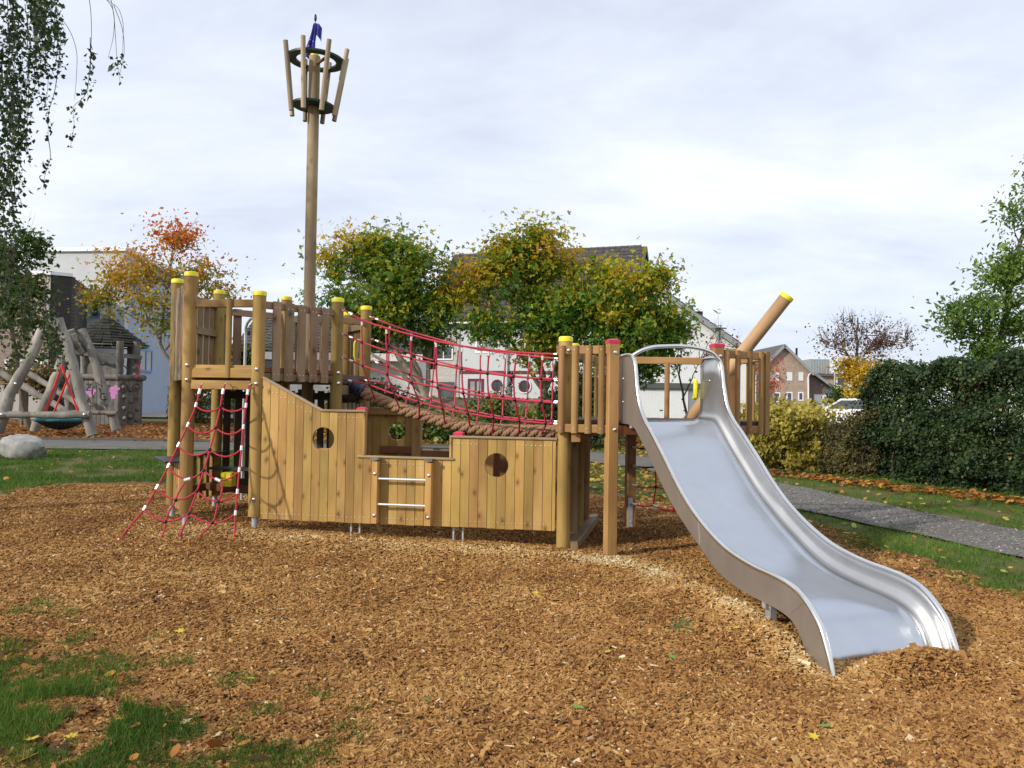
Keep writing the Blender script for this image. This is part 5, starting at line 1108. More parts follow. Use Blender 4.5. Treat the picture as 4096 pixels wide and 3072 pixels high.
strand([(166, 13), (265, 100), (305, 199), (306, 300), (298, 398)], 8.6, .98, 1, 2); strand([(0, 165), (60, 205), (110, 245)], 8.2, .9, 1, 8)
strand([(105, 100), (119, 166), (116, 300), (113, 420), (109, 597), (122, 670)], 8.2, .1, 1, 50)
for _ in range(62):
    x = r.uniform(-320, 165) if r.random() < .75 else r.uniform(60, 240); y = r.uniform(-260, 120); L_ = r.uniform(160, 520) * (1.25 if x < 100 else .8); D = r.uniform(7.6, 9.6)
    strand([(x, y), (x + r.normal(6, 12), y + L_ * .35), (x + r.normal(4, 16), y + L_ * .7), (x + r.normal(0, 18), y + L_)], D, .12, 1, r.uniform(45, 105), tint=.3)
for _ in range(34):
    x = r.uniform(-260, 110) - 20; y = r.uniform(150, 480); L_ = r.uniform(180, 420); D = r.uniform(7.8, 9.4)
    strand([(x, y), (x + r.normal(0, 14), y + L_ * .4), (x + r.normal(0, 20), y + L_ * .75), (x + r.normal(0, 22), y + L_)], D, .1, 1, r.uniform(35, 75), tint=.33)
for _ in range(22):
    x = r.uniform(-200, 60); y = r.uniform(560, 760); L_ = r.uniform(150, 300); D = r.uniform(7.9, 9.2)
    strand([(x, y), (x + r.normal(8, 14), y + L_ * .5), (x + r.normal(8, 22), y + L_)], D, .05, 1, r.uniform(40, 75), tint=.36)
for (x, y, x2, y2) in ((40, 1000, 20, 1330), (120, 1080, 60, 1440), (70, 1060, 110, 1420), (180, 1180, 215, 1340), (190, 1260, 250, 1460), (150, 1200, 100, 1400), (-20, 1050, -10, 1480), (230, 1330, 150, 1440), (10, 900, 60, 1200), (200, 1290, 205, 1420), (-60, 900, -30, 1300)):
    for k in range(4):
        o = r.normal(0, 22, 2); strand([(x + o[0], y + o[1]), ((x + x2) / 2 + r.normal(0, 14), (y + y2) / 2), (x2 + o[1], y2 + r.normal(0, 20))], r.uniform(8.4, 9.4), .05, 1, r.uniform(30, 55), tint=.52)
for k in range(9):
    q = r.uniform(-260, 120); sx = AT(q, r.uniform(-330, -120), r.uniform(8, 9.3)); strands.append((spline([bb + Vector((.2, 0, r.uniform(5, 8))), (bb + Vector((0, 0, 7.5))).lerp(sx, .55) + ZV * .6, sx, sx + Vector((.35, 0, -.35))], 12), list(np.linspace(.03, .005, 12))))
tube_set('twigs', birch, strands, M_BARKD, 4); P = np.array(LP); V, F = leaf_quads(P, .047, r, 0, None, .40, 1.6)
place('leaves', np_mesh('leaves', V - np.array(list(bb)), F, L_BIRCH, np.clip(LT, 0, 1)), birch, Matrix.Translation(bb))
# ------------------------------------------------------------------ buildings
def uvwall(name, parent, p0, dx, poly, th, mat, label=None):
    """upright slab: polygon (s, z) from p0 along dx, thickness th behind its face; UV in metres"""
    p0 = Vector(p0); dx = Vector(dx).normalized(); back = Vector((-dx.y, dx.x, 0)); 
    if back.dot(p0 - Vector((0, 0, p0.z))) < 0: back = -back
    o = WM[parent].translation; n = len(poly)
    P = [p0 + dx * s + ZV * (z - p0.z) for s, z in poly]; Q = [p + back * th for p in P]
    f = [tuple(range(n)), tuple(range(2 * n - 1, n - 1, -1))] + [(i, n + i, n + (i + 1) % n, (i + 1) % n) for i in range(n)]
    me = mesh(name, [p - o for p in P + Q], f, mat); uv = me.uv_layers.new(name='UVMap'); st = [(s, z) for s, z in poly] * 2
    for l in me.loops: uv.data[l.index].uv = st[l.vertex_index]
    return place(name, me, parent, Matrix.Translation(o), label)
def window(parent, p, dx, w, h, fmat, pmat, fw=.07, bars=(), name='window', proud=.03, hb=()):
    """p = lower left corner on the wall face"""
    p = Vector(p); dx = Vector(dx).normalized(); nr = Vector((dx.y, -dx.x, 0))
    if nr.dot(p - Vector((0, 0, p.z))) > 0: nr = -nr
    mb = MB(); q = p + nr * (proud / 2 - .005)
    def bar(s0, z0, s1, z1): mb.box((0, 0, 0), s1 - s0, .06, z1 - z0, frame(q + dx * (s0 + s1) / 2 + ZV * (z0 + z1) / 2, ZV, nr))
    bar(0, 0, w, fw); bar(0, h - fw, w, h); bar(0, fw, fw, h - fw); bar(w - fw, fw, w, h - fw)
    for b in bars: bar(b * w - fw * .4, fw, b * w + fw * .4, h - fw)
    for b in hb: bar(fw, b * h - fw * .4, w - fw, b * h + fw * .4)
    o = mb.build(name, fmat, parent)
    MB().box((0, 0, 0), w - fw * 1.2, .02, h - fw * 1.2, frame(q + dx * w / 2 + ZV * h / 2 + nr * .004, ZV, nr)).build('pane', pmat, o); return o
def tile_mesh(name, w, l, mat):
    V, F = [], []; n = 6
    for k, y in enumerate((-l * .06, l)):
        for i in range(n + 1):
            x = -w / 2 + w * i / n; z = .022 * math.cos((i / n - .3) * 2 * math.pi) + (.03 if k == 0 else 0.0); V.append((x, y, z))
    for i in range(n + 1): V.append((V[i][0], V[i][1], V[i][2] - .03))
    for i in range(n): F.append((i, i + 1, n + 2 + i, n + 1 + i)); F.append((i + 1, i, 2 * n + 2 + i, 2 * n + 3 + i))
    return mesh(name, V, F, mat, 50)
def tiled_slope(parent, e0, e1, r0, tw, tl, mat, limit=300, key=None):
    """tiles on the slope: eave from e0 to e1, r0 = ridge point above e0"""
    e0, e1, r0 = Vector(e0), Vector(e1), Vector(r0); X = (e1 - e0).normalized(); Y = (r0 - e0).normalized(); Y = (Y - X * Y.dot(X)).normalized(); Z = X.cross(Y)
    if Z.z < 0: Z = -Z
    nx = int((e1 - e0).length / tw); ny = int((r0 - e0).length / tl); tm = tile_mesh('roof_tile', tw, tl, mat); sk = (r0 - e0).dot(X)
    cells = [(i, j) for j in range(ny) for i in range(nx)]; pos = lambda i, j: e0 + X * ((i + .5) * tw + sk * j / ny) + Y * (j * tl) + Z * .05
    cells.sort(key=(lambda c: key(pos(*c))) if key else (lambda c: (pos(*c) - EYE).length)); rest = MB()
    for k, (i, j) in enumerate(cells):
        p = pos(i, j); yy = X if False else Z.cross(X); M = Matrix(((X.x, yy.x, Z.x, p.x), (X.y, yy.y, Z.y, p.y), (X.z, yy.z, Z.z, p.z), (0, 0, 0, 1)))
        if k < limit: place('roof_tile', tm, parent, M)
        else: rest.add([v.co for v in tm.vertices], [tuple(q.vertices) for q in tm.polygons], M)
    if rest.v: rest.build('roof_tiles', mat, parent, smooth=50, kind='stuff')
def brick_field(parent, p0, dx, s0, s1, z0, z1, mat, limit=300, bw=.24, bh=.0825, j=.014, order=None):
    p0 = Vector(p0); dx = Vector(dx).normalized(); nr = Vector((dx.y, -dx.x, 0))
    if nr.dot(p0 - Vector((0, 0, p0.z))) > 0: nr = -nr
    bm_ = mesh('brick', *[(MB().box((0, 0, 0), bw - j, .02, bh - j)).__dict__[k] for k in ('v', 'f')], mat); cells = []
    for r_ in range(int((z1 - z0) / bh)):
        off = (r_ % 2) * bw / 2
        for c in range(int((s1 - s0 - off) / bw)): cells.append((s0 + off + (c + .5) * bw, z0 + (r_ + .5) * bh))
    if order: cells.sort(key=order)
    rest = MB()
    for k, (s, z) in enumerate(cells):
        p = p0 + dx * s + nr * .006 + ZV * (z - p0.z); M = Matrix(((dx.x, -nr.x, 0, p.x), (dx.y, -nr.y, 0, p.y), (0, 0, 1, p.z), (0, 0, 0, 1)))
        if k < limit: place('brick', bm_, parent, M)
        else: rest.add([v.co for v in bm_.vertices], [tuple(q.vertices) for q in bm_.polygons], M)
    if rest.v: rest.build('brickwork', mat, parent, kind='stuff')
# ---- white house with the big tiled roof
R1 = AT(2585, 985, 52.5); best = None
for dg in np.arange(4, 30, .25):
    a = Vector((math.cos(R_(dg)), -math.sin(R_(dg)), 0)); q = OP(1815, 1024, R1, (a.y, -a.x)) if False else OP(1815, 1024, R1, (-a.y, a.x))
    if best is None or abs(q.z - R1.z) < best[0]: best = (abs(q.z - R1.z), dg, q, a)
_, dg, R0, HA = best; print('house angle', dg, R0, R1, abs(best[0])); R0 = Vector((R0.x, R0.y, R1.z)); HN = Vector((HA.y, -HA.x, 0)); HD, DROP = 4.6, 5.2   # HN points to the viewer
E0, E1 = R0 + HN * HD - ZV * DROP, R1 + HN * HD - ZV * DROP; K0, K1 = R0 - HN * HD - ZV * DROP, R1 - HN * HD - ZV * DROP
base = G(*((E0 + E1) / 2).xy); base.z = .7
house = thing('white_house', 'large white house with a steep dark tiled roof behind the maples', 'house', base)
MB().poly_extrude([E0, E1, R1, R0], ZV * -.16).build('roof', M_TILE, house); MB().poly_extrude([K0, K1, R1, R0], ZV * -.16).build('roof', M_TILE, house)
tiled_slope(house, E0, E1, R0, .36, .36, M_TILE2, 300, lambda p: abs((p - R1).dot(HA)) * .9 + (R1.z - p.z))
rt_ = mesh('ridge_tile', *lathe([(.13, -.21), (.13, .19), (.15, .19), (.15, .23)], 8), M_TILE); nr_t = int((R1 - R0).length / .42)
for i in range(nr_t): place('ridge_tile', rt_, house, frame(R0 + HA * (.25 + i * .42) - ZV * .02, HA))
FWp0, FWp1 = E0 + HN * -.45 + HA * .3, E1 + HN * -.45 - HA * .35; wl = (FWp1 - FWp0).length; zt = E0.z + .45
gs = (R1 - HA * .35); depth2 = HD - .45
uvwall('front_wall', house, (*FWp0.xy, .5), HA, [(0, .5), (wl, .5), (wl, zt), (0, zt)], .3, M_GREYR)
for P_, nm in ((FWp1, 'gable_wall'),):
    g0 = Vector((*(FWp1 - HA * .3).xy, .5)); uvwall(nm, house, g0, -HN, [(0, .5), (2 * depth2, .5), (2 * depth2, zt), (depth2 + 2.4, R1.z - 2.9), (depth2 - 2.4, R1.z - 2.9), (0, zt)], .25, M_RENDERW)
    g1_ = Vector((*(FWp1 - HA * .26).xy, .5)); uvwall('gable_cladding', house, g1_, -HN, [(depth2 - 2.5, R1.z - 3.0), (depth2 + 2.5, R1.z - 3.0), (depth2, R1.z - .22)], .2, M_MAROON)
for sgn, (a_, b_) in ((1, (E1, R1)), (-1, (K1, R1))): beam('verge_board', house, a_ + HA * .03 - ZV * .1, b_ + HA * .03 - ZV * .1, .26, .05, M_ANTH, HA)
beam('gutter', house, E0 + HN * .06 - ZV * .12, E1 + HN * .06 - ZV * .12, .13, .12, M_GALV)
def hw(x, y): return OP(x, y, FWp0, HN)
def onwall(x, y): q = hw(x, y); return (q - FWp0).dot(HA), q.z
sb, _ = onwall(1838, 1500); s1_, zb1 = onwall(1838, 1489); s2_, zb2 = onwall(2110, 1478)
fw0 = Vector((*FWp0.xy, .5)); nrm_ = HN
uvwall('maroon_band', house, fw0 + HN * .012, HA, [(s1_, zb1 - .12), (s2_ + 3, zb1 - .12), (s2_ + 3, zb1 + .1), (s1_, zb1 + .1)], .03, M_MAROON)
uvwall('brick_section', house, fw0 + HN * .06, HA, [(-.02, .5), (sb, .5), (sb, zt - .1), (-.02, zt - .1)], .08, M_MORT)
sl_, _ = onwall(1690, 1500); brick_field(house, fw0 + HN * .06, HA, max(0, sl_ - 1), sb, 1.3, 5.3, M_BRICKL, 300, order=lambda c: -c[0] + abs(c[1] - 3) * .3)
def hwin(x0, y0, x1, y1, fm, pm, fw=.08, bars=(), name='window', off=0.0, hb=()):
    sa, zb_ = onwall(x0, y1); sb_, zt_ = onwall(x1, y0); return window(house, FWp0 + HA * sa + HN * off + ZV * (zb_ - FWp0.z), HA, sb_ - sa, zt_ - zb_, fm, pm, fw, bars, name, hb=hb)
hwin(1901, 1325, 1990, 1412, M_WHITE, M_GLASSP, .12, (.28,)); hwin(1870, 1515, 1936, 1625, M_MAROON, M_GLASSP, .17, (.5,), 'door')
hwin(1755, 1528, 1818, 1592, M_ANTH, M_GLASS, .05, off=.1); hwin(1740, 1380, 1815, 1440, M_WHITE, M_GLASS, .08, (.5,), off=.1); hwin(2150, 1330, 2230, 1412, M_WHITE, M_GLASS, .1, (.5,))
for x, y in ((1989, 1542), (2098, 1545)):
    c = hw(x, y) + HN * .03; M = frame(c, HN, ZV); ro = 24 / FPX * (c.y)
    v, f = [], []
    for i in range(36):
        a = 2 * math.pi * i / 36
        for r_, z in ((ro, 0), (ro, .05), (ro * .72, .05), (ro * .72, 0)): v.append((r_ * math.cos(a), r_ * math.sin(a), z))
    for i in range(36):
        j = (i + 1) % 36
        for k in range(4): f.append((4 * i + k, 4 * j + k, 4 * j + (k + 1) % 4, 4 * i + (k + 1) % 4))
    o = MB().add(v, f, M).build('round_window', M_MAROON, house, smooth=40)
    MB().add(*lathe([(ro * .74, 0), (ro * .74, .02)], 30), M).build('pane', M_GLASS, o)
    mb = MB(); mb.tube([M @ Vector((ro * 1.14 * math.cos(a), ro * 1.14 * math.sin(a), .02)) for a in np.linspace(-2.6, .6, 24)], .045, 6); mb.build('sill', M_WHITE, o, smooth=60)
q = hw(2030, 1500) + HN * .1; pole('downpipe', house, (q.x, q.y, .6), (q.x, q.y, E0.z - .1), .07, M_GALV, 10)
# wire sculpture-like lantern and grey bin in front of the house
q = AT(2042, 1560, 33); ln_ = thing('garden_lantern', 'dark curly wire lantern on a post in front of the white house', 'lantern', G(q.x, q.y)); pole('post', ln_, G(q.x, q.y), Vector((q.x, q.y, 2.25)), .07, M_BARK, 10)
mb = MB(); r = np.random.default_rng(3)
for k in range(9):
    a0 = r.uniform(0, 6.28); mb.tube([Vector((q.x + .14 * math.cos(a0 + t) * math.sin(t * .5 + k), q.y + .14 * math.sin(a0 + t), 2.55 + .3 * math.sin(t * .7 + k))) for t in np.linspace(0, 6, 26)], .018, 5)
mb.build('wire_head', M_BLK, ln_)
q = AT(2030, 1585, 45); bn = thing('crate', 'grey slatted plastic crate standing between the round windows', 'crate', (q.x, q.y, 1.15))
mb = MB(); 
for k in range(6): mb.box((q.x + (k - 2.5) * .15, q.y, 1.95), .06, .5, .95)
for z in (1.5, 1.75, 2.0, 2.25, 2.42): mb.box((q.x, q.y - .02, z), .85, .44, .06)
mb.build('slats', M_LAMPM, bn); MB().box((q.x, q.y + .1, 1.33), .8, .4, .3).build('base', M_LAMPM, bn)
# ---- second white house, gable to the viewer
D2 = 44.5; ap = AT(2600, 1130, D2); er = AT(3010, 1415, D2); hx_ = er.x - ap.x; el_z = er.z
h2 = thing('white_gable_house', 'white gabled house whose roof edge slopes down to the right behind the slide', 'house', (ap.x, D2, .9))
uvwall('gable_wall', h2, (ap.x, D2, .9), (1, 0, 0), [(-.3, .9), (hx_ * .95, .9), (hx_ * .95, el_z), (0, ap.z - .15), (-.3, ap.z - .3)], .3, M_RENDERW)
for s in (1,):
    a_ = Vector((ap.x, D2 - .25, ap.z)); b_ = Vector((ap.x + s * hx_, D2 - .25, el_z)); MB().poly_extrude([a_, b_, b_ + Vector((0, 10, 0)), a_ + Vector((0, 10, 0))], ZV * -.28).build('roof', M_TILE, h2); beam('verge_board', h2, a_ + Vector((0, -.03, -.12)), b_ + Vector((0, -.03, -.12)), .3, .05, M_LAMPM, (0, 1, 0))
    nv_ = 14
    for k in range(nv_):
        c0, c1 = a_.lerp(b_, k / nv_), a_.lerp(b_, (k + .96) / nv_); beam('verge_tile', h2, c0 + Vector((0, .12, .05)), c1 + Vector((0, .12, .09)), .4, .05, M_TILE, ZV)
for x in (2786, 2802): q = AT(x, 1300, D2 + 1.2); pole('vent_pipe', h2, (q.x, q.y, q.z - 1.2), (q.x, q.y, AT(x, 1246, D2 + 1.2).z), .13, M_BLK, 10)
q = AT(2890, 1350, D2 + 1.2); pole('vent_pipe', h2, (q.x, q.y, q.z - 1), (q.x, q.y, q.z + .25), .12, M_BLK, 10)
# ---- garage
D3 = 43; gA, gB = AT(2470, 1540, D3), AT(2796, 1540, D3); gt = AT(2600, 1531, D3).z; gf = AT(2600, 1553, D3).z; g0z = .55
gar = thing('garage', 'flat-roofed garage with white ribbed doors and a dark fascia', 'garage', (gA.x, D3, g0z))
uvwall('front_wall', gar, (gA.x, D3, g0z), (1, 0, 0), [(0, g0z), (gB.x - gA.x, g0z), (gB.x - gA.x, gf), (0, gf)], 5, M_LAMPM)
MB().box(((gA.x + gB.x) / 2, D3 + 2.4, (gt + gf) / 2), gB.x - gA.x + .3, 5.2, gt - gf).build('fascia', M_ANTH, gar)
for x0, x1 in ((2558, 2657), (2679, 2752)):
    a_, b_ = AT(x0, 1600, D3).x, AT(x1, 1600, D3).x; o = MB().box(((a_ + b_) / 2, D3 - .02, (g0z + gf) / 2 - .03), b_ - a_, .04, gf - g0z - .1).build('door', M_WHITE, gar); k = max(6, int((b_ - a_) / .12))
    for i in range(k): MB().box((a_ + (i + .5) * (b_ - a_) / k, D3 - .047, (g0z + gf) / 2 - .03), (b_ - a_) / k - .022, .014, gf - g0z - .16).build('panel', M_WHITE, o)
    MB().box((b_ - .18, D3 - .07, g0z + .75), .16, .04, .04).build('handle', M_BLK, o)
# ---- brick houses on the far right
def brick_house(label, D, apx, right, left, ybase, wing=None, wins=(), grp=None):
    ap = AT(*apx, D); er = AT(*right, D); el = AT(*left, D); zb_ = AT(apx[0], ybase, D).z - .3; h = thing('brick_house', label, 'house', (ap.x, D, zb_), grp)
    uvwall('gable_wall', h, (ap.x, D, zb_), (1, 0, 0), [(el.x - ap.x + .3, zb_), (er.x - ap.x - .35, zb_), (er.x - ap.x - .35, er.z + .1), (0, ap.z - .3), (el.x - ap.x + .3, el.z + .1)], .35, M_BRICKB)
    for q in (er, el):
        a_ = Vector((ap.x, D - .45, ap.z)); b_ = Vector((q.x, D - .45, q.z)); MB().poly_extrude([a_, b_, b_ + Vector((0, 11, 0)), a_ + Vector((0, 11, 0))], ZV * -.22).build('roof', M_TILE, h); beam('verge_board', h, a_ + Vector((0, -.03, -.18)), b_ + Vector((0, -.03, -.18)), .32, .06, M_LAMPM, (0, 1, 0))
    for x0, y0, x1, y1, kind in wins:
        a_ = AT(x0, y1, D); b_ = AT(x1, y0, D)
        if kind == 's':
            o = window(h, a_, (1, 0, 0), b_.x - a_.x, b_.z - a_.z, M_LAMPM, M_SHUT, .05, (), 'window')
        else: window(h, a_, (1, 0, 0), b_.x - a_.x, b_.z - a_.z, M_WHITE, M_GLASS, .13, ())
    return h, zb_
D4 = 90
h4, zb4 = brick_house('buff brick house with white shutters and an attached low garage', D4, (3134, 1377), (3250, 1492), (3018, 1492), 1640, None,
    ((3072, 1487, 3118, 1525, 's'), (3144, 1486, 3171, 1524, 's'), (3191, 1486, 3215, 1524, 's'), (3090, 1569, 3121, 1608, 'w'), (3145, 1568, 3170, 1604, 'w'), (3192, 1568, 3214, 1603, 'w')))
wa, wb = AT(3233, 1600, D4 + 1.2), AT(3338, 1600, D4 + 1.2); ws, we = AT(3238, 1484, D4 + 1.2), AT(3338, 1558, D4 + 1.2)
uvwall('wing_wall', h4, (wa.x, D4 + 1.2, zb4), (1, 0, 0), [(0, zb4), (wb.x - wa.x, zb4), (wb.x - wa.x, we.z - .1), (0, ws.z - .1)], .35, M_BRICKR)
MB().poly_extrude([ws + Vector((0, -.5, .1)), we + Vector((.2, -.5, 0)), we + Vector((.2, 9, 0)), ws + Vector((0, 9, .1))], ZV * -.22).build('wing_roof', M_TILE, h4)
beam('verge_board', h4, ws + Vector((0, -.54, -.05)), we + Vector((.2, -.54, -.12)), .3, .06, M_LAMPM, (0, 1, 0))
ga, gb_ = AT(3254, 1638, D4 + 1.2), AT(3325, 1577, D4 + 1.2); window(h4, ga, (1, 0, 0), gb_.x - ga.x, gb_.z - ga.z, M_LAMPM, M_SHUT, .08, name='garage_door')
q = AT(3186, 1440, D4 + 3); pole('vent_pipe', h4, (q.x, q.y, q.z - 1), (q.x, q.y, AT(3186, 1392, D4 + 3).z), .13, M_BLK, 8)
mb = MB(); q0, q1, q2 = AT(3252, 1484, D4 - .2), AT(3236, 1499, D4 - .2), AT(3234, 1620, D4 - .2); mb.tube([q0, q1, q1 + Vector((-.05, .1, -.3)), q2], .09, 6); mb.build('downpipe', M_WHITE, h4)
brick_house('brick house half hidden behind the right railing of the slide platform', 88, (2955, 1372), (3030, 1430), (2880, 1430), 1645, None, ((2985, 1490, 3005, 1525, 's'),))
D6 = 112; a_, b_ = AT(3250, 1600, D6), AT(3392, 1600, D6); zt6 = AT(3300, 1505, D6).z
h6 = thing('tan_house', 'low tan house with a dark flat roof far behind the blue sign', 'house', (a_.x, D6, 1.6))
uvwall('wall', h6, (a_.x, D6, 1.4), (1, 0, 0), [(0, 1.4), (b_.x - a_.x, 1.4), (b_.x - a_.x, zt6), (0, zt6)], 8, M_BRICKB); MB().box(((a_.x + b_.x) / 2, D6 + 4, zt6 + .2), b_.x - a_.x + .8, 9, .4).build('roof', M_ANTH, h6)
q = AT(3285, 1470, D6 + 1); MB().box((q.x, q.y + 2, q.z), 2.8, 3, 2.4).build('roof_room', M_LAMPM, h6); q = AT(3285, 1475, D6); 
for k in range(8): MB().box((q.x - 1.3 + k * .37, D6 + .46, q.z), .09, .06, 2.3).build('cladding_batten', M_GALV, h6)
window(h6, AT(3345, 1545, D6), (1, 0, 0), 1.3, 1.3, M_WHITE, M_GLASS, .15)
# ---- house behind the hedge at the right
D7 = 40; a_ = AT(3962, 1600, D7); zt7 = AT(3962, 1446, D7).z
h7 = thing('red_roofed_house', 'white house with a red-brown side roof showing above the dark hedge', 'house', (a_.x, D7, .6))
uvwall('white_wall', h7, (a_.x, D7, .5), (1, 0, 0), [(0, .5), (9, .5), (9, zt7 + .3), (0, zt7)], .3, M_RENDERW)
p0, p1, p2 = AT(3835, 1478, D7 + 1), AT(3893, 1440, D7 + 1), AT(3960, 1440, D7 + 1)
M_REDROOF = plain('red_brown_roof', (.17, .045, .035), .8, nscale=8, amt=.3)
uvwall('side_wall', h7, (p0.x, D7 + 1, .5), (1, 0, 0), [(0, .5), (p2.x - p0.x, .5), (p2.x - p0.x, p2.z - .1), (p1.x - p0.x, p1.z - .1), (0, p0.z - .1)], .3, M_REDROOF)
beam('verge_board', h7, p0 + Vector((-.2, -.1, -.05)), p1 + Vector((0, -.1, .03)), .2, .3, M_GALV, (0, 1, 0)); beam('ridge', h7, p1, p2, .2, .25, M_REDROOF); beam('downpipe', h7, (a_.x - .06, D7 - .06, .5), (a_.x - .06, D7 - .06, zt7), .1, .1, M_WHITE)
# ---- flat-roofed white building on the left
wc = AT(505, 1003, 40); ztop = wc.z; wl_ = Vector((-24.5, 40.6, 0)); wb_ = Vector((-20.95, 52, 0)); base = Vector((wc.x, wc.y, .9))
bw = thing('flat_roofed_building', 'white flat-roofed building behind the orange tree and play hut', 'building', base)
dl = Vector((wl_.x - wc.x, wl_.y - wc.y, 0)); dr = Vector((wb_.x - wc.x, wb_.y - wc.y, 0))
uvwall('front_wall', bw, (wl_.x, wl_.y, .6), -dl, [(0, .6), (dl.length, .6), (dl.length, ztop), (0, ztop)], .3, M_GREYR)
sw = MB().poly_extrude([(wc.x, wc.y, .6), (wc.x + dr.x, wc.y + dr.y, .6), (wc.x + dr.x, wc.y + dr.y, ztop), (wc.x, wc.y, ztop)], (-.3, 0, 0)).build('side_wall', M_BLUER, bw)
def swp(x, y): return OP(x, y, (wc.x, wc.y), (dr.y, -dr.x))
beam('roof_edge', bw, Vector((wl_.x - .1, wl_.y - .05, ztop + .07)), Vector((wc.x + .08, wc.y - .08, ztop + .07)), .14, .2, M_WHITE); beam('roof_edge', bw, Vector((wc.x + .06, wc.y, ztop + .075)), Vector((wc.x + dr.x + .06, wc.y + dr.y, ztop + .075)), .14, .2, M_WHITE)
MB().poly_extrude([(wl_.x, wl_.y + .3, ztop - .2), (wc.x - .3, wc.y + .3, ztop - .2), (wb_.x - .3, wb_.y, ztop - .2), (wl_.x - 1, wb_.y, ztop - .2)], (0, 0, .1)).build('roof', M_ANTH, bw)
def swin(x0, y0, x1, y1, bars=(.5,)):
    a_ = swp(x0, y1); b_ = swp(x1, y0); d = Vector((b_.x - a_.x, b_.y - a_.y, 0)); mb = MB(); nr = Vector((dr.y, -dr.x, 0)).normalized(); L_ = d.length; h = b_.z - a_.z; d.normalize(); q = a_ + nr * .02
    def bar(s0, z0, s1, z1): mb.box((0, 0, 0), s1 - s0, .08, z1 - z0, frame(q + d * (s0 + s1) / 2 + ZV * (z0 + z1) / 2, ZV, nr))
    fw = .12; bar(0, 0, L_, fw); bar(0, h - fw, L_, h); bar(0, fw, fw, h - fw); bar(L_ - fw, fw, L_, h - fw)
    for b in bars: bar(b * L_ - .06, fw, b * L_ + .06, h - fw)
    o = mb.build('window', M_BLUEF, bw); MB().box((0, 0, 0), L_ - .15, .03, h - .15, frame(q + d * L_ / 2 + ZV * h / 2, ZV, nr)).build('pane', M_GLASS, o)
swin(512, 1402, 607, 1482, (.35, .72)); swin(528, 1200, 600, 1268)
a_ = OP(363, 1272, (wl_.x, wl_.y), (-dl.y, dl.x)); b_ = OP(402, 1198, (wl_.x, wl_.y), (-dl.y, dl.x)); window(bw, a_, -dl, (b_ - a_).xy.length, b_.z - a_.z, M_BLUEF, M_GLASS, .1)
# brick block in front of it
c1 = AT(203, 1098, 36); zt_ = c1.z; b1 = AT(281, 1300, 36.5); b1.z = 0; l1 = Vector((-30.0, 36.9, 0))
bb_ = thing('brick_block', 'brick building block with a pale front and a dark side, left of the white building', 'building', (c1.x, c1.y, .7))
df_ = Vector((l1.x - c1.x, l1.y - c1.y, 0)); ds_ = Vector((b1.x - c1.x, b1.y - c1.y, 0))
uvwall('front_wall', bb_, (l1.x, l1.y, .5), -df_, [(0, .5), (df_.length, .5), (df_.length, zt_), (0, zt_)], .3, M_MORT)
brick_field(bb_, (l1.x, l1.y, .5), -df_, df_.length - 3.2, df_.length - .02, 2.2, zt_ - .05, M_BRICKM, 300, order=lambda c: -c[0])
def uv_side(name, p, d, z0, z1, mat):
    v = [(p.x, p.y, z0), (p.x + d.x, p.y + d.y, z0), (p.x + d.x, p.y + d.y, z1), (p.x, p.y, z1)]; o = Vector((c1.x, c1.y, .7)); ex = Vector((0, .3, 0))
    V = [Vector(q) - o for q in v] + [Vector(q) - o + ex for q in v]; me = mesh(name, V, [(0, 1, 2, 3), (7, 6, 5, 4), (0, 4, 5, 1), (1, 5, 6, 2), (2, 6, 7, 3), (3, 7, 4, 0)], mat); uv = me.uv_layers.new(name='UVMap'); st = [(0, z0), (d.length, z0), (d.length, z1), (0, z1)] * 2
    for l in me.loops: uv.data[l.index].uv = st[l.vertex_index]
    return place(name, me, bb_, Matrix.Translation(o))
uv_side('side_wall', Vector((c1.x + .02, c1.y, 0)), ds_, .5, zt_, M_BRICKD)
MB().poly_extrude([(b1.x, b1.y + .02, .5), (b1.x - 1.4, 40.7, .5), (b1.x - 1.4, 40.7, zt_), (b1.x, b1.y + .02, zt_)], (-.3, 0, 0)).build('return_wall', M_BRICKD, bb_)
beam('roof_edge', bb_, Vector((l1.x, l1.y - .05, zt_ + .06)), Vector((c1.x + .06, c1.y - .06, zt_ + .06)), .1, .16, M_WHITE); beam('roof_edge', bb_, Vector((c1.x + .05, c1.y, zt_ + .065)), Vector((b1.x + .05, b1.y, zt_ + .065)), .1, .16, M_WHITE)
a_ = OP(90, 1290, (l1.x, l1.y), (-df_.y, df_.x)); b_ = OP(118, 1185, (l1.x, l1.y), (-df_.y, df_.x)); window(bb_, a_, -df_, (b_ - a_).xy.length, b_.z - a_.z, M_BLUEF, M_GLASS, .07)
a_ = OP(20, 1480, (l1.x, l1.y), (-df_.y, df_.x)); b_ = OP(170, 1440, (l1.x, l1.y), (-df_.y, df_.x)); window(bb_, a_, -df_, (b_ - a_).xy.length, b_.z - a_.z, M_WHITE, M_GLASS, .1, (.33, .66))
# ---- low house with a dark roof behind the tower
D8 = 32; e0 = AT(925, 1404, D8); e1 = Vector((-3.6, D8, e0.z)); r0 = AT(936, 1262, D8 + 3.2); r0 = Vector((e0.x, D8 + 3.2, r0.z)); r1 = Vector((e1.x, D8 + 3.2, r0.z))
h8 = thing('low_house', 'low house with a dark tiled roof and white eaves behind the tower', 'house', (e0.x, D8, .8))
MB().poly_extrude([e0, e1, r1, r0], ZV * -.12).build('roof', M_TILE, h8); MB().poly_extrude([r0, r1, r1 + Vector((0, 3.2, -2)), r0 + Vector((0, 3.2, -2))], ZV * -.12).build('roof', M_TILE, h8)
tiled_slope(h8, e0, e1, r0, .33, .30, M_TILE, 300, lambda p: p.x)
MB().box(((e0.x + e1.x) / 2, D8 - .05, e0.z - .16), e1.x - e0.x, .08, .30).build('eaves_board', M_WHITE, h8)
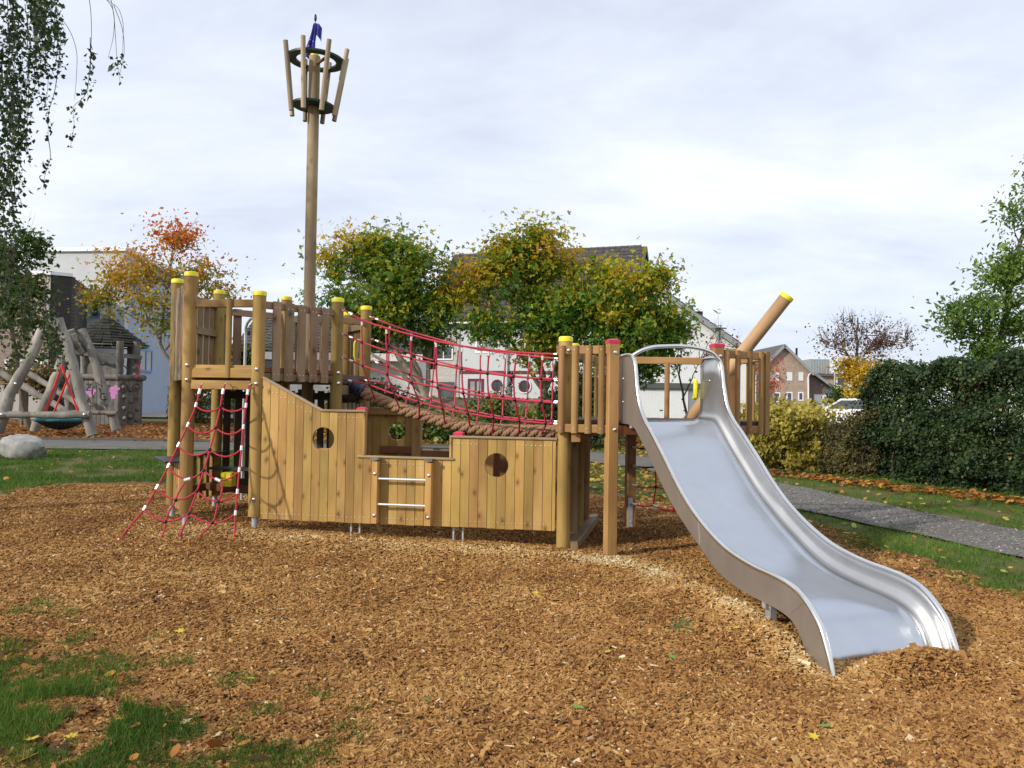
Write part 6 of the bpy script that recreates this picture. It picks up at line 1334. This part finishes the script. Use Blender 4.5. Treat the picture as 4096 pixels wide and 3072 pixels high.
uvwall('front_wall', h8, (e0.x + .5, D8 + .5, .7), (1, 0, 0), [(0, .7), (e1.x - e0.x - .8, .7), (e1.x - e0.x - .8, e0.z - .1), (0, e0.z - .1)], 5, M_RENDERW)
window(h8, AT(1000, 1475, D8 + .5), (1, 0, 0), .55, .75, M_BLUEF, M_GLASS, .06); window(h8, AT(1052, 1475, D8 + .5), (1, 0, 0), .8, .75, M_WHITE, M_GLASS, .06)
q = AT(1001, 1345, D8 + 1.5); pole('vent_pipe', h8, (q.x, D8 + 1.3, q.z - .6), (q.x, D8 + 1.3, q.z + .2), .06, M_BLK, 8)
# low garden wall with white rails seen under the tower
WY = 51; q = AT(880, 1600, WY); gw = thing('garden_wall', 'low grey concrete wall with white rails seen under the tower', 'wall', (q.x, WY, float(gz0(q.x, WY))))
z0_ = float(gz0(q.x, WY)); MB().box((q.x, WY, z0_ + .3), 6, .2, .75).build('wall', M_CONC, gw)
for k in range(6): MB().box((q.x - 2.8 + k * 1.1, WY, z0_ + .9), .06, .06, .5).build('rail_post', M_WHITE, gw)
for z in (.85, 1.12): MB().box((q.x, WY - .05, z0_ + z), 5.9, .03, .09).build('rail', M_WHITE, gw)
# ---- street lamps, sign, car, picket fence
def lamp(label, x, ytop, D, r):
    q = AT(x, ytop, D); b = G(q.x, q.y); t = thing('street_lamp', label, 'street lamp', b, 'street lamps'); z = q.z
    pole('pole', t, b - ZV * .1, Vector((b.x, b.y, z - r * 1.9)), r * .20, M_LAMPM, 12)
    T = Matrix.Translation(Vector((b.x, b.y, z)))
    MB().add(*lathe([(r * .3, -r * .06), (r * .42, -r * .04), (r * .42, 0), (r * .1, .02)], 18), T).add(*lathe([(r * 1.0, -r * .40), (r * 1.02, -r * .34), (r * .5, -r * .26), (r * .1, -r * .22)], 24), T).build('canopy', M_LAMPM, t, smooth=40)
    MB().add(*lathe([(r * .26, -r * 1.3), (r * .30, -r * .42)], 12), T).build('glass', M_GLASSP, t, smooth=40); MB().add(*lathe([(r * .22, -r * 1.95), (r * .36, -r * 1.35), (r * .36, -r * 1.25)], 12), T).build('collar', M_LAMPM, t, smooth=40)
    for k in range(3):
        a = k * 2.1 + .4; MB().bar(T @ Vector((r * .36 * math.cos(a), r * .36 * math.sin(a), -r * 1.3)), T @ Vector((r * .36 * math.cos(a), r * .36 * math.sin(a), -r * .02)), .03, .03).build('strut', M_LAMPM, t)
lamp('grey street lamp with a round disc top left of the slanting log', 2874, 1302, 36, .36); lamp('distant grey street lamp in front of the brick house gable', 3072, 1422, 58, .42)
q = AT(3339, 1490, 62); b = G(q.x, q.y); sg = thing('street_sign', 'small blue living-street sign with white figures on a grey pole', 'sign', b); pole('pole', sg, b, q, .055, M_GALV, 8)
c = AT(3326, 1563, 61.8); MB().box((c.x, c.y, c.z), .46, .03, .36).build('board', M_SIGN, sg)
mb = MB(); X0, Z0 = c.x, c.z; fy = c.y - .022
for (x, z, w, h) in ((-.13, -.02, .045, .13), (-.155, -.12, .022, .1), (-.11, -.12, .022, .1), (-.08, .01, .07, .02), (.0, -.06, .03, .09), (.0, -.13, .03, .05), (.12, .03, .16, .07), (.12, .085, .09, .05), (.11, -.10, .12, .05)): mb.box((X0 + x, fy, Z0 + z), w, .008, h)
for (x, z, r_) in ((-.13, .08, .028), (.0, .015, .022), (.05, -.13, .02)): mb.add(*lathe([(r_, 0), (r_, .008)], 10), frame((X0 + x, fy + .004, Z0 + z), (0, -1, 0), ZV))
mb.build('figures', M_WHITE, sg)
pf0 = AT(3345, 1628, 64); fc = thing('picket_fence', 'pale grey picket fence behind the parked car', 'fence', (pf0.x, 64, float(gz0(pf0.x, 64))))
zf = AT(3360, 1590, 64).z
for k in range(15): beam('picket', fc, Vector((pf0.x + k * .2, 64, pf0.z - .4)), Vector((pf0.x + k * .2, 64, zf + (.04 if k % 2 else 0))), .13, .03, M_LAMPM, (0, 1, 0))
for z in (pf0.z, zf - .25): beam('rail', fc, Vector((pf0.x - .1, 64.05, z)), Vector((pf0.x + 2.95, 64.05, z)), .1, .04, M_LAMPM, (0, 1, 0))
# car, rear quarter towards the viewer
q = AT(3395, 1650, 39); cz = float(gz0(q.x, 39)) + .02; car = thing('parked_car', 'white car parked on the street, half hidden by the dark hedge', 'car', (q.x, 39, cz)); CM = Matrix.Translation((q.x + .35, 39.6, cz)) @ Matrix.Rotation(R_(35), 4, 'Z')
def car_mesh(prof, hw_, ins=0.0, topin=.16):
    v, f = [], []; n = len(prof); zmax = max(p[1] for p in prof)
    for s in (-1, 1):
        for x, z in prof: k = max(0, (z - .85) / (zmax - .85)); v.append((s * (hw_ - topin * k - ins), x, z))
    f = [tuple(range(n - 1, -1, -1)), tuple(range(n, 2 * n))] + [(i, (i + 1) % n, n + (i + 1) % n, n + i) for i in range(n)]
    return v, f
bprof = [(-1.95, .28), (-2.0, .55), (-1.97, .90), (-1.86, .98), (-1.45, 1.42), (-.9, 1.50), (.1, 1.48), (.85, 1.02), (1.7, .90), (1.98, .68), (2.0, .35), (1.85, .22), (-1.8, .22)]
MB().add(*car_mesh(bprof, .86), CM).build('body', M_CAR, car, smooth=35)
gl_ = MB(); gl_.add([(-.62, -1.87, 1.0), (.62, -1.87, 1.0), (.56, -1.50, 1.38), (-.56, -1.50, 1.38)], [(0, 1, 2, 3)], CM @ Matrix.Translation((0, -.012, .012)))
for s in (-1, 1): gl_.add([(s * .862, -1.35, 1.0), (s * .862, .7, 1.0), (s * .735, .05, 1.40), (s * .735, -1.2, 1.40)], [(0, 1, 2, 3)], CM)
gl_.build('window', M_GLASS, car)
for s in (-1, 1): MB().box((s * .72, -1.985, .78), .24, .06, .2, CM).build('tail_light', M_TAIL, car)
for sx in (-1, 1):
    for y in (-1.25, 1.28):
        T = CM @ Matrix.Translation((sx * .78, y, .31)) @ Matrix.Rotation(R_(90), 4, 'Y'); wh = MB().add(*lathe([(.2, -.11), (.31, -.09), (.31, .09), (.2, .11)], 18), T).build('wheel', M_TYRE, car, smooth=40); MB().add(*lathe([(.19, -.115), (.19, .115)], 14), T).build('rim', M_LAMPM, wh)
MB().box((0, -2.02, .55), .5, .02, .12, CM).build('number_plate', M_WHITE, car)
# ------------------------------------------------------------------ old play things beyond the path on the left
def log(name, par, pts, r, mat=M_OLD, n=10, wob=.012, seed=0):
    rr_ = np.random.default_rng(seed + 1); P = spline([Vector(p) for p in pts], 14); P = [p + Vector(rr_.normal(0, wob, 3)) * (0 if i in (0, 13) else 1) for i, p in enumerate(P)]
    return MB().tube(P, [r * (1 + .07 * rr_.standard_normal()) for _ in P], n).build(name, mat, par, smooth=55)
K7 = 700 / 1936
def z7(x, y, D): return AT(x * K7, 1250 + y * K7, D)
DA, DB = 24.6, 27.0
swing = thing('nest_swing', 'grey log frame with a black nest swing on red ropes', 'swing', G(-13.6, 25.6))
def foot(p, d):  # steel foot under a leg end
    p = Vector(p); pole('steel_foot', swing, p + Vector(d) * .05, p - Vector(d) * .32 - ZV * .0, .045, M_GALV, 8)
legs = [('A', [(475, 195), (300, 560), (120, 900), (-20, 1330)], DA, .165), ('A', [(645, 65), (735, 330), (840, 700), (930, 1050), (1025, 1362)], DA, .155), ('B', [(715, 455), (620, 720), (500, 1010), (385, 1315)], DB, .165), ('B', [(900, 195), (1010, 420), (1080, 640), (1180, 960), (1290, 1300)], DB, .155)]
for k, (f_, pts, D, rr_) in enumerate(legs):
    P = [z7(x, y, D) for x, y in pts]; log('leg', swing, P, rr_, M_OLD if k != 3 else M_OLD, seed=k); foot(P[-1], (P[-2] - P[-1]).normalized())
log('ridge_beam', swing, [z7(590, 130, DA - .25), z7(740, 260, 25.8), z7(905, 450, DB + .35)], .12, M_OLD, seed=9); log('ridge_beam', swing, [z7(545, 90, DA - .2), z7(590, 180, DA + .4)], .17, M_OLD, seed=19)
log('crossbar', swing, [z7(855, 265, DB - .2), z7(1000, 410, DB), z7(1165, 570, DB + .1)], .115, M_OLDD, seed=10); log('crossbar', swing, [z7(-40, 1128, DA - .22), z7(450, 1135, DA - .22), z7(1000, 1132, DA - .22)], .105, M_OLDD, seed=11); log('crossbar', swing, [z7(370, 1120, DB - .2), z7(800, 1108, DB - .2), z7(1290, 1112, DB - .2)], .07, M_OLDD, seed=12)
log('upper_brace', swing, [z7(770, 195, DB - .3), z7(830, 330, DB - .2), z7(900, 445, DB)], .15, M_OLD, seed=14)
for x, y, D in ((170, 787, DA - .2), (720, 303, DA - .2), (930, 1130, DA - .36), (15, 1128, DA - .36)): bolt(swing, z7(x, y, D), (0, -1, 0), 2.6)
nc = z7(668, 1190, 25.8); nest = thing('nest_basket', 'round black net swing basket with a turquoise rope rim', 'nest swing', nc)
RN = .96 * (508 * K7 / FPX * 25.8) / 2
MB().tube([nc + Vector((RN * math.cos(a), RN * math.sin(a), 0)) for a in np.linspace(0, 2 * math.pi, 41)], .055, 8, False).build('rim', M_TURQ, nest, smooth=60)
mb = MB()
for k in range(28):
    a = 2 * math.pi * k / 28; mb.tube([nc + Vector((RN * q * math.cos(a), RN * q * math.sin(a), -.30 * (1 - q * q))) for q in (0, .3, .6, .85, 1)], .02, 4)
for q in (.12, .22, .32, .42, .52, .62, .72, .82, .92): mb.tube([nc + Vector((RN * q * math.cos(a), RN * q * math.sin(a), -.30 * (1 - q * q))) for a in np.linspace(0, 2 * math.pi, 29)], .022, 4, False)
mb.build('net', M_NETB, nest)
top1, top2 = z7(680, 588, 25.3), z7(790, 640, 26.3)
for a_, b_ in ((top1, z7(500, 1112, 25.2)), (top1, z7(865, 1105, 25.2)), (top2, z7(596, 1105, 26.4)), (top2, z7(885, 1080, 26.4))): MB().tube([a_, b_], .030, 6).build('rope', M_ROPEO, nest)
mb = MB(); mb.tube([top1, top1 + ZV * .55], .012, 5).tube([top2, top2 + ZV * .5], .012, 5).build('chain', M_GALV, nest)
# letters carved on the leaning log
LET = {}
def letter(ch, p, hgt, rot, par):
    if ch not in LET:
        cu = bpy.data.curves.new('letter_' + ch, 'FONT'); cu.body = ch; cu.size = 1; cu.extrude = .01; cu.align_x = 'CENTER'; cu.align_y = 'CENTER'
        tmp = bpy.data.objects.new('letter', cu); COL.objects.link(tmp); dg_ = bpy.context.evaluated_depsgraph_get(); LET[ch] = bpy.data.meshes.new_from_object(tmp.evaluated_get(dg_)); bpy.data.objects.remove(tmp); LET[ch].materials.clear(); LET[ch].materials.append(M_SCRIB)
    return place('letter', LET[ch], par, Matrix.Translation(p) @ Matrix.Rotation(R_(90), 4, 'X') @ Matrix.Rotation(rot, 4, 'Z') @ Matrix.Scale(hgt, 4))
for ch, x, y in (('N', 1092, 800), ('I', 1108, 870), ('G', 1138, 935), ('C', 1165, 1000)): letter(ch, z7(x, y, DB - .17), .34, R_(14), swing)
# ---- play hut
DH = 32.0; hc = AT(441, 1640, DH + 1.2); hb_ = Vector((hc.x, DH + 1.2, float(gz0(hc.x, DH + 1.2)))); hut = thing('play_hut', 'grey wooden play hut with a dark shingled pointed roof and climbing holds', 'play hut', hb_)
zr_ = AT(441, 1520, DH).z; zeav = AT(460, 1372, DH - .2).z; zap = AT(407, 1272, DH + 1.2).z
rc = AT(430, 1300, DH + 1.2); rc = Vector((rc.x, DH + 1.2, 0)); RO_ = 1.66
NS = 8; rows = 9
def oct_(r_, z, k): a = 2 * math.pi * (k + .5) / NS + .2; return Vector((rc.x + r_ * math.cos(a), rc.y + r_ * math.sin(a), z))
for j in range(rows):
    f0, f1 = j / rows, (j + 1.25) / rows; r0_, r1_ = RO_ * (1 - f0) + .16 * f0, RO_ * (1 - min(f1, 1)) + .16 * min(f1, 1); z0_, z1_ = zeav + (zap - zeav) * f0 ** 1.08, zeav + (zap - zeav) * min(f1, 1) ** 1.08
    for k in range(NS):
        a_, b_, c_, d_ = oct_(r0_, z0_ + .05, k), oct_(r0_, z0_ + .05, k + 1), oct_(r1_, z1_, k + 1), oct_(r1_, z1_, k)
        m_ = 3 if j < 4 else 2 if j < 7 else 1
        for i in range(m_):
            p, q = a_.lerp(b_, i / m_ + .012), a_.lerp(b_, (i + 1) / m_ - .012); s_, t_ = d_.lerp(c_, (i + 1) / m_ - .012), d_.lerp(c_, i / m_ + .012); dz = ZV * random.uniform(-.015, .02)
            MB().poly_extrude([p + dz, q + dz, s_, t_], (0, 0, -.035)).build('shingle', M_SHING, hut)
pole('finial', hut, rc + ZV * (zap - .1), rc + ZV * (zap + .38), .16, M_HUT, 8)
for k in range(NS): beam('rafter', hut, oct_(RO_ * .95, zeav - .04, k), oct_(RO_ * .95, zeav - .04, k + 1), .1, .05, M_HUT)
# body: front face and right face
zb_ = hb_.z - .02; fl, fc_, fr_ = AT(318, 1650, DH), AT(472, 1650, DH - .1), AT(566, 1650, DH + .6); fl = fl.xy.to_3d(); fc_ = fc_.xy.to_3d(); fr_ = fr_.xy.to_3d(); bk = Vector((-1.1, 2.2, 0)); bl, br_ = fl + bk, fr_ + bk - Vector((.5, 0, 0))
def hutboards(a, b, n, z0, z1, mats, flip=1):
    d = (b - a) / n; nr = Vector((d.y, -d.x, 0)).normalized()
    for k in range(n): beam('board', hut, a + d * (k + .5) + ZV * (z0 + random.uniform(-.02, .02)), a + d * (k + .5) + ZV * z1, d.length - .008, .04, mats[k % len(mats)], nr, .006)
hutboards(fl, fc_, 9, zb_ + .06, zr_, [M_HUT]); hutboards(fc_, fr_, 5, zb_ + .03, zr_, [M_HUT]); hutboards(fl, bl, 8, zb_ + .06, zr_, [M_HUT]); hutboards(fr_, br_, 7, zb_, zr_, [M_HUT]); hutboards(bl, br_, 9, zb_, zr_, [M_HUT])
for a, b in ((fl, fc_), (fc_, fr_), (fl, bl), (fr_, br_)):
    d = (b - a).normalized(); nr = Vector((d.y, -d.x, 0)); log('rail_log', hut, [a - d * .12 + nr * .03 + ZV * (zr_ + .11), (a + b) / 2 + ZV * (zr_ + .11), b + d * .08 + nr * .03 + ZV * (zr_ + .11)], .12, M_HUT, 8, .008)
for x, D in ((335, DH + .1), (478, DH + .0), (545, DH + .7), (350, DH + 2), (520, DH + 2.2)):
    q = AT(x, 1450, D); log('post', hut, [Vector((q.x, D, zr_ + .1)), Vector((q.x + .02, D, (zr_ + zeav) / 2)), Vector((q.x, D, zeav + .1))], .145, M_HUT, 8, .012, seed=int(x))
zc_ = AT(500, 1422, DH).z; beam('upper_rail', hut, Vector((fc_.x - 1.6, DH - .05, zc_ + .05)), Vector((fc_.x, DH - .05, zc_)), .16, .06, M_HUT, (0, 1, 0)); beam('upper_rail', hut, Vector((fc_.x, DH - .1, zc_)), Vector((fr_.x, DH + .5, zc_ - .05)), .16, .06, M_HUT, (0, 1, 0))
MB().box((rc.x - .2, rc.y - .2, zr_ + .25), 1.5, .05, .9).build('inner_board', M_HUT, hut)
fd = (fr_ - fc_).normalized(); fn = Vector((fd.y, -fd.x, 0))
def hutp(x, y): q = OP(x, y, fc_, fn); return q
holds = [(1360, 825), (1437, 855), (1505, 825), (1370, 930), (1500, 935), (1440, 985), (1370, 1055), (1512, 1070), (1370, 1170), (1500, 1185), (1438, 1150)]
for k, (x, y) in enumerate(holds):
    q = hutp(x * K7, 1250 + y * K7) + fn * .07; MB().add(*lathe([(.085, -.05), (.09, 0), (.05, .06)], 6), frame(q, fn, ZV) @ Matrix.Rotation(k * .5, 4, 'Z')).build('climbing_hold', M_HUT, hut, smooth=50)
for (x, y, r_) in ((1360, 835, 48), (1503, 830, 40), (1440, 1140, 40)):
    c = hutp(x * K7, 1250 + y * K7) + fn * .026; rr_ = r_ * K7 / FPX * DH; up_ = ZV; MB().tube([c + (fd * math.cos(a) + up_ * math.sin(a)) * rr_ for a in np.linspace(0, 2 * math.pi, 25)], .012, 4, False).build('drawn_ring', M_SCRIB, hut)
hd = (fc_ - fl).normalized(); hn = Vector((hd.y, -hd.x, 0))
def hutf(x, y): return OP(x * K7, 1250 + y * K7, fl, hn)
rg = np.random.default_rng(17)
for (x, y, w, h) in ((1255, 865, 58, 50), (1240, 930, 40, 40), (1290, 840, 34, 34), (1005, 880, 60, 45), (1150, 1150, 0, 0)):
    if not w: continue
    c = hutf(x, y) + hn * .024; pts = [c + (hd * math.cos(a) * w + ZV * math.sin(a) * h) * (K7 / FPX * DH) * (1 + .22 * math.sin(3 * a + x) + .1 * math.sin(7 * a)) + hn * .0005 * (x % 7) for a in np.linspace(0, 2 * math.pi, 22)[:-1]]
    MB().poly_extrude(pts, hn * .003).build('paint_patch', M_PINKG, hut)
for (x, y, ch, s) in ((985, 830, 'Z', .42), (1030, 870, '(', .5), (985, 980, 'A', .36), (1200, 830, 'K', .3), (1230, 1020, 'y', .4), (1010, 1040, 'r', .34), (1215, 890, 'o', .2)): letter(ch, hutf(x, y) + hn * .034, s, .1 * (x % 3 - 1), hut)
for x, y in ((1358, 655), (1500, 650)): c = AT(x * K7, 1250 + y * K7, DH + .2); MB().tube([c + Vector((.18 * math.sin(a), 0, .24 * math.cos(a))) for a in np.linspace(0, math.pi, 12)], .025, 6).build('grab_loop', M_ROPEO if x > 1400 else M_BLK, hut)
# ---- pale sloping beams behind the swing, bench, boulder
t = thing('balance_beam', 'long pale log sloping down to the right behind the swing, nearer one', 'log', AT(120, 1570, 28.5)); log('log', t, [AT(-60, 1455, 28.5), AT(100, 1548, 28.5), AT(270, 1650, 28.5)], .12, M_OLD, 8, .01)
t = thing('balance_beam', 'long pale log sloping down to the right behind the swing, farther one', 'log', AT(220, 1560, 30.5)); log('log', t, [AT(90, 1478, 30.5), AT(200, 1545, 30.5), AT(330, 1628, 30.5)], .115, M_OLD, 8, .01)
t = thing('log_post', 'upright grey log post behind the swing under the play hut rail', 'post', G(AT(278, 1600, 30.6).x, 30.6)); q = AT(278, 1540, 30.6); log('log', t, [G(q.x, 30.6), Vector((q.x, 30.6, 1.9)), Vector((q.x + .02, 30.6, 2.55))], .15, M_OLD, 10, .01)
q = AT(20, 1535, 31); bn = thing('bench', 'brown wooden bench at the left edge behind the swing', 'bench', G(q.x, 31)); z_ = q.z
for k in range(3): beam('seat_board', bn, Vector((q.x - 1.1, 31 + k * .13 - .13, z_)), Vector((q.x + 1.0, 31 + k * .13 - .13, z_)), .12, .05, M_RED, ZV)
for s in (-.8, .75): MB().box((q.x + s, 31, (z_ + float(gz0(q.x, 31))) / 2 - .05), .12, .4, z_ - float(gz0(q.x, 31)) + .05).build('leg', M_OLDD, bn)
q = AT(92, 1800, 18); bc = G(q.x, 18); r = np.random.default_rng(77)
import bmesh
bm = bmesh.new(); bmesh.ops.create_icosphere(bm, subdivisions=4, radius=1)
pl_ = [Vector(v).normalized() for v in r.normal(0, 1, (16, 3))]; ds_ = r.uniform(.72, .96, 16)
for v in bm.verts:
    p = v.co.copy()
    for n_, d_ in zip(pl_, ds_):
        e_ = p.dot(n_) - d_
        if e_ > 0: p -= n_ * e_ * .9
    p += p.normalized() * .03 * (math.sin(p.x * 9 + p.z * 7) * math.sin(p.y * 11 + p.z * 5)); v.co = Vector((p.x * .52, p.y * .40, p.z * .36 + p.x * -.04))
me = bpy.data.meshes.new('boulder'); bm.to_mesh(me); bm.free(); me.polygons.foreach_set('use_smooth', [True] * len(me.polygons)); me.set_sharp_from_angle(angle=R_(28))
M_ROCK = plain('pale_rock', (.30, .295, .275), .9, nscale=6, amt=.35, bmp=.9, bd=.03); me.materials.append(M_ROCK); o = place('boulder', me, None, Matrix.Translation(bc + ZV * .23)); tag(o, 'pale grey boulder on the grass beside the path at the left', 'boulder')
# ------------------------------------------------------------------ single fallen leaves
def leaf_shape(kind):
    if kind == 0:
        pr = [(0, -.5), (.10, -.22), (.42, -.30), (.26, -.04), (.5, .16), (.2, .17), (0, .55), (-.2, .17), (-.5, .16), (-.26, -.04), (-.42, -.30), (-.10, -.22)]
    else: pr = [(0, -.55), (.16, -.3), (.24, 0), (.14, .32), (0, .58), (-.15, .3), (-.24, 0), (-.15, -.3)]
    v = [(x, y, .12 * abs(x) + .10 * y * y) for x, y in pr]; n = len(v); v += [(x, y, z - .012) for x, y, z in v] + [(0, 0, 0)]
    return v, [(i, (i + 1) % n, 2 * n) for i in range(n)] + [tuple(range(2 * n - 1, n - 1, -1))]
def fallmat(name, c):
    return plain(name, c, .6, nscale=30, amt=.3, bmp=.2)
FM = {'yellow': fallmat('yellow_fallen_leaf', (.55, .40, .03)), 'brown': fallmat('brown_fallen_leaf', (.24, .10, .035)), 'green': fallmat('green_fallen_leaf', (.14, .24, .04)), 'pale': fallmat('pale_fallen_leaf', (.46, .34, .14)), 'dark': fallmat('dark_fallen_leaf', (.03, .022, .022))}
LM = {}
def where(px, py):
    if py < 2000: return 'on the lawn left of the tower'
    if px > 2550 and py < 2700: return 'on the wood chips left of the slide'
    if px > 3000: return 'on the wood chips below the slide end'
    if px < 1150 and py > 2500: return 'among the grass and chips in the front left corner'
    if py < 2420: return 'on the wood chips in front of the hull'
    return 'on the wood chips in the foreground'
def fallen(px, py, col, size, kind):
    x, y = GP(px, py)
    if (col, kind) not in LM: LM[(col, kind)] = mesh('fallen_leaf', *leaf_shape(kind), FM[col])
    o = place('fallen_leaf', LM[(col, kind)], None, Matrix.Translation((x, y, float(gz(x, y)) + .052)) @ Matrix.Rotation(random.uniform(0, 6.28), 4, 'Z') @ Matrix.Rotation(random.uniform(-.3, .3), 4, 'X') @ Matrix.Rotation(random.uniform(-.3, .3), 4, 'Y') @ Matrix.Scale(size, 4))
    lb = {('yellow', 0): 'yellow lobed leaf', ('brown', 0): 'brown lobed leaf', ('green', 1): 'small green narrow leaf', ('pale', 0): 'pale tan lobed leaf', ('dark', 1): 'dark narrow leaf', ('yellow', 1): 'narrow yellow leaf'}[(col, kind)] + ' ' + where(px, py)
    tag(o, lb, 'leaf', {'yellow': 'yellow fallen leaves', 'brown': 'brown fallen leaves', 'green': 'green fallen leaves', 'pale': 'pale fallen leaves', 'dark': 'dark fallen leaves'}[col] + ' ' + where(px, py))
for p in ((1722, 2312), (1930, 2320), (1768, 2345), (2143, 2398), (2304, 2372), (2945, 2540), (2140, 2395), (2430, 2640), (720, 2555), (478, 2918), (285, 2990), (3255, 2990), (1560, 2840), (130, 3000), (1005, 2750), (560, 1975), (210, 1833)): fallen(*p, 'yellow', random.uniform(.05, .075), 0)
for p in ((250, 2640), (225, 2740), (535, 2950), (870, 2990), (1090, 2700), (700, 3010), (210, 2670), (55, 2800), (330, 2890), (3060, 2420), (620, 2830)): fallen(*p, 'brown', random.uniform(.06, .085), 0)
for p in ((2690, 2660), (1705, 2838), (2312, 2868), (2652, 2410), (3300, 2945)): fallen(*p, 'green', random.uniform(.055, .08), 1)
for p in ((540, 2632), (180, 2522), (865, 2985), (520, 2435), (740, 2930)): fallen(*p, 'pale', random.uniform(.055, .075), 0)
for p in ((632, 2422), (1145, 2505), (1870, 2735), (820, 2460)): fallen(*p, 'dark', random.uniform(.05, .075), 1)
for p in ((3390, 2475), (3640, 2585), (1850, 2750)): fallen(*p, 'yellow', random.uniform(.05, .07), 1)
